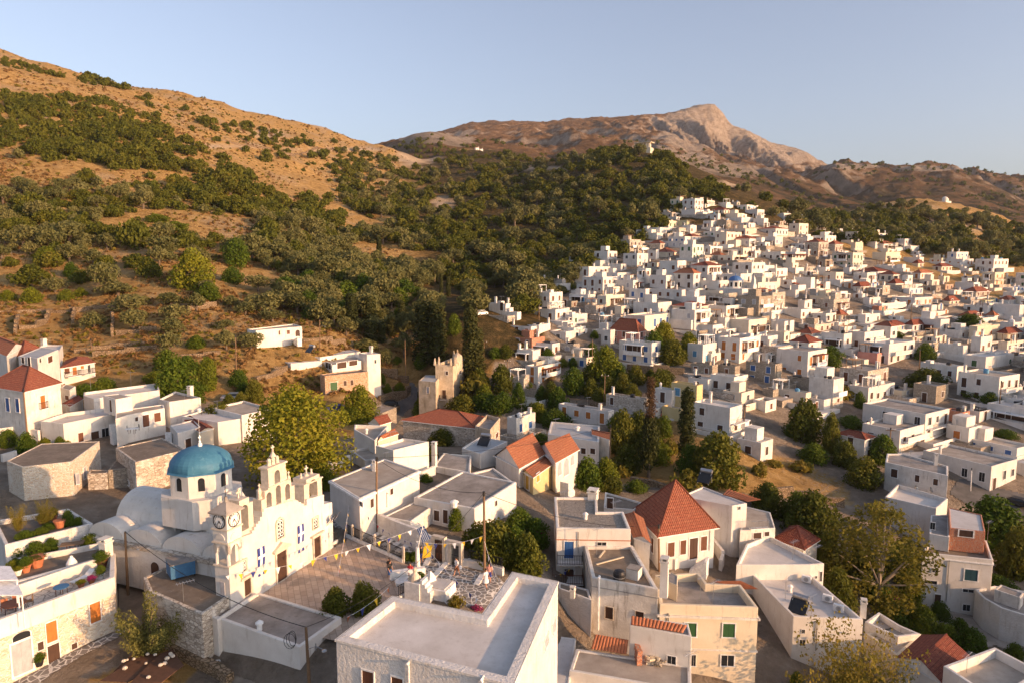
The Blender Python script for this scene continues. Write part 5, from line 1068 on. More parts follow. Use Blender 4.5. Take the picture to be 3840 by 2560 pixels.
S80, P80 = poly_house('g', [(372,1180),(522,1202),(462,1620),(240,1620)], -4.7, 'low smooth white terrace roof between the L-shaped building and the brick pile', 'white', 'wroof', .05, .2, name='white_terrace')
S81, P81 = poly_house('a', [(800,1410),(985,1400),(1000,1372),(830,1368)], 2.1, 'low stone wall house between the two grey roofs', 'stonegrey', 'gravel', .1, .2, name='stone_outhouse', win=[(1145,1455,1185,1500,'dkwood')] if False else ())
S82, P82 = poly_house('d', [(1625,1335),(1965,1395),(1978,1240),(1722,1216)], .9, 'low house with a wide speckled grey roof between the white cube and the tiled gables', 'old', 'conc', .1, .25, name='grey_roofed_house', chim=[(1640,1345,3.0,.55)])
S83, P83 = poly_house('d', [(862,1190),(1000,1285),(1255,1245),(1105,1150)], 1.9, 'sunken white terrace in front of the white cube house', 'white', 'broof', .35, .25, name='white_terrace')
S84, P84 = poly_house('d', [(1010,830),(1130,860),(1290,800),(1150,770)], -3.2, 'stone parapet bay beside the parked black car', 'stone', 'conc', .1, .3, name='stone_terrace')
S85, P85 = poly_house('d', [(1400,470),(1640,500),(1650,430),(1440,440)], -1.2, 'long low slab roof beside the tower house', 'stone', 'conc', .08, .2, name='low_roof')
S86, P86 = poly_house('d', [(1960,545),(2055,560),(2052,530),(1975,520)], -1.0, 'small white flat shade roof behind the tower house', 'white', 'frame' and 'wroof', .04, .1, name='shade_roof')
S87, P87 = poly_house('d', [(600,690),(760,740),(880,690),(720,640)], -.8, 'grey slab terrace before the orange stone house', 'stone', 'conc', .1, .3, name='stone_terrace')
# ---------------------------------------------------------------- trim, pipes, balconies and stairs of the near houses
def band(root, P, z0, z1, proud, mat, name='cornice'):
    O = inset(P, -proud); m = MB(); m.prism(O, z0, z1, 0, False, False); n = len(P)
    for k in range(n): a, b, c, d = O[k], O[(k+1)%n], P[(k+1)%n], P[k]; m.poly([(a[0],a[1],z1),(b[0],b[1],z1),(c[0],c[1],z1),(d[0],d[1],z1)]); m.poly([(d[0],d[1],z0),(c[0],c[1],z0),(b[0],b[1],z0),(a[0],a[1],z0)])
    return m.build(name, M[mat], root)
band(S10, P10, -3.35, -3.15, .16, 'old'); band(S10, P10, -6.35, -6.2, .08, 'old', 'string_course'); band(S14, P14, -2.25, -2.05, .12, 'frame'); band(S12, P12, -.35, -.27, .06, 'terra', 'string_course'); band(S11, P11, -1.75, -1.68, .05, 'grey', 'string_course'); band(S7, P7, 4.86, 5.0, .05, 'rough'); band(S61, P61, 8.7, 8.92, .1, 'old'); band(S21, P21, -9.9, -9.75, .12, 'frame', 'string_course'); band(S32, P32, 4.15, 4.35, .12, 'frame')
def pipe(root, P, c, x, y0, y1, r=.06, mat='frame', spout=True):
    h = wallhit(P, *px(c, x, y0)); g = wallhit(P, *px(c, x, y1))
    if not h or not g: return
    p, e, s, z0 = h[:4]; z1 = g[3]; nx = Vector((e.y,-e.x)); q = p+e*s+nx*.09; m = MB(); m.tube((q.x,q.y,z0), (q.x,q.y,z1), r, r, 7)
    if spout: m.tube((q.x-nx.x*.2,q.y-nx.y*.2,z0+.02), (q.x+nx.x*.22,q.y+nx.y*.22,z0-.05), r*1.25, r*1.25, 7)
    m.build('drain_pipe', M[mat], root)
pipe(S7, P7, 'e', 1252, 1390, 1600); pipe(S7, P7, 'e', 1853, 1520, 1620); pipe(S11, P11, 'g', 712, 700, 1130, .10); pipe(S10, P10, 'g', 1278, 1000, 1250, .05, 'metal'); pipe(S12, P12, 'g', 543, 330, 500, .04, 'metal', False); pipe(S14, P14, 'g', 1618, 300, 480, .05); pipe(S32, P32, 'e', 1065, 10, 130, .05); pipe(S6, P6, 'e', 480, 1240, 1560, .04, 'metal', False); pipe(S18, P18, 'i', 400, 1060, 1300, .05, 'metal'); pipe(S21, P21, 'i', 1480, 560, 900, .05, 'metal', False)
def balcony(root, P, c, x1, y1, x2, y2, depth, mat='iron', slab=True):
    """railing between two pixels of the wall (y = rail foot), standing DEPTH out"""
    a = wallhit(P, *px(c, x1, y1)); b = wallhit(P, *px(c, x2, y2))
    if not a or not b: print('balcony off', root.name); return
    z = (a[3]+b[3])/2; e = a[1]; nx = Vector((e.y,-e.x)); A = a[0]+e*a[2]; B = a[0]+e*(Vector(b[0]+b[1]*b[2])-a[0]).dot(e); L_ = abs((B-A).dot(e)); q = (A+B)/2+nx*depth/2; m = MB(); m.box((q.x,q.y,z-.14), L_, depth, .14, e); o = m.build('balcony', M['frame'], root); m = MB(); pts = [A, A+nx*depth, B+nx*depth, B]
    for u_, v_ in zip(pts[:-1], pts[1:]):
        k = max(1, int((v_-u_).length/.17))
        for i in range(k+1): w = u_.lerp(v_, i/k); m.tube((w.x,w.y,z), (w.x,w.y,z+.95), .022, .022, 4, 0, False)
        for zz in (.08, .95): m.tube((u_.x,u_.y,z+zz), (v_.x,v_.y,z+zz), .032, .032, 5)
    m.build('railing', M[mat], o)
balcony(S12, P12, 'g', 368, 560, 575, 570, 1.0, 'iron'); balcony(S12, P12, 'g', 330, 700, 575, 700, 1.6, 'wood'); balcony(S63, P63, 'a', 590, 520, 715, 500, .9); balcony(S63, P63, 'a', 742, 495, 845, 480, .9); balcony(S17, P17, 'g', 1935, 300, 2085, 285, .5, 'metal'); balcony(S77, P77, 'd', 1690, 722, 1750, 722, .8); balcony(S61, P61, 'a', 360, 812, 425, 805, .4)
def stairs(root, a, b, w, n, mat='frame', name='outside_stair'):
    a, b = Vector(a), Vector(b); d = Vector((b.x-a.x, b.y-a.y)); L_ = d.length; d /= L_; m = MB()
    for i in range(n):
        q = a.lerp(b, (i+.5)/n); z1 = a.z+(b.z-a.z)*(i+1)/n; m.box((q.x,q.y,a.z-.6+.001*i), L_/n*1.02, w, z1-a.z+.6, d)
    m.build(name, M[mat], root)
stairs(S50, at_z(*px('a',1075,1125), 1.3), at_z(*px('a',1035,950), 4.0), 1.0, 11); stairs(S57, at_z(*px('a',1590,1090), 1.6), at_z(*px('a',1545,1030), 3.0), .9, 6); stairs(S41, at_z(*px('f',540,1560), -2.8), at_z(*px('f',480,1490), -1.4), 1.4, 8); stairs(S14, at_z(*px('g',1460,640), -6.4), at_z(*px('g',1600,560), -4.9), 1.6, 7); stairs(S75, at_z(*px('d',350,190), 8.6), at_z(*px('d',400,165), 9.9), 1.0, 6)
for S_, z, pts in ((S12, .65, [('g',420,110),('g',840,200)]), (S18, -6.75, [('i',140,890),('i',355,1000)]), (S19, -5.5, [('i',200,560),('i',390,560)]), (S26, -6.8, [('i',1620,1480)]), (S32, 4.3, [('d',1200,1330)]), (S37, 2.4, [('e',1500,90)]), (S33, 4.0, [('d',1240,1150)]), (S49, 4.1, [('a',620,900),('a',880,860)]), (S59, 3.6, [('a',2000,860),('a',2150,880)]), (S8, -4.3, [('g',1440,1480)]), (S45, -1.4, [('f',400,1000),('f',560,1020)]), (S52, 5.2, [('a',1695,730)]), (S4, 1.4, [('b',1500,900)])):
    for c, x, y in pts: antenna(S_, at_z(*px(c, x, y), z), 1.6+.3*(x % 3))
for S_, z, c, x, y, r in ((S32,4.3,'d',1080,1375,.25),(S12,.65,'g',600,230,.2),(S37,2.4,'e',1620,130,.3),(S34,2.9,'d',1015,1040,.18),(S6,.45,'e',30,1135,.2),(S45,-1.4,'f',600,1010,.35),(S21,-9.7,'i',1530,470,.15),(S18,-6.75,'i',180,820,.2),(S59,3.6,'a',1830,850,.25),(S73,5.7,'d',640,310,.4)):
    q = at_z(*px(c, x, y), z); m = MB(); m.lathe(q, [(r,0),(r,.5),(r*1.5,.52),(r*1.5,.62),(r*.3,.8)], 10); m.build('roof_vent', M['frame'], S_)
# ---------------------------------------------------------------- the church
from mathutils.geometry import tessellate_polygon
FA = at_z(*px('c', 610, 1368), 0.0); FB = at_z(*px('c', 1272, 942), 0.0)
FE = Vector((FB.x-FA.x, FB.y-FA.y)).normalized(); FN = Vector((FE.y, -FE.x)); FO = Vector((FA.x, FA.y))   # along the front, outward
def fs(X, Y, off=0.0, c='c'):
    """pixel -> (metres along the front, height) on the plane OFF metres before the facade"""
    a, b, k = ray(*px(c, X, Y)); o = FO+FN*off; t = FN.dot(o)/(FN.x*a+FN.y*b); return (Vector((a*t, b*t))-o).dot(FE), CZ+k*t
def fp(s, n, z):
    q = FO+FE*s+FN*n; return Vector((q.x, q.y, z))
def slab(m, outer, holes, n0, n1, mi=0, frame=None):
    """extrude a 2-D outline (s, z) with holes from n0 (back) to n1 (front)"""
    T = frame or fp
    def a2(L): return sum(L[i][0]*L[(i+1)%len(L)][1]-L[(i+1)%len(L)][0]*L[i][1] for i in range(len(L)))
    outer = outer if a2(outer) > 0 else outer[::-1]; holes = [h if a2(h) < 0 else h[::-1] for h in holes]
    loops = [outer]+holes; flat = [p for l in loops for p in l]
    tri = tessellate_polygon([[Vector((p[0], p[1], 0)) for p in l] for l in loops])
    for t in tri:
        t = list(t); A, B, C = (flat[i] for i in t)
        if (B[0]-A[0])*(C[1]-A[1])-(C[0]-A[0])*(B[1]-A[1]) < 0: t = t[::-1]
        m.poly([T(flat[i][0], n1, flat[i][1]) for i in t], mi); m.poly([T(flat[i][0], n0, flat[i][1]) for i in t[::-1]], mi)
    for l in loops:
        for i in range(len(l)):
            p, q = l[i], l[(i+1)%len(l)]; m.poly([T(p[0],n0,p[1]), T(q[0],n0,q[1]), T(q[0],n1,q[1]), T(p[0],n1,p[1])], mi)
def arch(sc, w, z0, z1, n=10):
    r = w/2; zs = z1-r; return [(sc-r, z0), (sc+r, z0)]+[(sc+r*math.cos(math.pi*i/n), zs+r*math.sin(math.pi*i/n)) for i in range(n+1)]
def cross(m, p, h=.9, e=FE, th=.07):
    m.box(p, th*1.6, th*1.6, h, e); m.box((p[0],p[1],p[2]+h*.58), h*.62, th*1.4, th*1.8, e)
def church():
    r = empty('church', fp(3.2, -8, 0), 'white church with a blue dome, stepped bell gables and blue and white banners beside the square', 'church')
    # front wall
    prof = [(-3.2, -.6), (10.6, -.6)]; T = [(1200,572),(1128,592),(1128,505),(975,548),(975,602),(948,602),(948,585),(925,585),(925,572),(900,572),(900,558),(882,558),(882,548),(590,632),(590,660),(578,660),(578,705),(560,705),(560,742),(545,742),(545,765),(525,765),(525,795),(508,795),(508,825),(490,825),(490,850),(405,882)]
    prof += [fs(x, y) for x, y in T]; prof.append((-3.2, fs(405,882)[1])); prof[1] = (prof[2][0], -.6)
    m = MB(); slab(m, prof, [], -.9, 0); m.build('facade', M['white'], r)
    zt = lambda X, Y, off=0: fs(X, Y, off)[1]
    # central bell gable, three arches, one above, ornaments
    s0 = fs(590,632)[0]; s1 = fs(878,548)[0]; zb = prof[14][1]-.02; z1 = zt(740,418); z2 = zt(700,262)
    s0 -= .1
    zbase = min(fs(590,632)[1], fs(878,548)[1])-.05; ops = []
    for X in (650, 731, 812): ops.append(arch(fs(X, 560)[0], .62, zbase+.45, zt(X, 560 - (0 if X==731 else 0)) + 1.05))
    w = (s1-s0)
    tier = [(s0, zbase), (s1, zbase), (s1, zbase+1.35), (s1-w*.10, zbase+1.35), (s1-w*.10, z1), (s0+w*.10, z1), (s0+w*.10, zbase+1.35), (s0, zbase+1.35)]
    ops = [arch(s0+w*f, w*.15, zbase+.35, zbase+(2.0 if f == .5 else 1.75)) for f in (.22, .5, .78)]
    m = MB(); slab(m, tier, ops, -1.0, -.1)
    m.build('bell_gable', M['marble'], r)
    c = (s0+s1)/2; m = MB(); slab(m, [(c-w*.26, z1), (c+w*.26, z1), (c+w*.26, z2), (c-w*.26, z2)], [arch(c, w*.17, z1+.2, z2-.35)], -.95, -.15)
    slab(m, [(c-w*.31, z1+.02), (c+w*.31, z1+.02), (c+w*.31, z1+.16), (c-w*.31, z1+.16)], [], -1.05, -.05)
    slab(m, [(c-w*.30, z2), (c+w*.30, z2), (c+w*.30, z2+.14), (c-w*.30, z2+.14)], [], -1.05, -.05); m.build('upper_bell_arch', M['marble'], r)
    m = MB()
    for o in (-.5, 0, .5):
        q = fp(c+o, -.55, z2+.14); m.lathe(q, [(.2,0),(.16,.25),(.2,.42),(.12,.62),(.08,.75 if o == 0 else .62)], 8)
    q = fp(c, -.55, z2+.82); m.lathe(q, [(.32,0),(.27,.08),(.15,.28),(.07,.45)], 8); cross(m, fp(c, -.55, z2+1.22), .6); m.build('finial', M['marble'], r)
    for sx in (s0+w*.06, s1-w*.06, c+w*.33):
        m = MB(); zz = zbase+1.35 if sx != c+w*.33 else z1+.1; q = fp(sx, -.5, zz); m.lathe(q, [(.2,0),(.15,.35),(.18,.7),(.08,.95)], 8); cross(m, fp(sx, -.5, zz+.9), .42, FE, .05); m.build('pinnacle', M['marble'], r)
    for f in (.22, .5, .78):
        m = MB(); q = fp(s0+w*f, -.55, zbase+.75); m.lathe(q, [(.2,0),(.15,.12),(.1,.3),(.03,.38)], 10); m.tube(q+Vector((0,0,.35)), q+Vector((0,0,.75)), .02, .02, 4); m.build('bell', M['bronze'], r)
    # right bell arch
    a0, a1 = fs(975,602)[0], fs(1128,505)[0]; zb = fs(1128,505)[1]-.3; zt_ = zb+(fs(1040,300)[1]-fs(1040,528)[1])
    m = MB(); slab(m, [(a0-.05, zb-.6), (a1, zb-.6), (a1, zt_-.45), (a1-.3, zt_-.45), (a1-.3, zt_), (a0+.3, zt_), (a0+.3, zt_-.45), (a0-.05, zt_-.45)], [arch((a0+a1)/2, (a1-a0)*.48, zb-.2, zt_-.25)], -1.7, -.2)
    slab(m, [(a0-.15, zt_-.5), (a1+.1, zt_-.5), (a1+.1, zt_-.38), (a0-.15, zt_-.38)], [], -1.78, -.12); m.build('bell_arch', M['marble'], r)
    m = MB(); ac = (a0+a1)/2; q = fp(ac, -.95, zb+.35); m.lathe(q, [(.46,0),(.36,.2),(.27,.6),(.1,.85)], 12); m.tube(q+Vector((0,0,.8)), q+Vector((0,0,1.6)), .03, .03, 4); m.build('bell', M['bronze'], r)
    m = MB(); cross(m, fp(ac, -.95, zt_+.2), .8); m.lathe(fp(ac,-.95,zt_), [(.25,0),(.15,.22)], 8)
    for o in (-.75, .75): m.lathe(fp(ac+o, -.95, zt_), [(.12,0),(.08,.35),(.1,.45)], 6)
    m.build('finial', M['marble'], r)
    # left bell arch behind the clock tower
    b0, b1 = fs(405,882)[0], fs(480,640)[0]; zb = fs(405,882)[1]; m = MB()
    slab(m, [(b0-.3, zb-.2), (b0+1.6, zb-.2), (b0+1.6, zb+2.4), (b0+1.2, zb+2.4), (b0+1.2, zb+2.9), (b0+.1, zb+2.9), (b0+.1, zb+2.4), (b0-.3, zb+2.4)], [arch(b0+.65, .8, zb+.3, zb+2.4)], -1.5, -.3); cross(m, fp(b0+.65, -.9, zb+2.9), .75); m.build('bell_arch', M['marble'], r)
    # clock tower
    t0 = fs(280,1380)[0]; t1 = t0+(fs(405,1330)[0]-t0); tw = t1-t0; Z = [-.4, fs(280,1150)[1], fs(268,945)[1], fs(262,820)[1], fs(258,684)[1]]
    tn = .15; td = tw*.95; P = lambda z: [fp(t0, tn, z), fp(t1, tn, z), fp(t1, tn-td, z), fp(t0, tn-td, z)]
    tr = MB(); tr.prism(P(0), Z[0], Z[1]); tr.prism(P(0), Z[2], Z[4], 0, True, True)
    tower = tr.build('clock_tower', M['white'], r)
    m = MB(); k = .3
    for (s, n) in ((t0+k/2,tn-k/2),(t1-k/2,tn-k/2),(t1-k/2,tn-td+k/2),(t0+k/2,tn-td+k/2)): m.tube(fp(s,n,Z[1]), fp(s,n,Z[2]-.85), .15, .14, 10)
    for nn in ((tn-.28, tn), (tn-td, tn-td+.28)): slab(m, [(t0,Z[2]-.85),(t0+.3,Z[2]-.85)]+[(t0+tw/2-(tw/2-.3)*math.cos(math.pi*i/8), Z[2]-.85+.62*math.sin(math.pi*i/8)) for i in range(9)]+[(t1,Z[2]-.85),(t1,Z[2]),(t0,Z[2])], [], nn[0], nn[1])
    fr = lambda s, n, z: fp(n, s, z)
    for nn in ((t0, t0+.28), (t1-.28, t1)): slab(m, [(tn-td,Z[2]-.85),(tn-td+.3,Z[2]-.85)]+[(tn-td/2-(td/2-.3)*math.cos(math.pi*i/8), Z[2]-.85+.62*math.sin(math.pi*i/8)) for i in range(9)]+[(tn,Z[2]-.85),(tn,Z[2]),(tn-td,Z[2])], [], nn[0], nn[1], 0, fr)
    m.build('arcade', M['white'], tower)
    m = MB()
    for zz in (Z[3]-.08, Z[2]-.02, Z[1]-.02): m.prism([fp(t0-.1,tn+.1,0),fp(t1+.1,tn+.1,0),fp(t1+.1,tn-td-.1,0),fp(t0-.1,tn-td-.1,0)], zz, zz+.12, 0, True, True)
    m.build('cornice', M['marble'], tower)
    m = MB(); E = [fp(t0-.22,tn+.22,Z[4]+.003),fp(t1+.22,tn+.22,Z[4]+.003),fp(t1+.22,tn-td-.22,Z[4]+.003),fp(t0-.22,tn-td-.22,Z[4]+.003)]; ap = fp((t0+t1)/2, tn-td/2, Z[4]+.9); m.prism(E, Z[4]+.003, Z[4]+.12, 0, False, True)
    for i in range(4): m.poly([E[i]+Vector((0,0,.117)), E[(i+1)%4]+Vector((0,0,.117)), ap])
    m.tube(ap-Vector((0,0,.1)), ap+Vector((0,0,.3)), .16, .12, 8); m.build('cap', M['conc'], tower)
    m = MB(); m.tube(ap, ap+Vector((0,0,2.2)), .03, .02, 5); m.build('lightning_rod', M['iron'], tower)
    m = MB(); slab(m, arch(t0+tw*.5, tw*.6, Z[2]+.35, Z[3]-.35), [], tn, tn+.05); slab(m, arch(tn-td*.5, tw*.6, Z[2]+.35, Z[3]-.35), [], t0-.05, t0, 0, fr); m.build('blind_arch', M['white'], tower)
    m = MB(); slab(m, [(tn-td*.65,.9),(tn-td*.35,.9),(tn-td*.35,2.6),(tn-td*.65,2.6)], [], t0-.06, t0, 0, fr); m.build('side_panel', M['greyd'], tower)
    # clocks: 7:24
    def clock(frame, sc, zc, sgn):
        R_ = tw*.40; ring = lambda r0, n=28: [(sc+r0*math.cos(2*math.pi*i/n), zc+r0*math.sin(2*math.pi*i/n)) for i in range(n)]
        m = MB(); slab(m, ring(R_), [ring(R_*.88)], 0, .06*1, 0, frame); ck = m.build('clock', M['black'], tower)
        m = MB(); slab(m, ring(R_*.88), [], 0, .03, 0, frame); m.build('dial', M['frame'], ck); m = MB()
        for h in range(12):
            a = math.pi/2-sgn*2*math.pi*h/12; x, y = math.cos(a), math.sin(a); q = (sc+x*R_*.70, zc+y*R_*.70); strokes = 2 if h in (10, 11, 0) else 1
            for j in range(strokes):
                o = (j-(strokes-1)/2)*R_*.13; cx_, cz_ = q[0]+o, q[1]; slab(m, [(cx_-.022,cz_-.10),(cx_+.022,cz_-.10),(cx_+.022,cz_+.10),(cx_-.022,cz_+.10)], [], .03, .04, 0, frame)
        m.build('numerals', M['black'], ck); m = MB()
        for ang, ln, wd in ((7.4/12, .45, .05), (24/60, .70, .035)):
            a = math.pi/2-sgn*2*math.pi*ang; d = Vector((math.cos(a), math.sin(a))); pn = Vector((-d.y, d.x)); o = Vector((sc, zc)); pts = [o-d*.1*R_-pn*wd, o+d*ln*R_-pn*wd*.5, o+d*ln*R_+pn*wd*.5, o-d*.1*R_+pn*wd]
            slab(m, [tuple(p) for p in pts], [], .04, .055, 0, frame)
        m.build('hands', M['black'], ck)
    zc = (Z[3]+Z[4])/2+.05
    clock(lambda s, n, z: fp(s, tn+n, z), (t0+t1)/2, zc, 1)
    clock(lambda s, n, z: fp(t0-n, -s, z), -(tn-td/2), zc, 1)
    # doors and windows of the front
    def fwin(x1, y1, x2, y2, pan, kind, nm):
        xc, yc = (x1+x2)/2, (y1+y2)/2; sa = fs(x1, yc)[0]; sb = fs(x2, yc)[0]; za = fs(xc, y2)[1]; zb = fs(xc, y1)[1]; sc = (sa+sb)/2; w = abs(sb-sa)
        m = MB(); o = arch(sc, w, za, zb) if kind == 'arch' else [(sc-w/2,za),(sc+w/2,za),(sc+w/2,zb),(sc-w/2,zb)]; slab(m, o, [], 0, .03); ob = m.build(nm, M[pan], r); m = MB(); t = .16
        if kind == 'arch': slab(m, arch(sc, w+2*t, za-t, zb+t), [o], 0, .12)
        else:
            slab(m, [(sc-w/2-t,za-.05),(sc+w/2+t,za-.05),(sc+w/2+t,zb+t),(sc-w/2-t,zb+t)], [o], 0, .12)
            if kind in ('ped','lint'): slab(m, [(sc-w/2-.45,zb+t+.02),(sc+w/2+.45,zb+t+.02),(sc+w/2+.45,zb+t+.2)]+([(sc,zb+t+.75)] if kind == 'ped' else [])+[(sc-w/2-.45,zb+t+.2)], [], 0, .3)
        m.build('surround', M['marble'], ob)
        if nm == 'window':
            m = MB(); k = 0; z = za+.1
            while z < zb-.1:
                for j in (-.25, .25):
                    cx_ = sc+j*w*.9; hx = [(cx_+w*.27*math.cos(math.pi/3*i+math.pi/6), z+.17+.2*math.sin(math.pi/3*i+math.pi/6)) for i in range(6)]; hi = [(cx_+w*.17*math.cos(math.pi/3*i+math.pi/6), z+.17+.13*math.sin(math.pi/3*i+math.pi/6)) for i in range(6)]
                    slab(m, hx, [hi], .03, .07)
                z += .34
            m.build('tracery', M['frame'], ob)
    fwin(705,1010,790,1270,'dkwood','ped','door'); fwin(1035,880,1092,1058,'dkwood','lint','door'); fwin(412,1255,470,1400,'dkwood','lint','door')
    fwin(705,720,762,890,'glass','arch','window'); fwin(1030,715,1068,805,'glass','rect','window'); fwin(392,1095,428,1185,'glass','rect','window')
    # body
    L0, L1, DP = -1.75, prof[2][0]-.05, 19.0; ZA = 2.75
    m = MB(); m.prism([fp(L0,-.5,0),fp(L1,-.5,0),fp(L1,-DP,0),fp(L0,-DP,0)], -1.2, ZA); m.build('wall', M['rough'], r)
    m = MB(); m.prism([fp(L0-.2,-.95,0),fp(L0+.35,-.95,0),fp(L0+.35,-DP,0),fp(L0-.2,-DP,0)], ZA-.25, ZA+.1, 0, True, True); m.build('eaves', M['stonegrey'], r)
    def barrel(sa, sb, na, nb, z0, rise, along, n=12):
        """barrel vault over the box; along='n' runs front to back, 's' across"""
        m = MB(); A = []; 
        for i in range(n+1):
            a = math.pi*i/n; c_, s_ = -math.cos(a), math.sin(a)
            if along == 's': A.append(((na+nb)/2+(nb-na)/2*c_, z0+rise*s_))
            else: A.append(((sa+sb)/2+(sb-sa)/2*c_, z0+rise*s_))
        Tf = (lambda t, q: fp(t, q[0], q[1])) if along == 's' else (lambda t, q: fp(q[0], t, q[1]))
        t0_, t1_ = (sa, sb) if along == 's' else (na, nb)
        for p, q in zip(A[:-1], A[1:]): m.poly([Tf(t0_,p), Tf(t1_,p), Tf(t1_,q), Tf(t0_,q)])
        m.poly([Tf(t0_,p) for p in A]); m.poly([Tf(t1_,p) for p in A[::-1]]); return m
    for i in range(4):
        na = -1.0-(DP-1)/4*i; o = barrel(L0+.35, 1.0, na, na-(DP-1)/4+.12, ZA-.02, 1.45, 's').build('vault', M['white'], r, True)
        o = barrel(5.6, L1, na, na-(DP-1)/4+.12, ZA-.02, 1.45, 's').build('vault', M['white'], r, True)
    cs = 2.7
    m = MB(); G = [(.6, 2.2), (5.7, 2.2), (5.7, 5.4), (cs, 6.9), (.6, 5.4)]; DN = -9.2; slab(m, G, [], DN+1.5, -.85); m.build('nave_roof', M['white'], r)
    barrel(.5, 5.7, DN-1.2, -DP+1.2, 3.3, 2.7, 'n').build('apse_vault', M['white'], r, True)
    barrel(-.1, 6.3, DN-1.9, DN+1.9, 4.3, 1.9, 's').build('transverse_vault', M['white'], r, True)
    m = MB(); q = 2.95; k_ = 1.15; m.prism([fp(cs+a*q, DN+b*q, 0) for a, b in ((-1+k_/q,1),(1-k_/q,1),(1,1-k_/q),(1,-1+k_/q),(1-k_/q,-1),(-1+k_/q,-1),(-1,-1+k_/q),(-1,1-k_/q))], 4.3, 6.95); m.build('drum_base', M['white'], r); m = MB(); m.prism([fp(L0,-6.6,0),fp(L0,-8.4,0),fp(L0-.9,-8.2,0),fp(L0-.9,-6.8,0)], -1, 1.7); m.build('buttress', M['rough'], r); m = MB(); slab(m, arch(-10.5, .9, -.3, 1.6), [], L0-.03, L0+.01, 0, lambda s, n, z: fp(n, s, z)); m.build('dark_niche', M['dkwood'], r)  # flat dark arch stands for the hollow of the flank niche
    oc = lambda R_, z: [fp(cs+R_*math.cos(math.pi/4*i+math.pi/8), DN+R_*math.sin(math.pi/4*i+math.pi/8), z) for i in range(8)]
    m = MB(); A = oc(2.75, 6.6)[::-1]; m.prism(A, 6.6, 9.05); dr = m.build('drum', M['white'], r)
    for i in range(8):
        a = math.pi/4*i+math.pi/4; ap_ = 2.75*math.cos(math.pi/8); c0 = FO+FE*(cs+ap_*math.cos(a))+FN*(DN+ap_*math.sin(a)); nx = (FE*math.cos(a)+FN*math.sin(a)).normalized(); tx = Vector((-nx.y, nx.x))
        fr2 = lambda s, n, z: Vector((c0.x+tx.x*s+nx.x*n, c0.y+tx.y*s+nx.y*n, z))
        m = MB(); o = arch(0, .55, 7.55, 8.75); slab(m, o, [], 0, .02, 0, fr2); wo = m.build('window', M['glass'], dr); m = MB(); slab(m, arch(0, .8, 7.45, 8.9), [o], 0, .08, 0, fr2)
    m = MB(); ring = [[(3.42,0),(3.30,.16)],][0]; prof_ = [(3.02,0),(2.9,.10)]+[(2.78*math.cos(t), .12+1.9*math.sin(t)) for t in [math.pi/2*i/12 for i in range(12)]]
    rings = []
    for R_, z in prof_:
        k = max(0, 1-z/.9); ps = []
        for i in range(32):
            a = 2*math.pi*i/32; b = (a % (math.pi/4))-math.pi/8; ro = R_*(1/math.cos(b)*math.cos(math.pi/8)); rr = R_*(1-k)*1.0+ro*k*1.0; ps.append(fp(cs+rr*math.cos(-a+math.pi/8), DN+rr*math.sin(-a+math.pi/8), 9.0+z))
        rings.append(ps)
    for A_, B_ in zip(rings[:-1], rings[1:]):
        for i in range(32): m.poly([A_[i], A_[(i+1)%32], B_[(i+1)%32], B_[i]])
    m.poly(rings[-1]); m.poly(rings[0][::-1]); dm = m.build('dome', M['dome'], r, True)
    m = MB(); tp = fp(cs, DN, 9.0+1.95); m.lathe(tp-Vector((0,0,.1)), [(.20,0),(.19,.4),(.09,.45),(.13,.6),(.04,.7)], 10); cross(m, tp+Vector((0,0,.5)), .55, FE, .05); m.tube(tp, tp+Vector((0,0,2.6)), .02, .01, 4); m.build('finial', M['frame'], dm)
    # half-round buttress on the left flank, with its small arched niche
    return r
CH = church()
def banner(X, Y1, Y2, X2):
    s, z1 = fs(X, Y1, .06); z0 = fs(X, Y2, .06)[1]; w = .85
    o = empty('flag_banner', fp(s, .08, z0), None, 'banner', 'long banners hung on the church front'); tag(o, 'blue and white cross banner %s the main church door' % ('left of' if X < 700 else 'right of'))
    m = MB(); n = 12; zm = z0+(z1-z0)*.62
    def strip(sa, sb, za, zb, mi, off):
        k = 10
        for i in range(k):
            a = za+(zb-za)*i/k; b = za+(zb-za)*(i+1)/k; f = lambda z: off+.10*math.sin(z*2.1)*(z1-z)/(z1-z0)
            P = [fp(sa,.06+f(a),a), fp(sb,.06+f(a),a), fp(sb,.06+f(b),b), fp(sa,.06+f(b),b)]; m.poly(P, mi); m.poly([p-FN.to_3d()*.02 for p in P[::-1]], mi)
    t = w/3
    strip(s-w/2, s-w/2+t, z0, zm, 0, 0); strip(s+w/2-t, s+w/2, z0, zm, 0, 0); strip(s-w/2, s-w/2+t, zm+.25, z1, 0, 0); strip(s+w/2-t, s+w/2, zm+.25, z1, 0, 0); strip(s-w/2+t, s+w/2-t, z0+.15, z1, 1, 0); strip(s-w/2, s+w/2, zm, zm+.25, 1, .012)
    m.build('cloth', [M['navy'], M['wcloth']], o)
banner(568, 975, 1230, 595); banner(921, 775, 1020, 940)
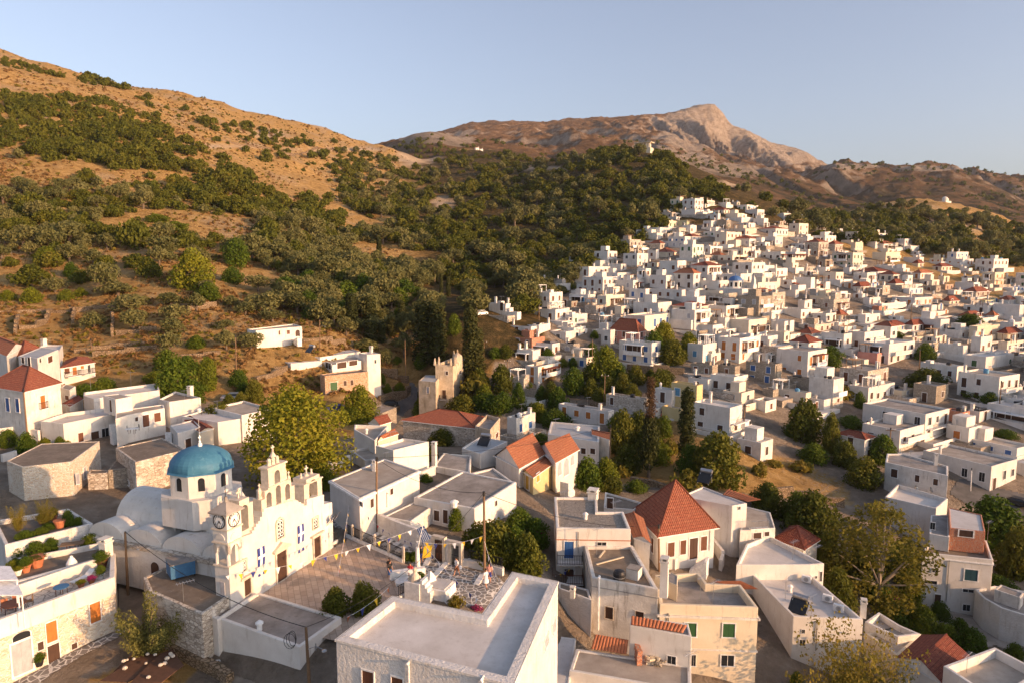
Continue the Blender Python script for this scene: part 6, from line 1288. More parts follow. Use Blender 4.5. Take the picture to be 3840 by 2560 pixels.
def greek_flag(m, a, ex, ez, w, h):
    """striped blue and white flag sheet spanned by ex, ez from its top hoist corner"""
    a, ex, ez = Vector(a), Vector(ex), Vector(ez); n = ex.cross(ez).normalized()*.012
    def q(x0, x1, y0, y1, mi, o=0):
        P = [a+ex*x0*w-ez*y1*h, a+ex*x1*w-ez*y1*h, a+ex*x1*w-ez*y0*h, a+ex*x0*w-ez*y0*h]; m.poly([p+n*(1+o) for p in P], mi); m.poly([p-n*(1+o) for p in P[::-1]], mi)
    for i in range(9):
        if i < 5: q(.37, 1, i/9, (i+1)/9, i % 2)
        else: q(0, 1, i/9, (i+1)/9, i % 2)
    q(0, .37, 0, 2/9, 0); q(0, .37, 3/9, 5/9, 0); q(0, .37, 2/9, 3/9, 1); q(.15, .22, 0, 5/9, 1, .4)
for i, (X, Y, lab) in enumerate(((1150, 760, 'limp striped flag nearest the small church window'), (1188, 735, 'limp striped flag at the church corner'))):
    s, z = fs(X, Y); o = empty('flag', fp(s, .1, z), lab, 'flag', 'two small flags on the church front'); m = MB(); m.tube(fp(s,0,z-.3), fp(s+.3,.9,z+.9), .02, .02, 5); m.build('staff', M['pole'], o)
    m = MB(); greek_flag(m, fp(s+.28,.85,z+.85), (FE*.25-FN*.6).to_3d()+Vector((0,0,-.75)), Vector((0,0,1))*.4+FE.to_3d()*.8, .95, .6); m.build('cloth', [M['navy'], M['wcloth']], o)
# ---------------------------------------------------------------- the square, lanes, walls and railings
def slabs_mat():
    m, nt, b = newmat('plaza_slabs'); c = coords(nt); mp = nt.nodes.new('ShaderNodeMapping'); mp.inputs['Rotation'].default_value = (0,0,math.atan2(FE.y,FE.x)); nt.links.new(c, mp.inputs[0])
    br = N(nt, 'ShaderNodeTexBrick', Scale=1.0); br.inputs['Brick Width'].default_value = .82; br.inputs['Row Height'].default_value = .50; br.inputs['Mortar Size'].default_value = .018
    br.inputs['Color1'].default_value = (.43,.325,.245,1); br.inputs['Color2'].default_value = (.58,.46,.36,1); br.inputs['Mortar'].default_value = (.25,.19,.145,1); nt.links.new(mp.outputs[0], br.inputs['Vector'])
    v = N(nt, 'ShaderNodeTexVoronoi', Scale=.75); nt.links.new(mp.outputs[0], v.inputs['Vector']); sx = nt.nodes.new('ShaderNodeSeparateColor'); nt.links.new(v.outputs['Color'], sx.inputs[0])
    f = ramp(nt, sx.outputs[0], [(.84,(0,0,0)),(.9,(1,1,1))]); fm = nt.nodes.new('ShaderNodeMath'); fm.operation = 'MULTIPLY'; fm.inputs[1].default_value = .45; nt.links.new(f, fm.inputs[0])
    col = mix(nt, fm.outputs[0], br.outputs[0], (.20,.17,.15)); col = mix(nt, 1.0, col, ramp(nt, noise(nt, c, .5, 6, .7), [(.3,(.72,.70,.68)),(.7,(1.0,.98,.95))]), 'MULTIPLY')
    nt.links.new(col, b.inputs['Base Color']); b.inputs['Roughness'].default_value = .75; bump(nt, b, br.outputs[1], -.3, .02); return m
M['plaza'] = slabs_mat()
M['crazy'] = stonemat('crazy_paving', [(.16,.145,.13),(.24,.215,.19),(.20,.185,.17)], (.62,.59,.54), 1.9, 1, .10, bd=.02)
M['asphalt'] = surf('asphalt', (.085,.08,.075), (.15,.14,.13), .5, bs=.3, obj=False)
M['alley'] = surf('alley_concrete', (.20,.16,.12), (.34,.28,.21), .7, bs=.4, obj=False)
M['earth'] = surf('garden_earth', (.075,.05,.03), (.16,.11,.065), .8, bs=.8, bd=.1, obj=False)
M['straw'] = surf('dry_grass_field', (.17,.095,.035), (.33,.20,.085), .35, bs=1, bsc=5, bd=.3, obj=False)
def drape(name, crop, pts, mat, dz, label, step=7, kind='structure', z=None, cat=None):
    Q = [px(crop, x, y) for x, y in pts]; xs = [q[0] for q in Q]; ys = [q[1] for q in Q]; us = np.arange(min(xs), max(xs)+step, step); vs = np.arange(min(ys), max(ys)+step, step)
    U, V = np.meshgrid(us, vs); ins = in_poly(U+.01, V+.013, Q); idx = {}; m = MB(); 
    def P(i, j):
        if (i, j) not in idx:
            h = at_z(us[j], vs[i], z) if z is not None else hit(us[j], vs[i]); idx[i, j] = None if h is None else h+Vector((0,0,dz))
        return idx[i, j]
    for i in range(len(vs)-1):
        for j in range(len(us)-1):
            if ins[i:i+2, j:j+2].sum() >= 3:
                q = [P(i+1,j), P(i+1,j+1), P(i,j+1), P(i,j)]
                if all(q) : m.poly(q)
    if m.f: tag(m.build(name, mat), label, cat, None, kind)
m = MB(); m.poly([at_z(*px(c, x, y), .04) for c, x, y in (('c',480,1450),('c',1272,942),('c',1320,930),('e',745,385),('e',1010,500),('e',1325,640),('e',1262,790),('e',1240,1000),('e',800,1250),('e',300,1150),('e',-60,1000))])
tag(m.build('plaza', M['plaza']), 'square paved with worn pinkish slabs before the church', None, None, 'structure')
drape('lane', 'e', [(622,205),(880,265),(1010,345),(1310,480),(1370,560),(1560,590),(1960,690),(2030,760),(1870,960),(1560,930),(1380,800),(1330,640),(1010,480),(740,330),(620,290)], M['crazy'], .055, 'lane of dark crazy paving with white joints', 4)
drape('alley', 'b', [(100,1568),(560,1330),(950,1150),(1030,1080),(1040,1130),(960,1200),(700,1330),(420,1500),(330,1568)], M['crazy'], .05, 'alley of dark stones outlined in white', 4)
drape('path', 'b', [(960,600),(1160,620),(1170,800),(1230,830),(1390,930),(1450,960),(1330,1170),(1500,1280),(1900,1500),(2091,1560),(2091,1640),(1700,1480),(1400,1330),(1250,1200),(1040,1100),(970,1000)], M['alley'], .045, 'stepped concrete path under the wall', 5)
drape('road', 'd', [(1490,640),(1500,790),(1390,830),(1310,940),(1260,1010),(1150,960),(1310,810),(1150,830),(1140,760),(1330,740),(1420,690),(1400,560),(1440,570)], M['asphalt'], .07, 'asphalt road bending past the tower house', 5)
drape('road', 'p', [(3600,1790),(3840,1850),(3990,1950),(3990,2000),(3800,1930),(3640,1900),(3560,1850)], M['asphalt'], .07, 'shaded asphalt by the shop', 6)
drape('courtyard', 'i', [(1180,935),(1530,962),(1640,1010),(1660,1020),(2091,1230),(2091,1360),(1850,1265),(1640,1345),(1420,1180),(1200,1000)], M['conc'], .07, 'concrete yard below the three-storey building', 6)
for t in range(9):      # pale step edges of the lane and of the path
    pass
def stripes(name, crop, segs, w, h, mat, label):
    m = MB()
    for (x1, y1, x2, y2) in segs:
        a = hit(*px(crop, x1, y1)); b = hit(*px(crop, x2, y2)); d = Vector((b.x-a.x, b.y-a.y)); L_ = d.length; d /= L_; c = (a+b)/2; m.box((c.x, c.y, min(a.z,b.z)-.05), L_, w, .05+h+abs(a.z-b.z)*.5, d)
    tag(m.build(name, mat), label, None, None, 'structure')
stripes('lane_steps', 'e', [(788,310,885,270),(800,325,905,285),(868,365,980,318),(925,392,1010,345),(985,420,1060,372),(1040,448,1110,402),(1095,472,1165,425),(1150,500,1235,448),(1385,610,1418,545),(1445,712,1560,590),(1800,770,1850,690)], .5, .15, M['frame'], 'white step edges across the crazy paved lane')
stripes('path_steps', 'b', [(1355,1235,1432,1185),(1465,1305,1550,1250),(1590,1370,1665,1322),(1735,1430,1800,1390)], .45, .2, M['frame'], 'pale step edges of the concrete path')
def wall_line(name, crop, pts, h, t, mat, label, cat='wall', cap=None, base=None, group=None, dz=-.4):
    """free-standing wall following foot pixels over the ground"""
    F_ = []
    for x, y in pts:
        q = hit(*px(crop, x, y)); F_.append(q)
    m = MB(); n = len(F_)
    offs = []
    for i in range(n):
        d = (F_[min(i+1,n-1)]-F_[max(i-1,0)]); d = Vector((d.x,d.y)).normalized(); offs.append(Vector((-d.y, d.x))*t/2)
    for i in range(n-1):
        k = max(1, int((F_[i+1]-F_[i]).length/3)); 
        for j in range(k):
            a = F_[i].lerp(F_[i+1], j/k); b = F_[i].lerp(F_[i+1], (j+1)/k); a.z = gz(a.x,a.y); b.z = gz(b.x,b.y); oa = offs[i].lerp(offs[i+1], j/k); ob = offs[i].lerp(offs[i+1], (j+1)/k)
            jz = h*(.72 if mat is M['drywall'] else 1)+(((i*7+j*5) % 4)-1.5)*(.06 if mat is M['drywall'] else 0)*h
            Pq = [(a.x-oa.x,a.y-oa.y),(b.x-ob.x,b.y-ob.y),(b.x+ob.x,b.y+ob.y),(a.x+oa.x,a.y+oa.y)]
            if area2(Pq) < 0: Pq = Pq[::-1]
            m.prism(Pq, min(a.z,b.z)+dz, max(a.z,b.z)+jz if h > .6 else (a.z+b.z)/2+jz)
    c = F_[n//2]; r = empty(name, c, label, cat, group); m.build('wall', mat, r); return r, F_
gw, gp = wall_line('garden_wall', 'e', [(1005,345),(1200,430),(1310,470),(1455,555)], 2.1, .35, M['rough'], 'long whitewashed garden wall along the crazy paved lane')
gw2, _ = wall_line('garden_wall', 'e', [(1538,572),(1600,590)], 2.2, .4, M['rough'], 'short white wall pier between the brown door and the iron gate')
gw3, _ = wall_line('garden_wall', 'e', [(1685,612),(1740,618),(1870,645),(2020,690)], .7, .3, M['rough'], 'low white garden wall topped by an iron railing')
def leafdoor(name, crop, x1, y1, x2, y2, mat, label, cat, bars=False):
    a = hit(*px(crop, x1, y2)); b = hit(*px(crop, x2, y2+(x2-x1)*.25)); d = Vector((b.x-a.x,b.y-a.y)); L_ = d.length; d /= L_; c = (a+b)/2
    z1 = at_d(*px(crop, x1, y1), a.y).z; h = min(3, max(1.8, z1-a.z)); r = empty(name, (c.x,c.y,c.z), label, cat)
    m = MB()
    for s in (-.5, .5): m.box((c.x+d.x*(L_+.25)*s, c.y+d.y*(L_+.25)*s, c.z-.3), .25, .45, h+.5, d)
    m.box((c.x, c.y, c.z+h+.2), L_+.5, .45, .25, d); m.build('door_frame', M['marble'], r); m = MB()
    if bars:
        for i in range(int(L_/.14)):
            q = c.xy+d*(-L_/2+.07+.14*i); m.tube((q.x,q.y,c.z), (q.x,q.y,c.z+h), .018, .018, 4)
        for zz in (.2, h*.5, h-.1): m.tube((c.x-d.x*L_/2,c.y-d.y*L_/2,c.z+zz), (c.x+d.x*L_/2,c.y+d.y*L_/2,c.z+zz), .025, .025, 4)
        m.build('bars', mat, r)
    else:
        for s in (-.25, .25): m.box((c.x+d.x*L_*s, c.y+d.y*L_*s, c.z), L_*.49, .07, h, d)
        m.build('leaf', mat, r); m = MB(); nx = Vector((d.y,-d.x))
        for s in (-.25, .25):
            q = c.xy+d*L_*s+nx*.045; m.box((q.x,q.y,c.z+.25), L_*.3, .03, h*.25, d); m.box((q.x,q.y,c.z+h*.55), L_*.3, .03, h*.35, d)
        m.build('door_panel', M['wood'], r)
leafdoor('double_door', 'e', 1465, 395, 1532, 560, M['dkwood'], 'brown panelled double door in the garden wall', 'door')
leafdoor('iron_gate', 'e', 1600, 440, 1668, 595, M['iron'], 'black iron gate between white piers', 'gate', True)
leafdoor('red_gate', 'e', 922, 170, 975, 300, M['dkwood'], 'dark red-brown gate hung with a red cloth by the first pole', 'gate')
def railing(name, crop, pts, h, label, base=.35, posts=True, step=.16, cat='fence', rail=M['iron'], group=None):
    F_ = [hit(*px(crop, x, y)) for x, y in pts]; r = empty(name, F_[0], label, cat, group); n = len(F_); up = Vector((0,0,1))
    if base > 0:
        m = MB()
        for a, b in zip(F_[:-1], F_[1:]):
            d = Vector((b.x-a.x,b.y-a.y)); L_ = d.length; d /= L_; c = (a+b)/2; m.box((c.x,c.y,min(a.z,b.z)-.3), L_, .28, .3+base+abs(a.z-b.z)*.5, d)
        m.build('kerb', M['frame'], r)
    m = MB()
    for a, b in zip(F_[:-1], F_[1:]):
        a = a+up*base; b = b+up*base; k = int((b-a).length/step)
        for i in range(k):
            q = a.lerp(b, (i+.5)/k); m.tube(q, q+up*h, .032, .032, 4, 0, False)
        for zz in (.1, h): m.tube(a+up*zz, b+up*zz, .04, .04, 5)
    m.build('bars', rail, r)
    if posts:
        for q in F_:
            m = MB(); m.box((q.x,q.y,q.z-.2), .2, .2, h+base+.35, FE); m.lathe((q.x,q.y,q.z+h+base+.15), [(.14,0),(.13,.06),(.03,.16)], 8); m.build('post', M['marble'], r)
    return r
railing('iron_railing', 'e', [(742,372),(790,395),(862,428),(972,478),(1085,528),(1205,585)], .95, 'black iron railing with stone posts between the square and the lane')
railing('iron_railing', 'e', [(1160,880),(1215,850),(1255,800)], .9, 'short black iron railing by the white plinth', .2, False)
railing('iron_railing', 'e', [(1735,605),(1870,640),(2015,680)], .8, 'iron railing on the low white garden wall', .7, False)
railing('iron_railing', 'c', [(1200,955),(1245,930)], .8, 'short iron railing at the church corner', .3, False)
# dry stone terrace walls of the slope
for i, (c, P, h, lab) in enumerate((('n', [(105,835),(112,790),(130,725)], 1.6, 'tumbled end wall of the ruined stone pens'), ('n', [(130,800),(250,790),(330,752)], 1.2, 'front wall of the ruined stone pens'), ('n', [(320,752),(345,690)], 1.7, 'middle cross wall of the ruined stone pens'), ('n', [(500,760),(520,680)], 1.7, 'right cross wall of the ruined stone pens'),
   ('n', [(0,690),(250,680),(480,690),(640,660),(1000,630)], .9, 'long dry stone wall behind the ruined pens'), ('n', [(775,850),(780,760),(770,720)], 2.0, 'narrow upright stone wall among the olives'), ('n', [(510,960),(760,930),(1000,905)], 1.1, 'upper terrace wall above the red roofs'), ('n', [(640,985),(860,960),(1080,930)], 1.1, 'lower terrace wall above the red roofs'),
   ('n', [(800,840),(960,820),(1080,800)], 1.0, 'short terrace wall behind two round olives'), ('n', [(1290,675),(1400,660),(1490,640)], 1.5, 'pale stone wall right of the single olive'), ('n', [(1100,1010),(1400,985),(1520,970)], 1.0, 'terrace wall below the olive column'), ('n', [(640,280),(690,300),(730,310)], 1.2, 'small stone wall by the white garden cottage'),
   ('d', [(0,560),(150,520),(280,450)], 1.4, 'stone wall left of the modern white house'), ('d', [(170,470),(250,500)], 1.6, 'dark boundary wall beside the modern white house'), ('d', [(1130,740),(1250,735),(1380,700),(1415,650)], 1.8, 'curved stone retaining wall along the road'), ('d', [(1150,470),(1300,540),(1400,570)], 1.2, 'stone parapet of the path above the road'), ('d', [(1100,940),(1230,870),(1310,815)], 1.3, 'pale stone wall beside the road bend'),
   ('f', [(1060,460),(1300,490),(1580,500)], 2.4, 'stone retaining wall below the blue-shuttered house'), ('f', [(720,790),(870,800)], 1.6, 'rubble wall beside the tan shed'), ('f', [(1090,1470),(1250,1500),(1420,1560)], 1.0, 'rubble wall under the dead cypress'), ('i', [(0,20),(200,45),(420,95),(620,130)], 1.2, 'pale rubble wall crossing the dry field'), ('b', [(1420,1310),(1560,1400),(1760,1490),(1880,1568)], 1.0, 'rough dry stone wall beside the stepped path'),
   ('d', [(430,200),(700,215),(820,240)], 1.1, 'terrace wall right of the long low house'), ('m', [(1480,690),(1700,735),(2000,790),(2352,740)], 1.5, 'pale cutting along the dirt track'))):
    wall_line('dry_stone_wall', c, P, h, .6, M['drywall'], lab, 'wall', None, None, 'dry stone walls')

for c, P, h, lab in (('a', [(0,1060),(150,1045),(365,1110)], 1.1, 'low white yard wall at the left edge'), ('a', [(20,1300),(150,1260)], 1.0, 'short white yard wall by the green bin'), ('a', [(600,860),(760,830)], 1.2, 'white wall below the tiled patio canopy'), ('d', [(1500,1470),(1640,1420)], 1.0, 'low white wall behind the mottled roof'), ('d', [(640,1400),(860,1330)], 1.4, 'white wall at the foot of the great plane tree'), ('g', [(1640,470),(1720,600),(1700,650)], 1.3, 'curved white stair wall beside the pyramid roof house'), ('g', [(1320,640),(1430,570)], 1.2, 'sloping white wall under the pyramid roof house'), ('f', [(0,1090),(110,1060),(210,1090)], 1.2, 'white terrace wall with steps at the garden edge')):
    wall_line('garden_wall', c, P, h, .35, M['rough'], lab)
# ---------------------------------------------------------------- trees and shrubs of the village and of the near slope
def sprays(seed, n=20):
    rs = random.Random(seed); out = []
    for i in range(n):
        a = i*2.4+rs.uniform(-.3,.3); t = rs.uniform(.15,1.0); ln = rs.uniform(.75,1.15); q = Vector((0,0,rs.uniform(.1,.45)))
        d = Vector((math.cos(a)*t*1.7, math.sin(a)*t*1.7, rs.uniform(.7,1.3)*(1.25-t*.6))).normalized()
        for k in range(6): p = q+d*ln*(k+1)/4.4; out.append((p.x, p.y, p.z, .25-.028*k))
    return out
proto('plane_big', tree_lobes(46, 301, 1.62, .16, .34, .10), 15000, .026, 'gold', 301, tr=(.07,.7), jit=.9, inner=.3)
proto('plane_sparse', tree_lobes(44, 305, 2.1, .12, .26, .12), 6000, .030, 'dry', 305, 'pbark', tr=(.045,.8), jit=1.1, inner=.4)
proto('olive_near', sprays(310), 13000, .026, 'olivegold', 310, tr=(.10,.5), jit=1.0, inner=.15)
proto('twiggy', sprays(316, 34), 9500, .024, 'dry', 315, tr=(.035,.7), jit=1.2, inner=.4)
proto('leafy', tree_lobes(26, 320, 1.45, .24, .42, .05), 5200, .050, 'green', 320, tr=(.06,.6), inner=.25)
proto('leafy', tree_lobes(26, 321, 1.35, .24, .42, .05), 5200, .050, 'green', 321, tr=(.06,.6), inner=.25)
proto('darkleafy', tree_lobes(26, 325, 1.35, .24, .42, .03), 5200, .052, 'oak', 325, tr=(.06,.6), inner=.25)
proto('darkleafy', tree_lobes(26, 326, 1.25, .24, .42, .03), 5200, .052, 'oak', 326, tr=(.06,.6), inner=.25)
proto('goldleafy', tree_lobes(26, 330, 1.5, .22, .40, .05), 5200, .048, 'gold', 330, tr=(.06,.7), inner=.25)
proto('goldleafy', tree_lobes(24, 331, 1.4, .22, .40, .05), 5200, .048, 'gold', 331, tr=(.06,.7), inner=.25)
proto('limeleafy', tree_lobes(22, 335, 1.4, .22, .40, .05), 4200, .055, 'lime', 335, tr=(.06,.7), inner=.25)
proto('hedge', tree_lobes(22, 340, 1.1, .28, .45, .0), 4200, .052, 'green', 340, tr=(.05,.3), inner=.2)
proto('blossom', tree_lobes(14, 345, 1.1, .25, .42, .0), 1500, .07, 'mag', 345, tr=(.05,.4))
proto('deadtop', tree_lobes(26, 350, 5.5, .35, .75, .08, lambda t: max(.2, 1.0*math.sin(math.pi*min(.97, t*.75+.22))**.6)), 2600, .10, 'dead', 350, tr=(.1,3.5), jit=1.2, inner=.5)
proto('deadlow', tree_lobes(30, 352, 2.4, .35, .6, .08), 3800, .085, 'cypress', 352, tr=(.1,1.4), jit=1.0, inner=.4)
KIND = {'P':('plane_big','plane_tree','tree'),'S':('plane_sparse','plane_tree','tree'),'N':('olive_near','olive_tree','tree'),'W':('twiggy','olive_tree','tree'),'L':('leafy','leafy_tree','tree'),'D':('darkleafy','leafy_tree','tree'),
 'G':('goldleafy','leafy_tree','tree'),'I':('limeleafy','leafy_tree','tree'),'H':('hedge','shrub','shrub'),'B':('blossom','bougainvillea','shrub'),'O':('olive','olive_tree','tree'),'K':('oak','evergreen_oak','tree'),'C':('cypress','cypress','tree'),'R':('dry_shrub','shrub','shrub')}
NOUN = {'P':'great golden-green plane tree','S':'sparse plane tree','N':'olive tree','W':'twiggy tree','L':'green leafy tree','D':'dark green leafy tree','G':'golden-green tree','I':'bright lime-green tree','H':'green shrub','B':'magenta bougainvillea','O':'round silvery olive tree','K':'broad dark evergreen oak','C':'slim dark cypress','R':'dry orange shrub'}
GRP = {'L':'leafy garden trees','D':'leafy garden trees','G':'golden leafy trees','I':'lime-green trees','H':'green shrubs','B':'bougainvillea bushes','O':'olives of the near slope','K':'broad oaks of the near slope','C':'cypresses','R':'dry shrubs'}
def T(k, crop, x, yb, w, h, label=None, d=None, sink=.2):
    """tree by the foot, width and height it has in the photo crop"""
    u, v = px(crop, x, yb); s = CR[crop][2]
    q = hit(u, v) if d is None else at_d(u, v, d)
    if q is None: print('no ground', crop, x, yb); return
    q = Vector((q.x, q.y, gz(q.x, q.y))) if d is not None and d > 0 else q
    dd = q.y*CP-(q.z-CZ)*SP; W_, H_ = w/s*dd/F, h/s*dd/F
    if k == 'C': W_ *= 1.4; H_ *= 1.08
    kn = KIND[k]
    o = plant(kn[0], kn[1], q-Vector((0,0,sink)), W_, H_, label, kn[2], None)
    if label is None: later(o, NOUN[k], u, v-h/s*.5, GRP[k])
    return o
T('P','d',370,1600,1230,930,'great golden-green plane tree behind the church front', d=84)
T('L','d',330,870,500,375,'rounded dark green tree behind the great plane tree', d=116)
T('G','d',960,900,375,330,'golden tree between the great plane tree and the road'); T('L','d',1210,690,110,130); T('L','d',1320,680,150,130); T('H','d',1150,570,120,100); T('G','d',650,1400,240,220,None,80)
T('S','i',880,930,1010,930,'big sparse plane tree with pale branches beside the three-storey building', d=80)
T('N','b',1215,1270,500,560,'grey-green olive tree beside the outlined stone alley', d=50)
T('W','i',690,1610,900,1000,'twiggy sunlit tree in the bottom right corner', d=56)
C_ = [('p',1600,1350,88,210),('p',1642,1352,66,208),('p',1766,1410,62,252),('p',1790,1405,52,170),('f',1600,1200,128,570),('o',740,1250,18,110),('o',768,1255,24,110),('o',803,1250,17,95),('o',830,1335,26,155),('o',877,1330,30,130),('o',889,1260,18,105),('o',405,1095,36,160),('o',24,1155,34,125),('o',215,1560,80,240),('o',345,1560,90,220),('o',560,1520,50,150),('d',1060,200,110,190),('d',1160,200,70,180),('o',400,1560,60,130),('o',985,1200,24,80),('k',245,165,40,110),('o',490,1600,60,120)]
for t in C_: T('C', *t)
T('C','f',1600,1200,10,10) if False else None
o = T('D','f',1260,1230,330,260); 
q = hit(*px('f',1255,1440)); dd = q.y
root = empty('dead_cypress', q, 'half-dead brown cypress beside the tall green cypress', 'tree')
for kd, nm, z0, w, h in (('deadlow','crown',2.2,4.4,9.5),('deadtop','dead_top',9.0,2.6,8.0)):
    pr = PROTO[kd][0]; c = link(nm, pr['crown'], root); c.location.z = z0; k = dd/121.0; c.scale = (w/2*k, w/2*k, h*k/pr['V'][:,2].max())
m = MB(); m.tube(q-Vector((0,0,.3)), q+Vector((0,0,13)), .28, .08, 8); m.build('trunk', M['bark'], root)
for t in [('D','f',360,770,230,230),('L','f',60,790,170,240),('L','f',130,650,150,130),('D','f',200,880,270,140),('L','f',400,960,350,170),('D','f',810,770,170,170),('L','f',840,490,140,150),('L','f',985,530,190,165),('D','f',720,545,230,170),('D','f',900,670,230,170),('D','f',1110,710,190,150),('G','f',1150,505,100,95),('D','f',1270,545,150,110),('D','f',1410,565,210,130),('D','f',1010,630,210,110),
  ('G','f',1390,250,270,260),('L','f',1300,330,260,260),('D','f',1480,390,300,240),('G','f',1620,330,250,240),('L','f',560,430,110,100),('L','f',735,360,170,165),('L','f',330,335,150,90),('D','f',1010,1210,340,430),('L','f',1400,1070,190,230),('D','f',1880,1480,620,500),('L','f',1640,1400,340,300),('L','f',690,1540,370,330),('D','f',900,1568,330,170),('H','f',1140,1568,260,130),('R','f',1590,1575,300,230),('R','f',2280,1420,170,150),('R','f',1450,1230,150,170),('R','f',1010,1430,200,120),('I','f',1390,1290,110,130),('L','f',270,760,140,180),('L','f',260,1130,230,110),('G','f',470,420,120,80),
  ('D','h',330,1090,450,400),('D','h',570,1210,230,400),('L','h',420,1290,340,190),('L','h',770,610,190,170),('L','h',840,800,120,170),('L','h',1050,1310,290,290),('D','h',880,1510,440,290),('D','h',1450,600,430,180),('L','h',570,405,290,185),('H','h',240,440,200,95),('L','h',1440,360,230,170),('H','h',1900,700,310,85),('L','h',2040,770,210,130),('H','h',2180,1070,260,90),('D','h',700,1330,300,260),('H','h',760,970,260,120),('R','h',700,720,180,130),('L','h',330,380,140,120),('H','h',1180,150,170,60),('L','h',1850,40,300,110),('R','h',300,1380,260,120),('R','h',60,1340,200,80),
  ('D','i',350,400,500,450),('L','i',1830,420,640,430),('D','i',2010,680,360,450),('L','i',1860,790,370,130),('H','i',1050,1060,240,190),('H','i',1260,1150,290,210),('H','i',1450,1240,280,190),('L','i',1660,1330,330,240),('B','i',1040,915,120,90),('B','i',1120,915,110,110),('D','i',560,960,400,380),('L','i',880,930,260,330),('D','i',480,700,330,420),('D','i',760,760,380,360),('G','i',1150,930,260,330),('G','i',1100,700,420,330),('L','i',230,1600,140,160),
  ('D','e',1950,570,540,380),('L','e',2120,560,330,320),('I','e',1640,310,190,210),('D','e',1820,470,330,260),('L','e',1370,270,140,90),('D','g',110,690,430,400),('L','g',200,430,280,240),('B','g',230,420,140,170),('L','g',60,330,330,230),
  ('D','e',650,1010,330,270),('D','e',890,980,330,280),('G','e',850,960,160,270),('L','e',1340,760,150,130),('H','e',1230,560,160,90),('H','e',1290,570,110,110),('R','e',1640,930,160,110),('B','e',1800,960,130,60),
  ('H','a',780,690,260,130),('H','a',960,640,250,140),('L','a',1620,740,430,420),('G','a',1910,640,230,330),('L','a',1760,760,330,240),('D','a',2010,990,480,260),('G','a',1440,560,330,110),('L','a',1810,250,190,130),('H','a',270,1010,200,120),('H','a',60,1050,240,80),('L','a',2210,1060,300,200),('H','d',1510,870,170,180),('C','d',1500,790,34,140),('D','d',1900,860,360,200),('L','d',2110,800,330,150),('L','d',2230,840,280,170),('R','d',2010,700,330,260),('G','d',900,940,260,160),('L','d',1520,420,200,150),('L','d',1010,290,160,60),('O','d',1010,300,250,150),('O','d',1360,330,220,240),('O','d',1200,420,140,180),('L','d',1820,120,170,200),('H','d',1300,390,110,70),('L','d',1980,470,170,190),('D','d',1720,1150,340,180),('L','d',1640,1130,160,140),('D','d',1620,1290,160,170),('H','d',1560,1480,140,100),('D','d',2290,330,180,120),('H','d',2200,330,160,100),
  ('K','n',225,500,300,160),('G','n',215,615,165,115),('G','n',55,600,130,80),('G','n',460,600,135,85),('G','n',560,570,105,65),('O','n',650,800,185,135),('O','n',900,700,300,155),('O','n',920,805,215,155),('O','n',1180,650,195,115),('O','n',1205,760,205,145),('O','n',1185,845,195,135),('O','n',1170,970,175,165),('L','n',1150,1090,250,165),('L','n',1290,1110,190,145),('G','n',1440,1110,145,125),('O','n',1355,670,160,135),('L','n',1345,920,155,85),('O','n',1555,805,145,82),('O','n',1560,940,175,155),('O','n',1730,940,190,130),
  ('O','n',720,545,250,220),('K','n',930,250,235,235),('O','n',1150,305,175,105),('G','n',1330,520,350,290),('K','n',1030,445,195,155),('L','n',1630,355,240,195),('L','n',1600,475,190,115),('L','n',1440,600,190,135),('O','n',1590,650,135,95),('O','n',1850,690,310,155),('O','n',1780,540,185,125),('O','n',2040,640,290,155),('O','n',2150,530,155,95),('O','n',1880,750,195,95),('O','n',2290,670,210,145),('O','n',740,260,145,135),('O','n',590,225,175,95),('O','n',160,245,230,175),('G','n',330,345,205,125),('O','n',340,225,155,95),('L','n',490,430,135,105),('K','n',560,485,185,105),('K','n',680,170,250,120),('K','n',380,190,260,130),('K','n',1850,160,200,150),('O','n',1690,700,170,100),('O','n',810,570,260,110),('I','n',1200,120,260,70),('I','n',1080,60,200,60),('O','n',380,545,170,110),('H','n',2140,720,160,80),('L','n',2060,370,200,90),('O','n',1430,560,140,110),('K','n',110,130,180,110)]:
    T(*t)
# ---------------------------------------------------------------- bushes and small trees in the gaps of the village
MASK[:] = False; mask_all()
def gardens():
    rs = random.Random(31); n = 0
    for P, kinds, cnt, w0, w1 in (([(1850,1500),(2060,1440),(2330,1400),(2560,1480),(2560,1560),(2400,1880),(2250,1900),(2150,1760),(1950,1650)], 'DDLLG', 34, 90, 170), ([(2850,1560),(3150,1600),(3300,1750),(3250,1900),(3000,1840),(2850,1760)], 'DL', 2, 60, 90),
        ([(1600,1480),(1900,1420),(1950,1500),(1850,1560),(1650,1560)], 'DLG', 10, 70, 120), (VP, 'DLLGDH', 150, 26, 64), ([(0,1560),(250,1600),(420,1700),(250,1800),(0,1800)], 'LHG', 26, 50, 110), ([(2700,1950),(3000,1900),(3080,2200),(2900,2200)], 'DL', 5, 120, 170), ([(3300,2300),(3840,2330),(3840,2480),(3500,2420)], 'LHG', 9, 70, 130), ([(880,1440),(1000,1480),(960,1560),(820,1560)], 'LD', 5, 60, 100)):
        k = 0
        for _ in range(cnt*14):
            if k >= cnt: break
            xs = [p[0] for p in P]; ys = [p[1] for p in P]; u = rs.uniform(min(xs), max(xs)); v = rs.uniform(min(ys), max(ys)); w = rs.uniform(w0, w1)*(1 if P is not VP else (.6+.8*(v-770)/790))
            if not in_poly(np.array([u]), np.array([v]), P)[0]: continue
            h = w*rs.uniform(.75,1.05); sub = MASK[max(0,int((v-h*.8)/6)):int(v/6)+1, max(0,int((u-w*.4)/6)):int((u+w*.4)/6)+1]
            if sub.size == 0 or sub.mean() > .30: continue
            T(rs.choice(kinds), 'p', u, v, w, h); cover(u-w*.35, v-h*.7, u+w*.35, v); k += 1
gardens()
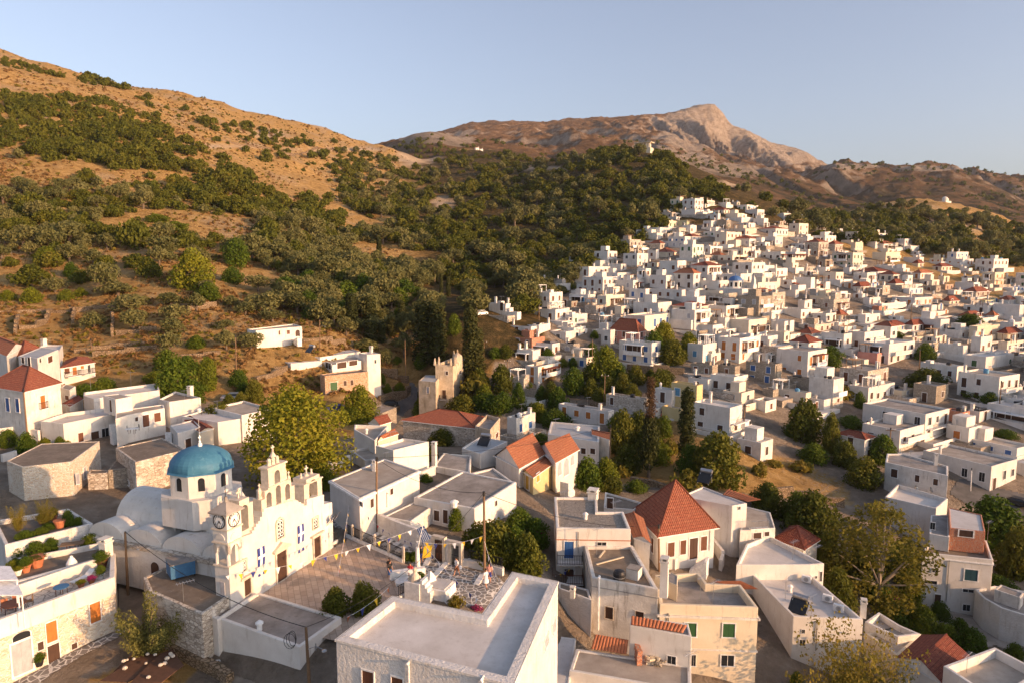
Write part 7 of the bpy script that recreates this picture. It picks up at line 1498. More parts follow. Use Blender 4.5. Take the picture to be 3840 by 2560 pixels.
# ---------------------------------------------------------------- poles, wires, bunting, cars, pots
POLES = {}
def pole(key, c, xt, yt, xb, yb, label, arm=0, lamp=False, mat='pole', r=.13):
    b = hit(*px(c, xb, yb)); t = at_d(*px(c, xt, yt), b.y); h = max(3.0, min(t.z-b.z, 12)); top = Vector((b.x+(t.x-b.x)*.8, b.y, b.z+h)); o = empty('utility_pole', b, label, 'pole'); m = MB(); m.tube(b-Vector((0,0,.6)), top, r, r*.72, 9); m.build('shaft', M[mat], o)
    if arm:
        m = MB(); m.box((top.x,top.y,top.z-.45), 1.7, .12, .12, (.94,-.34)); m.build('crossarm', M['pole'], o)
        for s in (-.7,0,.7):
            m = MB(); m.lathe((top.x+.94*s, top.y-.34*s, top.z-.33), [(.06,0),(.08,.1),(.05,.22)], 7); m.build('insulator', M['frame'], o)
    if lamp:
        m = MB(); m.path([top-Vector((0,0,1.6)), top+Vector((.7,-.3,-1.2)), top+Vector((1.2,-.4,-1.35))], .03, 5); m.ball(top+Vector((1.3,-.42,-1.45)), .18, 0, 8, .5); m.build('street_lamp_arm', M['metal'], o)
    else:
        m = MB(); m.tube(top-Vector((0,0,.3)), top+Vector((0,0,.12)), r*1.02, r*.9, 8); m.build('cap', M['iron'], o)
    POLES[key] = top; return o
pole('A','e',938+50,-270,985,335,'brown utility pole at the lane by the long white house'); pole('B','e',1860,12,1868,685,'tall dark utility pole where the bunting ends in the lane'); pole('C','e',405,1110,440,1640,'utility pole with a coil of cable at the white block house', lamp=True)
pole('D','b',1025,330,1045,850,'wooden pole with a lamp between the stone house and the church', lamp=True); pole('E','a',215,640,262,1180,'leaning wooden pole before the red hipped roof'); pole('G','g',1195,280,1204,655,'dark pole against the corner of the steep pyramid roof house')
pole('H','d',585,0,588,270,'pole left of the road above the modern house', lamp=True); pole('I','d',1368,180,1376,550,'tall pole beside the curving road'); pole('K','d',1070,750,1082,935,'pole in front of the golden tree'); pole('Lp','d',2095,190,2092,362,'pole with a crossarm beside the tall cypresses',1)
pole('Mp','d',2310,365,2308,645,'pole with a crossarm right of the tower house',1); pole('Np','f',740,168,738,400,'pole behind the central gardens'); pole('Op','f',856,495,845,785,'crossarm pole in the middle of the dark gardens',1); pole('Pp','f',907,965,895,1395,'thick pole right of the blue-grey roof')
pole('Q','f',2140,770,2125,1025,'pole by the parked white van',1); pole('Rr','h',1128,990,1115,1205,'crossarm pole left of the balcony house',1); pole('Ss','h',1396,270,1390,445,'pole by the round tree in the right village'); pole('Tt','h',2145,560,2122,830,'pole in the shaded street at the right edge'); pole('U','n',1624,845,1628,1100,'thin pole by the white slope house'); pole('V','n',625,868,632,965,'thin pole on the dry terraces')
pole('X','k',490,330,488,480,'pole on the upper village'); pole('Y','k',242,690,228,905,'pole rising among the middle houses'); pole('Z','k',1264,275,1262,385,'pole on the bare rock beside the top houses'); pole('a1','k',630,590,622,790,'pole near the bougainvillea on the hill'); pole('b1','k',877,900,868,1095,'pole right of the small blue dome'); pole('c1','k',1466,620,1458,805,'pole right of the central ruins'); pole('d1','l',742,1170,735,1385,'pole in the far right village'); pole('e1','d',1340,20,1340,70,'pole among the olives above the cypresses')
pole('f1','h',1870,1360,1862,1568,'white street lamp before the shop', mat='frame', r=.08); pole('g1','j',62,1240,58,1400,'pole at the left foot of the village'); pole('h1','f',595,740,598,900,'thin pole by the garden wall', r=.07)
def catenary(a, b, sag, n=14):
    return [a.lerp(b, i/n)-Vector((0,0,sag*4*(i/n)*(1-i/n))) for i in range(n+1)]
def cable(a, b, sag, label, r=.022):
    m = MB(); m.path(catenary(a, b, sag), r, 4); o = m.build('power_cable', M['wire'], None, False, a); tag(o, label, 'cable', 'overhead cables')
cable(POLES['D'], POLES['C'], 1.1, 'cable sagging across the brown roof to the block house pole', .035); cable(POLES['C'], POLES['B'], 1.6, 'long cable from the block house pole over the square'); cable(POLES['A'], POLES['B'], 1.0, 'cable along the lane between its two poles'); cable(POLES['B'], POLES['G'], 1.1, 'cable from the lane pole past the slab roof'); cable(POLES['A'], POLES['Pp'], 1.0, 'cable from the lane pole over the tiled gables')
cable(POLES['Op'], POLES['Np'], .5, 'cable over the dark gardens'); cable(POLES['I'], POLES['H'], .6, 'cable above the modern white house'); cable(POLES['Lp'], POLES['Mp'], .6, 'cable right of the tower house'); cable(POLES['G'], POLES['Q'], 2.0, 'cable from the pyramid roof pole over the dry field')
m = MB(); t = POLES['C']
for k in range(3): m.path([t+Vector((-.9+.25*math.cos(a)*(1+.3*k)-.1*k, -.1, -.75+.55*math.sin(a)-.1*k)) for a in [2*math.pi*i/12 for i in range(13)]], .02, 4)
tag(m.build('cable_coil', M['wire'], None, False, t), 'loops of slack cable hanging from the block house pole', 'cable')
# bunting
def bunting(pts, label, step=1.05, size=.42, cols=None):
    cols = cols or ['wcloth','yel','navy','yel','wcloth','yel']; o = empty('bunting', pts[0], label, 'bunting', 'strings of festival bunting'); m = MB(); m.path(pts, .012, 4); m.build('cord', M['wcloth'], o)
    acc = 0; k = 0
    for a, b in zip(pts[:-1], pts[1:]):
        L_ = (b-a).length; d = (b-a).normalized()
        while acc < L_:
            p = a+d*acc; s = size*(.85+.3*((k*7) % 5)/5); sw = Vector((.12*math.sin(k*1.7), .12*math.cos(k*2.3), 0)); m = MB(); P = [p-d*s*.42, p+d*s*.42, p+sw-Vector((0,0,s*1.15))]; m.poly(P); n = d.cross(Vector((0,0,1)))*.012; m.poly([q+n for q in P[::-1]])
            c = cols[k % len(cols)]; m.build('pennant', M[c], o); k += 1; acc += step
        acc -= L_
    return o
def at_h(c, x, y, z): return at_z(*px(c, x, y), z)
fpole_b = hit(*px('e', 1322, 650)); FPT = at_d(*px('e', 1318, 380), fpole_b.y)
b0 = fp(fs(480,1285)[0]-2.6, .1, 3.3); FPm = fpole_b+Vector((0,0,4.0))
bunting(catenary(b0, FPm, .5, 30), 'bunting strung from the church front across the square to the flag pole', .95)
bunting(catenary(FPT+Vector((0,0,-.3)), POLES['B']-Vector((0,0,3.9)), .5, 12), 'bunting running from the flag pole to the tall dark utility pole', .85)
bp = POLES['B']-Vector((0,0,4.3)); bunting(catenary(bp, at_z(*px('e',1985,735), 1.2), .4, 10), 'bunting falling from the dark utility pole toward the L-shaped building', .8, .42, ['navy','yel','wcloth','navy'])
lp = hit(*px('e', 776, 300)); bunting(catenary(lp+Vector((0,0,3.4)), at_z(*px('e',668,690), 1.0), .3, 12), 'gaily coloured string from the lamp post down over the square', .62, .32, ['red','navy','yel','terra','blue','yel','red'])
bunting(catenary(lp+Vector((0,0,3.3)), FPT-Vector((0,0,.6)), .9, 16), 'faint string of small blue pennants above the lane railing', 1.0, .28, ['navy','wcloth','red','navy'])
bunting(catenary(at_z(*px('e',1080,790), 2.2), at_z(*px('e',740,1030), 2.2), .2, 10), 'low string with an orange and a blue flag over the dark bushes', 1.6, .5, ['terra','yel','navy'])
bl = Vector((P12[0][0], P12[0][1], -3.0)); bunting(catenary(at_z(*px('g',575,565), -2.6), at_z(*px('g',322,700), -3.6), .2, 8), 'bunting drooping from the blue balcony of the slab-roofed house', .55, .36, ['navy','yel','wcloth','yel'])
bunting(catenary(FPm-Vector((0,0,.6)), at_z(*px('e',1840,905), 1.0), .5, 14), 'bunting with small blue and white flags toward the L-shaped roof', .95, .4, ['wcloth','navy','wcloth','navy'])
# the flag pole, plinth and lamp post
o = empty('flag_pole', fpole_b, 'white flag pole flying a blue and white flag above the lane', 'flag pole'); m = MB(); m.lathe(fpole_b-Vector((0,0,.2)), [(.5,0),(.45,.5),(.22,.6),(.16,2.4)], 8); m.build('base', M['frame'], o)
TOP = at_d(*px('e', 1372, 235), fpole_b.y); m = MB(); m.tube(fpole_b+Vector((0,0,2)), TOP, .05, .03, 6); m.build('shaft', M['frame'], o); m = MB(); greek_flag(m, TOP-Vector((0,0,.5)), Vector((.45,-.3,-.85)).normalized(), Vector((.8,-.3,.5)).normalized(), 1.3, .85); m.build('flag', [M['blue'], M['wcloth']], o)
y0 = at_d(*px('e', 1440, 440), fpole_b.y); m = MB(); q = [y0, y0+Vector((-.75,0,-.1)), y0+Vector((-.95,.1,-1.3)), y0+Vector((-.2,.05,-1.15))]; m.poly(q); m.poly([p+Vector((0,.02,0)) for p in q[::-1]]); tag(m.build('yellow_flag', M['yel'], None, False, y0), 'plain yellow flag hanging beside the flag pole', 'flag')
o = empty('lamp_post', lp, 'thin white lamp post at the top of the lane railing', 'lamp post'); m = MB(); m.lathe(lp-Vector((0,0,.2)), [(.16,0),(.08,.5),(.05,3.3),(.05,3.5)], 8); m.build('shaft', M['frame'], o); m = MB(); m.lathe(lp+Vector((0,0,3.45)), [(.08,0),(.18,.2),(.2,.35),(.05,.5)], 8); m.build('lamp', M['frame'], o)
pb = at_z(*px('e', 1300, 860), .05); o = empty('monument', pb, 'stepped white plinth carrying a pale bust beside the square', 'monument')
m = MB(); m.box(pb-Vector((0,0,.3)), 1.4, 1.1, 1.7, (.93,-.36))
for i in range(4): m.box((pb.x+.93*(.82+.24*i), pb.y-.36*(.82+.24*i), pb.z-.3), .24, .9, 2.0-.3*i, (.93,-.36))
m.build('plinth', M['frame'], o); m = MB(); bq = pb+Vector((0,0,1.4)); m.lathe(bq, [(.38,0),(.42,.18),(.34,.5),(.13,.68),(.12,.75),(.17,.86),(.18,1.0),(.1,1.13),(.02,1.16)], 12); m.tube(bq+Vector((-.36,0,.42)), bq+Vector((-.52,-.08,.05)), .11, .09, 7); m.tube(bq+Vector((.36,0,.42)), bq+Vector((.5,-.14,.05)), .11, .09, 7); m.build('bust', M['marble'], o, True)
wq = at_z(*px('e', 1235, 700), .05); m = MB(); d = Vector((.75,-.66)); m.box(wq-Vector((0,0,.2)), 3.2, .5, .9, (.95,.31)); m.box((wq.x+.4,wq.y-.9,wq.z-.2), 2.6, 1.1, .45, (.95,.31)); tag(m.build('bench_wall', M['frame'], None, False, wq), 'low white bench wall at the end of the railing', 'wall')
kq = at_z(*px('e', 1480, 850), -.1); o = empty('kiosk', kq, 'small white shed with a peaked end behind the L-shaped roof', 'shed'); m = MB(); m.box(kq-Vector((0,0,.5)), 2.6, 2.0, 1.5, (.93,-.36)); m.build('wall', M['frame'], o); m = MB(); m.box(kq+Vector((0,0,1.003)), 2.2, 1.6, .1, (.93,-.36)); m.build('roof', M['wroof'], o); m = MB(); m.lathe(kq+Vector((-.6,.5,1.1)), [(.5,0),(.4,.35),(.05,.8)], 4); m.build('peak', M['frame'], o)
pq = at_z(*px('e', 2055, 640), -.8); m = MB(); m.lathe(pq-Vector((0,0,.8)), [(1.0,0),(1.0,1.6),(.5,2.4),(.03,3.0)], 6); tag(m.build('white_pinnacle', M['rough'], None, False, pq), 'pointed white buttress at the back corner of the L-shaped roof', 'buttress')
# blue tank on the brown roof
bt = at_z(*px('b', 1478, 690), 1.45); o = empty('roof_tank', bt, 'bright blue sheet-metal tank box on the brown roof', 'tank'); E2 = (.80,.60)
m = MB(); m.box(bt+Vector((-.1,.25,.16)), 1.9, 1.9, 1.15, E2); m.build('box', M['tankblue'], o); m = MB(); m.box(bt+Vector((-.1,.25,1.31)), 2.0, 2.0, .05, E2); m.build('lid', M['conc'], o)
for sx in (-.8,.8):
    for sy in (-.8,.8): m = MB(); q = bt+Vector((sx*.8-sy*.6, .25+sx*.6+sy*.8, 0)); m.tube(q, q+Vector((0,0,.18)), .05, .05, 5); m.build('foot', M['iron'], o)
wc = at_z(*px('b', 1428, 525), 1.9); chim = empty('church_chimney', wc, 'white chimney stack behind the blue tank', 'chimney'); m = MB(); m.box(wc-Vector((0,0,2)), .5, .5, 3.2, E2); m.build('shaft', M['white'], chim); m = MB(); m.box(wc+Vector((0,0,1.203)), .6, .6, .1, E2); m.box(wc+Vector((0,0,1.45)), .6, .6, .1, E2); m.box(wc+Vector((0,0,1.21)), .35, .4, .35, E2); m.build('cap', M['frame'], chim)
# tanks and crate on the old stained roof
q = at_z(*px('g', 875, 735), -1.2); o = empty('barrel_tank', q, 'dark plastic barrel tank on the stained grey roof', 'tank'); m = MB(); m.lathe(q, [(.5,0),(.56,.1),(.56,.8),(.45,1.0),(.2,1.1)], 14); m.build('barrel', M['iron'], o, True); m = MB(); m.lathe(q+Vector((0,0,.45)), [(.575,0),(.575,.06)], 14); m.build('band', M['metal'], o)
q = at_z(*px('g', 997, 705), -1.2); o = empty('box_tank', q, 'cream boxy water tank with rust stains on the stained grey roof', 'tank'); m = MB(); m.box(q, 1.15, 1.1, .95, (.85,-.5)); m.build('box', M['old'], o); m = MB(); m.box(q+Vector((0,0,.953)), 1.2, 1.15, .06, (.85,-.5)); m.build('lid', M['conc'], o)
for x1, y1, x2, y2, lb in ((688,600,912,540,'long pale plank on the stained grey roof'), (712,545,757,487,'short pale plank on the stained grey roof')):
    a = at_z(*px('g',x1,y1), -1.15); b = at_z(*px('g',x2,y2), -1.15); d = Vector((b.x-a.x,b.y-a.y)); m = MB(); m.box((a+b)/2, d.length, .16, .08, tuple(d.normalized())); tag(m.build('plank', M['cream'], None, False, a), lb, 'plank')
# pile of bricks on the low white roof
q = at_z(*px('g', 1060, 1420), -4.28); o = empty('brick_pile', q, 'stack of orange hollow bricks and pale blocks on the low white roof', 'brick pile'); rs = random.Random(4)
m = MB()
for i in range(4):
    for j in range(7): m.box((q.x-.2+rs.uniform(-.03,.03), q.y+.1+.36*i, q.z+.17*j), .42, .33, .165, (.97,.22*(1 if j%2 else .6)))
m.build('brick_stack', M['tileo'] and M['brick'], o); m = MB()
for i in range(24): m.box((q.x+.55+.4*(i%3)+rs.uniform(-.06,.06), q.y+.2+.3*((i//3)%3)+rs.uniform(-.05,.05), q.z+.14*(i//9)+.002*i), .36, .2, .13, (math.cos(i), math.sin(i)))
m.build('pale_blocks', M['cream'], o); m = MB()
for i in range(14): m.box((q.x+1.5+rs.uniform(-.35,.35), q.y+rs.uniform(-.3,.5), q.z+.1*(i//5)+.002*i), .3, .18, .11, (math.cos(i*2), math.sin(i*2)))
m.build('stones', M['stone'], o)
def barrel_tiles(name, c, pts, z0, z1, mat, label):
    """a visible row of barrel tiles between two edges (front pair at z0, back pair at z1)"""
    A, B = at_z(*px(c,*pts[0]), z0), at_z(*px(c,*pts[1]), z0); D, C_ = at_z(*px(c,*pts[3]), z1), at_z(*px(c,*pts[2]), z1); n = max(4, int((B-A).length/.26)); m = MB()
    for i in range(n):
        a = A.lerp(B, (i+.5)/n); d = D.lerp(C_, (i+.5)/n); e = (B-A).normalized(); r = (B-A).length/n*.52; up = (d-a).cross(e); up = -up.normalized() if up.z < 0 else up.normalized(); S = []
        for k in range(6):
            t = math.pi*k/5; S.append((e*(-math.cos(t)*r))+up*(math.sin(t)*r*.8))
        for k in range(5): m.poly([a+S[k], a+S[k+1], d+S[k+1], d+S[k]])
    m.poly([A, B, C_, D]); m.poly([D, C_, B, A])
    tag(m.build(name, M['tile'] if mat is None else M[mat], None, False, A), label, 'roof')
barrel_tiles('tiled_canopy', 'g', [(645,1288),(935,1333),(950,1215),(680,1170)], -3.9, -3.1, 'terra', 'dark red corrugated tile canopy left of the low block'); barrel_tiles('tiled_canopy', 'g', [(972,1090),(1395,1158),(1430,1098),(975,1020)], -1.55, -1.15, 'terra', 'strip of dark red barrel tiles along the low block')
barrel_tiles('tiled_canopy', 'g', [(1720,30),(1920,85),(2035,70),(1760,-15)], .2, .6, 'tileo' and 'terra', 'orange tiled canopy over the railed terrace'); barrel_tiles('tiled_canopy', 'g', [(1640,740),(1900,800),(2015,800),(1860,735)], -3.0, -2.7, 'terra', 'dark red tile strip behind the cream house')
# roof equipment
sp = at_z(*px('i', 250, 990), -6.72); solar(sp, (.75,-.66), 'cylinder water heater with pipes on the long pale roof', 'solar water heaters')
for i, (x, y) in enumerate(((312,745), (485,905), (575,985))):
    q = at_z(*px('i', x, y), -6.7); d = Vector((.80,-.6)); o = empty('fan_unit', q, '%s fan unit along the parapet of the long pale roof' % ['rear','middle','front'][i], 'air conditioner', 'fan units on the long pale roof'); m = MB(); m.box(q+Vector((0,0,.08)), .95, .36, .68, d); m.build('casing', M['frame'], o); m = MB(); nx = Vector((-.6,-.8,0)); m.tube(q+Vector((0,0,.42))+nx*.17, q+Vector((0,0,.42))+nx*.21, .24, .24, 14); m.build('fan_grille', M['metal'], o)
q = at_z(*px('a', 1172, 815), 5.25); o = empty('fan_unit', q, 'boxy fan unit below the rooftop stair room', 'air conditioner'); m = MB(); m.box(q, .95, .36, .7, (.94,-.34)); m.build('casing', M['frame'], o); m = MB(); m.tube(q+Vector((-.06,-.18,.35)), q+Vector((-.08,-.22,.35)), .25, .25, 12); m.build('fan_grille', M['metal'], o)
solar(at_z(*px('d', 2100, 1150), 1.15), (.9,-.44), 'water heater with a tilted panel on the wet grey roof', 'solar water heaters'); solar(at_z(*px('g', 1575, -70), -.9), (.8,-.6), 'shiny water heater above the pyramid roof house', 'solar water heaters'); solar(at_z(*px('d', 500, 300), 7.7), (.8,-.6), 'small water heater on the modern white house', 'solar water heaters')
def dish(p, label):
    o = empty('satellite_dish', p, label, 'satellite dish', 'satellite dishes'); p = Vector(p); m = MB(); m.tube(p, p+Vector((0,0,.9)), .03, .03, 5); m.build('mast', M['metal'], o); m = MB(); n = Vector((.5,-.75,.43)).normalized(); t = n.cross(Vector((0,0,1))).normalized(); b = t.cross(n); c = p+Vector((0,0,1.0))
    rr = [(0,-.12),(.25,-.10),(.45,0)]; R_ = [[c+n*(k)+(t*math.cos(2*math.pi*i/16)+b*math.sin(2*math.pi*i/16))*max(r,.001) for i in range(16)] for r, k in rr]
    for A, B in zip(R_[:-1], R_[1:]):
        for i in range(16): m.poly([A[i], B[i], B[(i+1)%16], A[(i+1)%16]]); m.poly([A[i], A[(i+1)%16], B[(i+1)%16], B[i]])
    m.build('reflector', M['metal'], o, True)
dish(at_z(*px('i',1330,40), -8.6), 'larger grey satellite dish beyond the plane tree'); dish(at_z(*px('i',1210,25), -8.6), 'smaller grey satellite dish beyond the plane tree')
# terrace pots, tables and chairs at the left
def pot(c, x, y, z, r, label, plantk='L', h=.6, mat='terra'):
    q = at_z(*px(c, x, y), z); o = empty('flower_pot', q, label, 'plant pot', 'terrace flower pots'); m = MB(); m.lathe(q, [(r*.62,0),(r*.95,r*1.3),(r*1.06,r*1.32),(r*1.06,r*1.55),(r*.9,r*1.55)], 12); m.build('pot', M[mat], o)
    if plantk:
        pr = PROTO[KIND[plantk][0]][0]; f = link('foliage', pr['crown'], o); f.location = (0,0,r*1.4); f.scale = (r*1.7, r*1.7, h/pr['V'][:,2].max())
for t in [('b',340,265,2.95,.34,'terracotta pot with white flowers on the planting terrace','L',.5),('b',440,240,2.95,.34,'terracotta pot with a leafy shrub at the back of the planting terrace','D',.9),('b',213,660,2.05,.42,'bright orange-red pot with a green plant on the gravel terrace','L',.8),('b',305,618,2.05,.6,'wide ochre bowl pot on the gravel terrace','R',.15),('b',108,665,2.05,.36,'terracotta pot at the left end of the gravel terrace','G',.6),('b',124,625,2.05,.3,'small terracotta pot behind the left end pot','L',.4),
          ('b',835,625,1.6,.5,'big dark round pot with spiky leaves by the chimney','L',.9,'wood'),('b',825,715,1.6,.3,'spiky pot plant at the front of the white terrace','L',.8,'frame'),('b',750,755,1.6,.28,'pot of red flowers on the white terrace','B',.35,'terra'),('b',665,790,1.6,.28,'pot of yellow flowers beside the lounger','G',.35,'terra'),('b',322,1425,-2.2,.35,'round bush in a pot by the grey double door','L',.6,'iron'),('b',490,300,2.95,.5,'rounded clay dome pot on the garden wall',None,.3),('b',150,685,2.05,.3,'small white pot beside the orange-red pot','G',.4,'frame')]: pot(*t)
for x, y, w, h, nm in ((140,530,130,110,'a'),(290,510,220,120,'b'),(420,480,140,120,'c'),(740,440,200,110,'d'),(560,280,130,150,'e'),(640,270,130,70,'f'),(200,390,190,80,'g'),(330,350,170,60,'h'),(400,310,150,60,'i')):
    q = at_z(*px('b', x, y), 2.05 if y > 400 else 2.95); k = q.y*CP/F/2.178; o = plant('hedge', 'shrub', q, w*k, h*k, None, 'shrub'); later(o, 'green terrace shrub', *px('b', x, y), 'terrace shrubs')
for x, y in ((150,340),(380,290)):
    q = at_z(*px('b', x, y), 2.95); o = plant('twiggy', 'small_tree', q, 1.8, 2.9, 'bare climbing vine tree %s on the garden terrace' % ('near the left edge' if x < 200 else 'by the clay dome'), 'tree')
q = at_z(*px('b', 650, 745), 1.62); o = empty('sun_lounger', q, 'white sun lounger on the pale paved terrace', 'lounger'); m = MB(); d = Vector((.35,.94)); m.box(q+Vector((0,0,.25)), 1.3, .6, .06, d); m.build('seat', M['frame'], o); m = MB(); a = q+Vector((d.x*.65,d.y*.65,.28)); e = Vector((-d.y,d.x,0))*.3; b_ = a+Vector((d.x*.55,d.y*.55,.4)); P = [a-e,a+e,b_+e,b_-e]; m.poly(P); m.poly([p-Vector((0,0,.04)) for p in P[::-1]]); m.build('backrest', M['frame'], o)
for s in (-.5,.5):
    for t_ in (-.25,.25): m = MB(); p = q+Vector((d.x*s-d.y*t_, d.y*s+d.x*t_, 0)); m.tube(p, p+Vector((0,0,.26)), .025, .025, 5); m.build('leg', M['frame'], o)
def table(c, x, y, z, r, mat, label, rect=False):
    q = at_z(*px(c, x, y), z); o = empty('table', q, label, 'table'); m = MB()
    if rect: m.box(q+Vector((0,0,.7)), r*2.4, r*1.2, .05, (.93,.36))
    else: m.lathe(q+Vector((0,0,.7)), [(r,0),(r,.05)], 18)
    m.build('tabletop', M[mat], o)
    for i in range(4): m = MB(); a = .8+i*math.pi/2; p = q+Vector((math.cos(a)*r*.7, math.sin(a)*r*.7*(.6 if rect else 1), 0)); m.tube(p, p+Vector((0,0,.71)), .03, .03, 5); m.build('leg', M['wood'], o)
table('b',505,850,1.6,.55,'tankblue','round bright blue table on the paved terrace'); table('b',120,990,1.6,.8,'wood','brown round table at the left end of the paved terrace'); table('b',595,490,2.05,.75,'pole','rustic work table among shrubs on the gravel terrace',True)
def chair(c, x, y, z, ang, mat, label, group):
    q = at_z(*px(c, x, y), z); o = empty('chair', q, label, 'chair', group); d = Vector((math.cos(ang), math.sin(ang))); m = MB(); m.box(q+Vector((0,0,.43)), .45, .45, .04, d); m.build('seat', M[mat], o); m = MB(); m.box(q+Vector((-d.x*.21,-d.y*.21,.47)), .04, .43, .42, d); m.build('backrest', M[mat], o)
    for s in (-.19,.19):
        for t_ in (-.19,.19): m = MB(); p = q+Vector((d.x*s-d.y*t_, d.y*s+d.x*t_,0)); m.tube(p, p+Vector((0,0,.43)), .02, .02, 4); m.build('leg', M[mat], o)
chair('b',245,940,1.6,3.6,'pole','folding wooden chair at the right of the brown table','terrace chairs'); chair('b',120,945,1.6,4.9,'terra','orange-brown chair behind the brown table','terrace chairs'); chair('b',40,980,1.6,5.3,'terra','orange-brown chair at the left of the brown table','terrace chairs')
table('a',1215,1040,3.2,.7,'frame','patio table below the brown door of the upper wing',True); chair('a',1265,1010,3.2,3.9,'iron','black chair right of the patio table','patio chairs'); chair('a',1185,1020,3.2,.4,'iron','black chair left of the patio table','patio chairs')
q = at_z(*px('b', 588, 615), 2.05); m = MB(); m.lathe(q, [(.45,0),(.42,.35),(.2,.75),(.12,.8)], 12); m.ball(q+Vector((0,0,.85)), .13, 0, 8); tag(m.build('roof_vent', M['frame'], None, True, q), 'white cone-shaped vent on the gravel terrace', 'vent')
# white canopies at the left edge
for x0, y0, w, z, lb in ((-40,640,300,4.4,'upper white shade canopy at the left edge'), (-40,760,330,4.0,'lower white shade canopy at the left edge')):
    P = [at_z(*px('b',*p), z) for p in ((x0,y0+95),(x0+190+(40 if z<4.2 else 0),y0+ (95 if z<4.2 else 90)),(x0+w*.42+(40 if z<4.2 else 0),y0-20),(x0,y0-25))]; o = empty('shade_canopy', P[0], lb, 'canopy', 'white shade canopies'); m = MB(); m.prism([(p.x,p.y) for p in P], z, z+.08, 0, True, True); m.build('cover', M['wcloth'], o)
    for p in P[1:3]: m = MB(); m.tube((p.x-.1,p.y,1.6), (p.x-.1,p.y,z), .05, .05, 5); m.build('post', M['frame'], o)
# rusty sheets and stones in the bottom left yard
for i, (P, lb) in enumerate(((((930,1470),(1100,1360),(1260,1290),(1300,1220),(1110,1300),(1000,1400)), 'upper rusty corrugated sheet weighted with stones'), (((820,1545),(1040,1560),(1300,1420),(1260,1300),(1080,1370),(940,1470)), 'middle rusty corrugated sheet in the bottom yard'), (((1060,1568),(1320,1560),(1500,1420),(1410,1290),(1300,1330)), 'lower rusty corrugated sheet beside the dry wall'))):
    W_ = [at_z(*px('b',*p), -1.9+.12*i) for p in P]; Q = [(p.x,p.y) for p in W_]; Q = Q if area2(Q) > 0 else Q[::-1]; m = MB(); m.prism(Q, -1.9+.12*i-.05, -1.9+.12*i, 0, True, True); tag(m.build('rusty_sheet', M['rust'], None, False, W_[0]), lb, 'roof sheet')
rs = random.Random(9)
for i in range(16):
    q = at_z(*px('b', rs.uniform(960,1460), rs.uniform(1330,1540)), -1.62); m = MB(); r_ = rs.uniform(.10,.22); m.lathe(q, [(r_*.8,0),(r_,r_*.4),(r_*.6,r_*.9),(r_*.1,r_)], 6); o = m.build('stone', M['stonew'], None, False, q); later(o, 'loose pale stone holding down rusty sheets', *px('b',1200,1400), 'loose stones on the rusty sheets'); o['category'] = 'stone'
# vehicles
def car(c, x, y, ang, mat, label, L_=4.1, van=False):
    q = hit(*px(c, x, y)); o = empty('parked_car' if not van else 'parked_van', q, label, 'van' if van else 'car', 'parked vehicles'); d = Vector((math.cos(ang), math.sin(ang))); e = Vector((-d.y, d.x)); W_ = 1.7; H = 2.0 if van else 1.42
    def pt(x_, y_, z_): return Vector((q.x+d.x*x_+e.x*y_, q.y+d.y*x_+e.y*y_, q.z+z_))
    prof = [(-.5,.30),(-.5,.75),(-.46,.92),(-.30,.98),(-.16,H*.98),(.22,H),(.38,.95),(.47,.86),(.5,.6),(.5,.30)] if not van else [(-.5,.3),(-.5,1.0),(-.49,H),(.25,H),(.40,1.15),(.49,.95),(.5,.3)]
    m = MB(); n = len(prof); ins = lambda z_: W_/2*(1 if z_ < .95 else .80)
    Lf = [pt(a*L_, ins(z_), z_) for a, z_ in prof]; Rt = [pt(a*L_, -ins(z_), z_) for a, z_ in prof]
    for i in range(n): j = (i+1) % n; m.poly([Lf[i], Rt[i], Rt[j], Lf[j]])
    m.poly(Lf[::-1]); m.poly(Rt); m.build('body', M[mat], o); m = MB(); gl = [(-.28,1.0),(-.16,H*.93),(.21,H*.95),(.34,1.0)] if not van else [(.1,1.15),(.1,H*.9),(.25,H*.9),(.36,1.15)]
    for s in (1,-1):
        P = [pt(a*L_, s*(ins(z_)+.015+(1.0-z_)*.0), z_) for a, z_ in gl]; P[0] = pt(gl[0][0]*L_, s*(W_/2*.97), gl[0][1]); P[-1] = pt(gl[-1][0]*L_, s*(W_/2*.97), gl[-1][1]); m.poly(P if s < 0 else P[::-1])
    m.build('side_windows', M['glass'], o)
    for a in (-.31,.31):
        for s in (1,-1):
            m = MB(); m.tube(pt(a*L_, s*(W_/2-.16), .31), pt(a*L_, s*(W_/2+.02), .31), .31, .31, 14); w_ = m.build('wheel', M['iron'], o); m = MB(); m.tube(pt(a*L_, s*(W_/2+.021), .31), pt(a*L_, s*(W_/2+.035), .31), .18, .18, 10); m.build('rim', M['metal'], w_)
    for s in (.6,-.6): m = MB(); p = pt(L_*.5, s, .7); m.box(p-Vector((0,0,.07)), .05, .28, .14, d); m.build('headlight', M['frame'], o); m = MB(); p = pt(-L_*.5, s, .78); m.box(p-Vector((0,0,.07)), .05, .22, .16, d); m.build('tail_light', M['red'], o)
car('d',1228,790,.15,'black','black car parked at the road bend below the curved wall'); car('d',1580,810,1.9,'black','dark car half hidden beside the tower house'); car('a',2140,735,.25,'metal','silver car parked behind the flat white roofs'); car('f',2135,1015,1.0,'frame','white van parked beside the balcony house',4.8,True); car('i',2045,120,2.2,'black','dark car with red tail lights at the right edge'); car('h',2165,850,1.4,'metal','grey car in the shaded right street'); car('d',2245,605,1.2,'metal','pale car in the narrow street right of the tower house'); car('f',1395,890,2.4,'red','dark red car in front of the white alley house'); car('d',745,840,.3,'navy','blue car in the shade left of the golden tree'); car('o',1100,1465,.9,'frame','white car at the foot of the wooded valley')
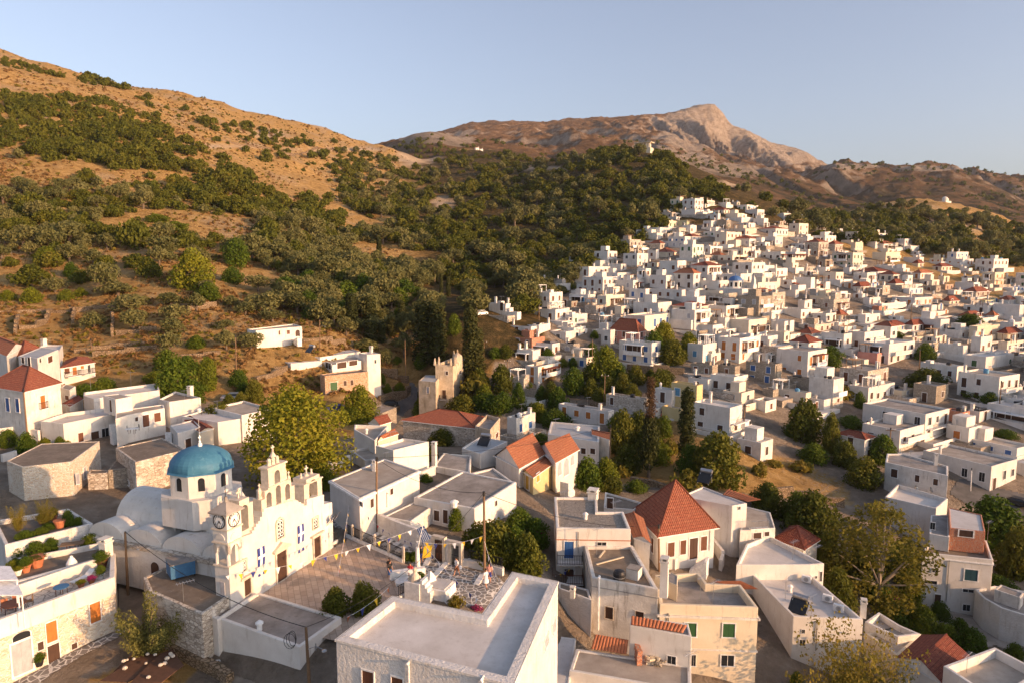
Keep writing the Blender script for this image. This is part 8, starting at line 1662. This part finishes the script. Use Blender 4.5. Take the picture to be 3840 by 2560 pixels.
# the three little chapels and the pillared house on the heights
def chapel(c, x, y, w, label, d, drum=True, bell=True, tall=1.0):
    q = at_d(*px(c, x, y), d); q.z = gz(q.x, q.y) if d < 1200 else q.z; s = w/CR[c][2]*d/F; o = empty('chapel', q, label, 'chapel'); ax = Vector((.86,.5)); m = MB(); m.box(q-Vector((0,0,2)), s, s*.7, 2+s*.45*tall, ax); m.build('wall', M['white'], o)
    if drum:
        t = q+Vector((0,0,s*.45*tall)); m = MB(); m.lathe(t-Vector((0,0,.2)), [(s*.24,0),(s*.24,s*.22)], 10); dr = m.build('drum', M['white'], o); m = MB(); m.lathe(t+Vector((0,0,s*.22-.2)), [(s*.26*math.cos(a), s*.24*math.sin(a)) for a in [math.pi/2*i/7 for i in range(7)]]+[(.05,s*.25)], 14); m.build('dome', M['white'], dr, True)
    if bell:
        m = MB(); b_ = q+Vector((ax.x*s*.42, ax.y*s*.42, s*.4*tall)); m.box(b_, s*.12, s*.22, s*.3, ax); m.lathe(b_+Vector((0,0,s*.3)), [(s*.09,0),(.05,s*.14)], 4); m.build('bell_gable', M['white'], o)
    m = MB(); f = q+Vector((.5,-.86,0))*(s*.35+.02); m.box(f, s*.12, .1, s*.25, ax); m.build('door', M['dkwood'], o)
chapel('r',1865,690,62,'small white domed chapel on the right wooded hill', 690); chapel('o',1072,338,26,'left twin of the white hilltop chapel on the saddle', 890, False, True, 1.3); chapel('o',1100,338,24,'right twin of the white hilltop chapel on the saddle', 895, False, True, 1.3); chapel('r',1645,640,20,'tiny white hut above the right wooded hill', 760, False, False)
q = at_d(*px('o',2215,385), 560); q.z = gz(q.x,q.y); o = empty('pillared_house', q, 'cream house on stilts with pillars on the wooded ridge', 'house'); m = MB(); m.box(q-Vector((0,0,2)), 13, 8, 4.6, (.86,-.5)); m.build('wall', M['cream'], o); m = MB(); m.box(q+Vector((0,0,6.4)), 14, 9, .5, (.86,-.5)); m.build('roof', M['cream'], o)
for i in range(5): m = MB(); p = q+Vector((.86*(-6+3*i)-.5*3.6, -.5*(-6+3*i)-.86*3.6, 2.5)); m.tube(p, p+Vector((0,0,3.95)), .45, .45, 6); m.build('pillar', M['cream'], o)
m = MB(); m.box(q+Vector((.5,.86,2.62)), 9, 5, 3.75, (.86,-.5)); m.build('upper_room', M['white'], o)
# blue-domed church in the middle of the hill village
h = hit(*px('k', 600, 1160)); d0 = h.y; o = empty('domed_church', h, 'small white church with a blue dome amid the hill houses', 'church'); k = d0/F/2.903; B0 = h+Vector((0,1.5,0)); ph = phi(2770); ax = Vector((math.cos(ph), math.sin(ph)))
zt = at_d(*px('k',575,1050), d0).z; m = MB(); m.box((B0.x,B0.y,h.z-2), 9, 9, zt-h.z+2, ax); m.build('wall', M['white'], o); zd = at_d(*px('k',575,968), d0).z; c = at_d(*px('k',573,1000), d0+1.5); R_ = 72*k; m = MB(); A = [(c.x+R_*math.cos(math.pi/4*i+.2), c.y+R_*math.sin(math.pi/4*i+.2)) for i in range(8)]; m.prism(A, zt-.3, zd); dr = m.build('drum', M['white'], o)
m = MB(); m.lathe((c.x,c.y,zd), [(R_*1.02*math.cos(a), R_*.75*math.sin(a)) for a in [math.pi/2*i/8 for i in range(8)]]+[(.1,R_*.76),(.08,R_*1.1)], 16); m.build('dome', M['smdome'], dr, True)
for i in range(8): a = math.pi/4*i+.2+math.pi/8; n_ = Vector((math.cos(a), math.sin(a))); p = Vector((c.x,c.y))+n_*R_*.925; m = MB(); m.box((p.x,p.y,(zt+zd)/2-.7), .1, .7, 1.4, n_); m.build('window', M['glass'], dr)
bq = at_d(*px('k',765,1170), d0-1); zt2 = at_d(*px('k',765,925), d0-1).z; m = MB(); m.box((bq.x,bq.y,bq.z-2), 3.2, 1.2, zt-bq.z+1.2, ax); m.box((bq.x,bq.y,zt-.8), 2.0, 1.1, (zt2-zt)*.55, ax); m.box((bq.x,bq.y,zt-.8+(zt2-zt)*.55+.003), 1.0, 1.0, (zt2-zt)*.45, ax); m.lathe((bq.x,bq.y,zt2-.8), [(.5,0),(.1,1.3)], 4); m.build('bell_tower', M['white'], o)
# clothes line, red awnings of the shop, chimneys standing free
shopP = [ob for ob in COL.objects if ob.name == 'shop'][0]
# ---------------------------------------------------------------- people
def person(c, x, y, z, h, face, label, top, bottom, pose='stand', hair='hair', extra=None, skirt=False):
    """one continuous skinned body; x, y: the feet's pixel (or the seat's); face: heading angle"""
    q = at_z(*px(c, x, y), z) if z is not None else hit(*px(c, x, y)); s = h/1.74; o = empty('person', q, label, 'person'); o.rotation_euler.z = face-math.pi/2
    V, E, Rd = [], [], []
    def add(p, r, par=None):
        V.append(tuple(v*s for v in p)); Rd.append(r*s)
        if par is not None: E.append((par, len(V)-1))
        return len(V)-1
    sit = pose == 'sit'; dz = -.47 if sit else 0
    pel = add((0,0,.95+dz), .135); bel = add((0,.01,1.10+dz), .125, pel); che = add((0,.0,1.32+dz), .15, bel); nek = add((0,0,1.49+dz), .055, che); hd = add((0,.02,1.57+dz), .085, nek); hd2 = add((0,.025,1.66+dz), .098, hd); add((0,.01,1.735+dz), .06, hd2)
    nose = add((0,.115,1.62+dz), .016, hd2)
    parts = {}
    for sd in (-1, 1):
        if sit: P = [(sd*.10,.05,.46,.085),(sd*.11,.44,.50,.06),(sd*.11,.46,.08,.042),(sd*.12,.58,.03,.03)]
        elif pose == 'walk': k = .20*sd; P = [(sd*.10,0,.88,.09),(sd*.10,k*.6,.49,.06),(sd*.10,k*1.15-(.06 if sd < 0 else 0),.09,.042),(sd*.11,k*1.15+.12,.03,.03)]
        else: P = [(sd*.10,0,.88,.09),(sd*.11,.02,.49,.06),(sd*.11,0,.09,.042),(sd*.13,.14,.03,.03)]
        par = pel
        for a in P: par = add(a[:3], a[3], par)
        sw = (.12*-sd if pose == 'walk' else .03); A = [(sd*.19,0,1.42+dz,.062),(sd*.25,sw*.3-.02,1.14+dz,.046),(sd*.25,sw+.08,.90+dz+(.05 if not sit else 0),.034),(sd*.245,sw+.11,.83+dz+(.05 if not sit else 0),.030)]
        if sit: A = [(sd*.19,0,.95,.062),(sd*.24,.04,.70,.046),(sd*.17,.27,.58,.034),(sd*.15,.34,.56,.030)]
        par = che
        for a in A: par = add(a[:3], a[3], par)
        w = A[-1]
        for fi in range(4): f = add((w[0]+(fi-1.5)*.016, w[1]+.035, w[2]-.055), .0095, par); add((w[0]+(fi-1.5)*.018, w[1]+.05, w[2]-.095+.008*abs(fi-1.5)), .008, f)
        th = add((w[0]-sd*.045, w[1]+.03, w[2]-.03), .010, par); add((w[0]-sd*.055, w[1]+.055, w[2]-.055), .0085, th)
    me = bpy.data.meshes.new('body'); me.from_pydata(V, E, []); me.materials.append(M['skin']); b = link('body', me, o)
    sk = b.modifiers.new('skin', 'SKIN'); me.skin_vertices[0].data[0].use_root = True
    for i, r in enumerate(Rd): me.skin_vertices[0].data[i].radius = (r, r*.88)
    sk.use_smooth_shade = True; ss = b.modifiers.new('sub', 'SUBSURF'); ss.levels = ss.render_levels = 1
    def cloth(name, mat, rings, n=12):
        m = MB(); R_ = [[Vector((cx+rx*math.cos(2*math.pi*k/n), cy+ry*math.sin(2*math.pi*k/n), z_))*s for k in range(n)] for cx, cy, z_, rx, ry in rings]
        for A, B in zip(R_[:-1], R_[1:]):
            for k in range(n): m.poly([A[k], A[(k+1)%n], B[(k+1)%n], B[k]])
        ob = m.build(name, M[mat], None, True); ob.parent = o; return ob
    cloth('shirt', top, [(0,0,.93+dz,.175,.145),(0,.01,1.10+dz,.17,.14),(0,0,1.30+dz,.195,.155),(0,0,1.42+dz,.20,.12),(0,0,1.48+dz,.085,.075)])
    for sd in (-1,1): cloth('sleeve', top, [(sd*.16,0,1.45+dz,.075,.075),(sd*.215,0,1.34+dz,.085,.085),(sd*.24,.0,1.20+dz,.075,.075)] if not sit else [(sd*.16,0,.98,.075,.075),(sd*.215,.01,.87,.085,.085),(sd*.235,.03,.76,.075,.075)])
    if skirt: cloth('skirt', bottom, [(0,0,1.0+dz,.17,.145),(0,0,.75,.23,.2),(0,.02,.48,.28,.24)])
    elif not sit:
        cloth('shorts', bottom, [(0,0,1.0,.175,.15),(0,0,.86,.195,.155)])
        for sd in (-1,1): k = .2*sd if pose == 'walk' else 0; cloth('trouser_leg', bottom, [(sd*.095,0,.88,.105,.13),(sd*.105,k*.35,.66,.10,.11),(sd*.105,k*.55,.52,.095,.10)])
    else:
        cloth('shorts', bottom, [(0,0,.55,.18,.16),(0,.05,.40,.2,.2)])
    m = MB(); m.lathe((0,0,0), [(.04*s,-.02*s),(.103*s,.03*s),(.108*s,.09*s),(.085*s,.15*s),(.02*s,.185*s)], 12); hb = m.build('hair', M[hair], None, True); hb.parent = o; hb.location = (0,-.014*s,(1.60+dz)*s)
    if extra == 'bag':
        m = MB(); m.lathe((.32*s,.1*s,.55*s), [(.05,0),(.14,.05),(.15,.28),(.06,.36)], 8); bg_ = m.build('shopping_bag', M['wcloth']); bg_.parent = None; bg_.location = o.location; tag(bg_, 'pale shopping bag beside the walker in white', 'bag')
    return o
person('e',1095,725,.05,1.78,-.4,'person in a dark T-shirt and blue shorts standing on the square','black','blue')
person('e',1090,700,.05,1.72,-2.2,'person in dark clothes standing close behind the blue shorts','black','dkwood')
person('e',1262,690,.05,1.66,-2.0,'seated person in red on the low white bench wall','red','dkwood','sit')
person('e',1640,690,None,1.70,-2.6,'person in white walking past the iron gate with a bag','wcloth','wood','walk','hair','bag')
person('e',1878,785,None,1.66,-.9,'person in white and a red-white skirt below the dark pole','wcloth','wcloth','walk','hair',None,True)
person('e',1905,745,None,1.76,-1.6,'person in a pink shirt under the dark utility pole','pink','navy')
person('e',1352,585,None,1.65,-1.2,'person in dark clothes behind the flag pole','black','navy')
person('d',668,440,None,1.65,-1.2,'person in red on the veranda of the modern house','red','red') if False else None
# ---------------------------------------------------------------- thin evening haze over the valley
def haze():
    m = bpy.data.materials.new('haze'); m.use_nodes = True; nt = m.node_tree; nt.nodes.remove(nt.nodes['Principled BSDF']); v = nt.nodes.new('ShaderNodeVolumePrincipled')
    v.inputs['Color'].default_value = (.80,.82,.90,1); v.inputs['Density'].default_value = 4.5e-5; v.inputs['Anisotropy'].default_value = .2; nt.links.new(v.outputs[0], nt.nodes['Material Output'].inputs['Volume'])
    zs = min(TV[:,2].min(), MV[:,2].min())-2; ztop = max(TV[:,2].max(), MV[:,2].max())+60; b = MB(); b.prism([(-8500,-200),(9000,-200),(9000,4600),(-8500,4600)], zs, ztop, 0, True, True)
    o = b.build('haze', m); tag(o, 'thin evening haze filling the valley', None, None, 'stuff'); o.visible_shadow = True
haze()
# ---------------------------------------------------------------- say which repeat is which
VL = [('small blue-domed hill church',2760,1090),('topmost village house',2745,775),('arched stone gateway',2535,1160),('pink pyramid-roofed house',2355,1270),('yellow house',2570,1460),('lone white valley house',1870,1155),('central dark gardens',2280,1400),('magenta bougainvillea on the hill',2745,975),('white house with arched window',3680,1165),('red gabled house on the right',3335,1045),('wide shop building',3560,1760),('glazed veranda house',3200,1680),('tall shaded white wall',3050,1480),('bare rock shoulder',3010,860),
      ('rightmost edge of the photo',3840,1300),('round tree in the right village',3450,1330),('big shaded wall below the hill church',2780,1150),('white balcony house by the cypress',2700,1560),('tall cypress',2575,1560),('tower house',1700,1430),('modern white house',1250,1360),('great plane tree',1110,1650),('steep pyramid roof house',2480,1950),('white slope house',1030,1255),('stone house with orange shutters',260,2300),('sparse plane tree',3300,2050),('long pale roof',3100,2200),('square',1300,2130),('red hipped roof house',100,1450),('ruined stone pens',150,1190)]
LMK2 = LMK+VL
houses = {g: v for g, v in POOL.items() if 'house' in g}; rest = {g: v for g, v in POOL.items() if 'house' not in g}
POOL.clear(); POOL.update(houses); labels(VL); POOL.update(rest); labels(LMK2)
CH['label'] = 'white church with blue dome, stepped bell gables and two blue banners'
for o in COL.objects:      # the two materials-only names of slopes
    if o.name.startswith('iron_railing') and 'group' not in o: o['group'] = 'iron railings'
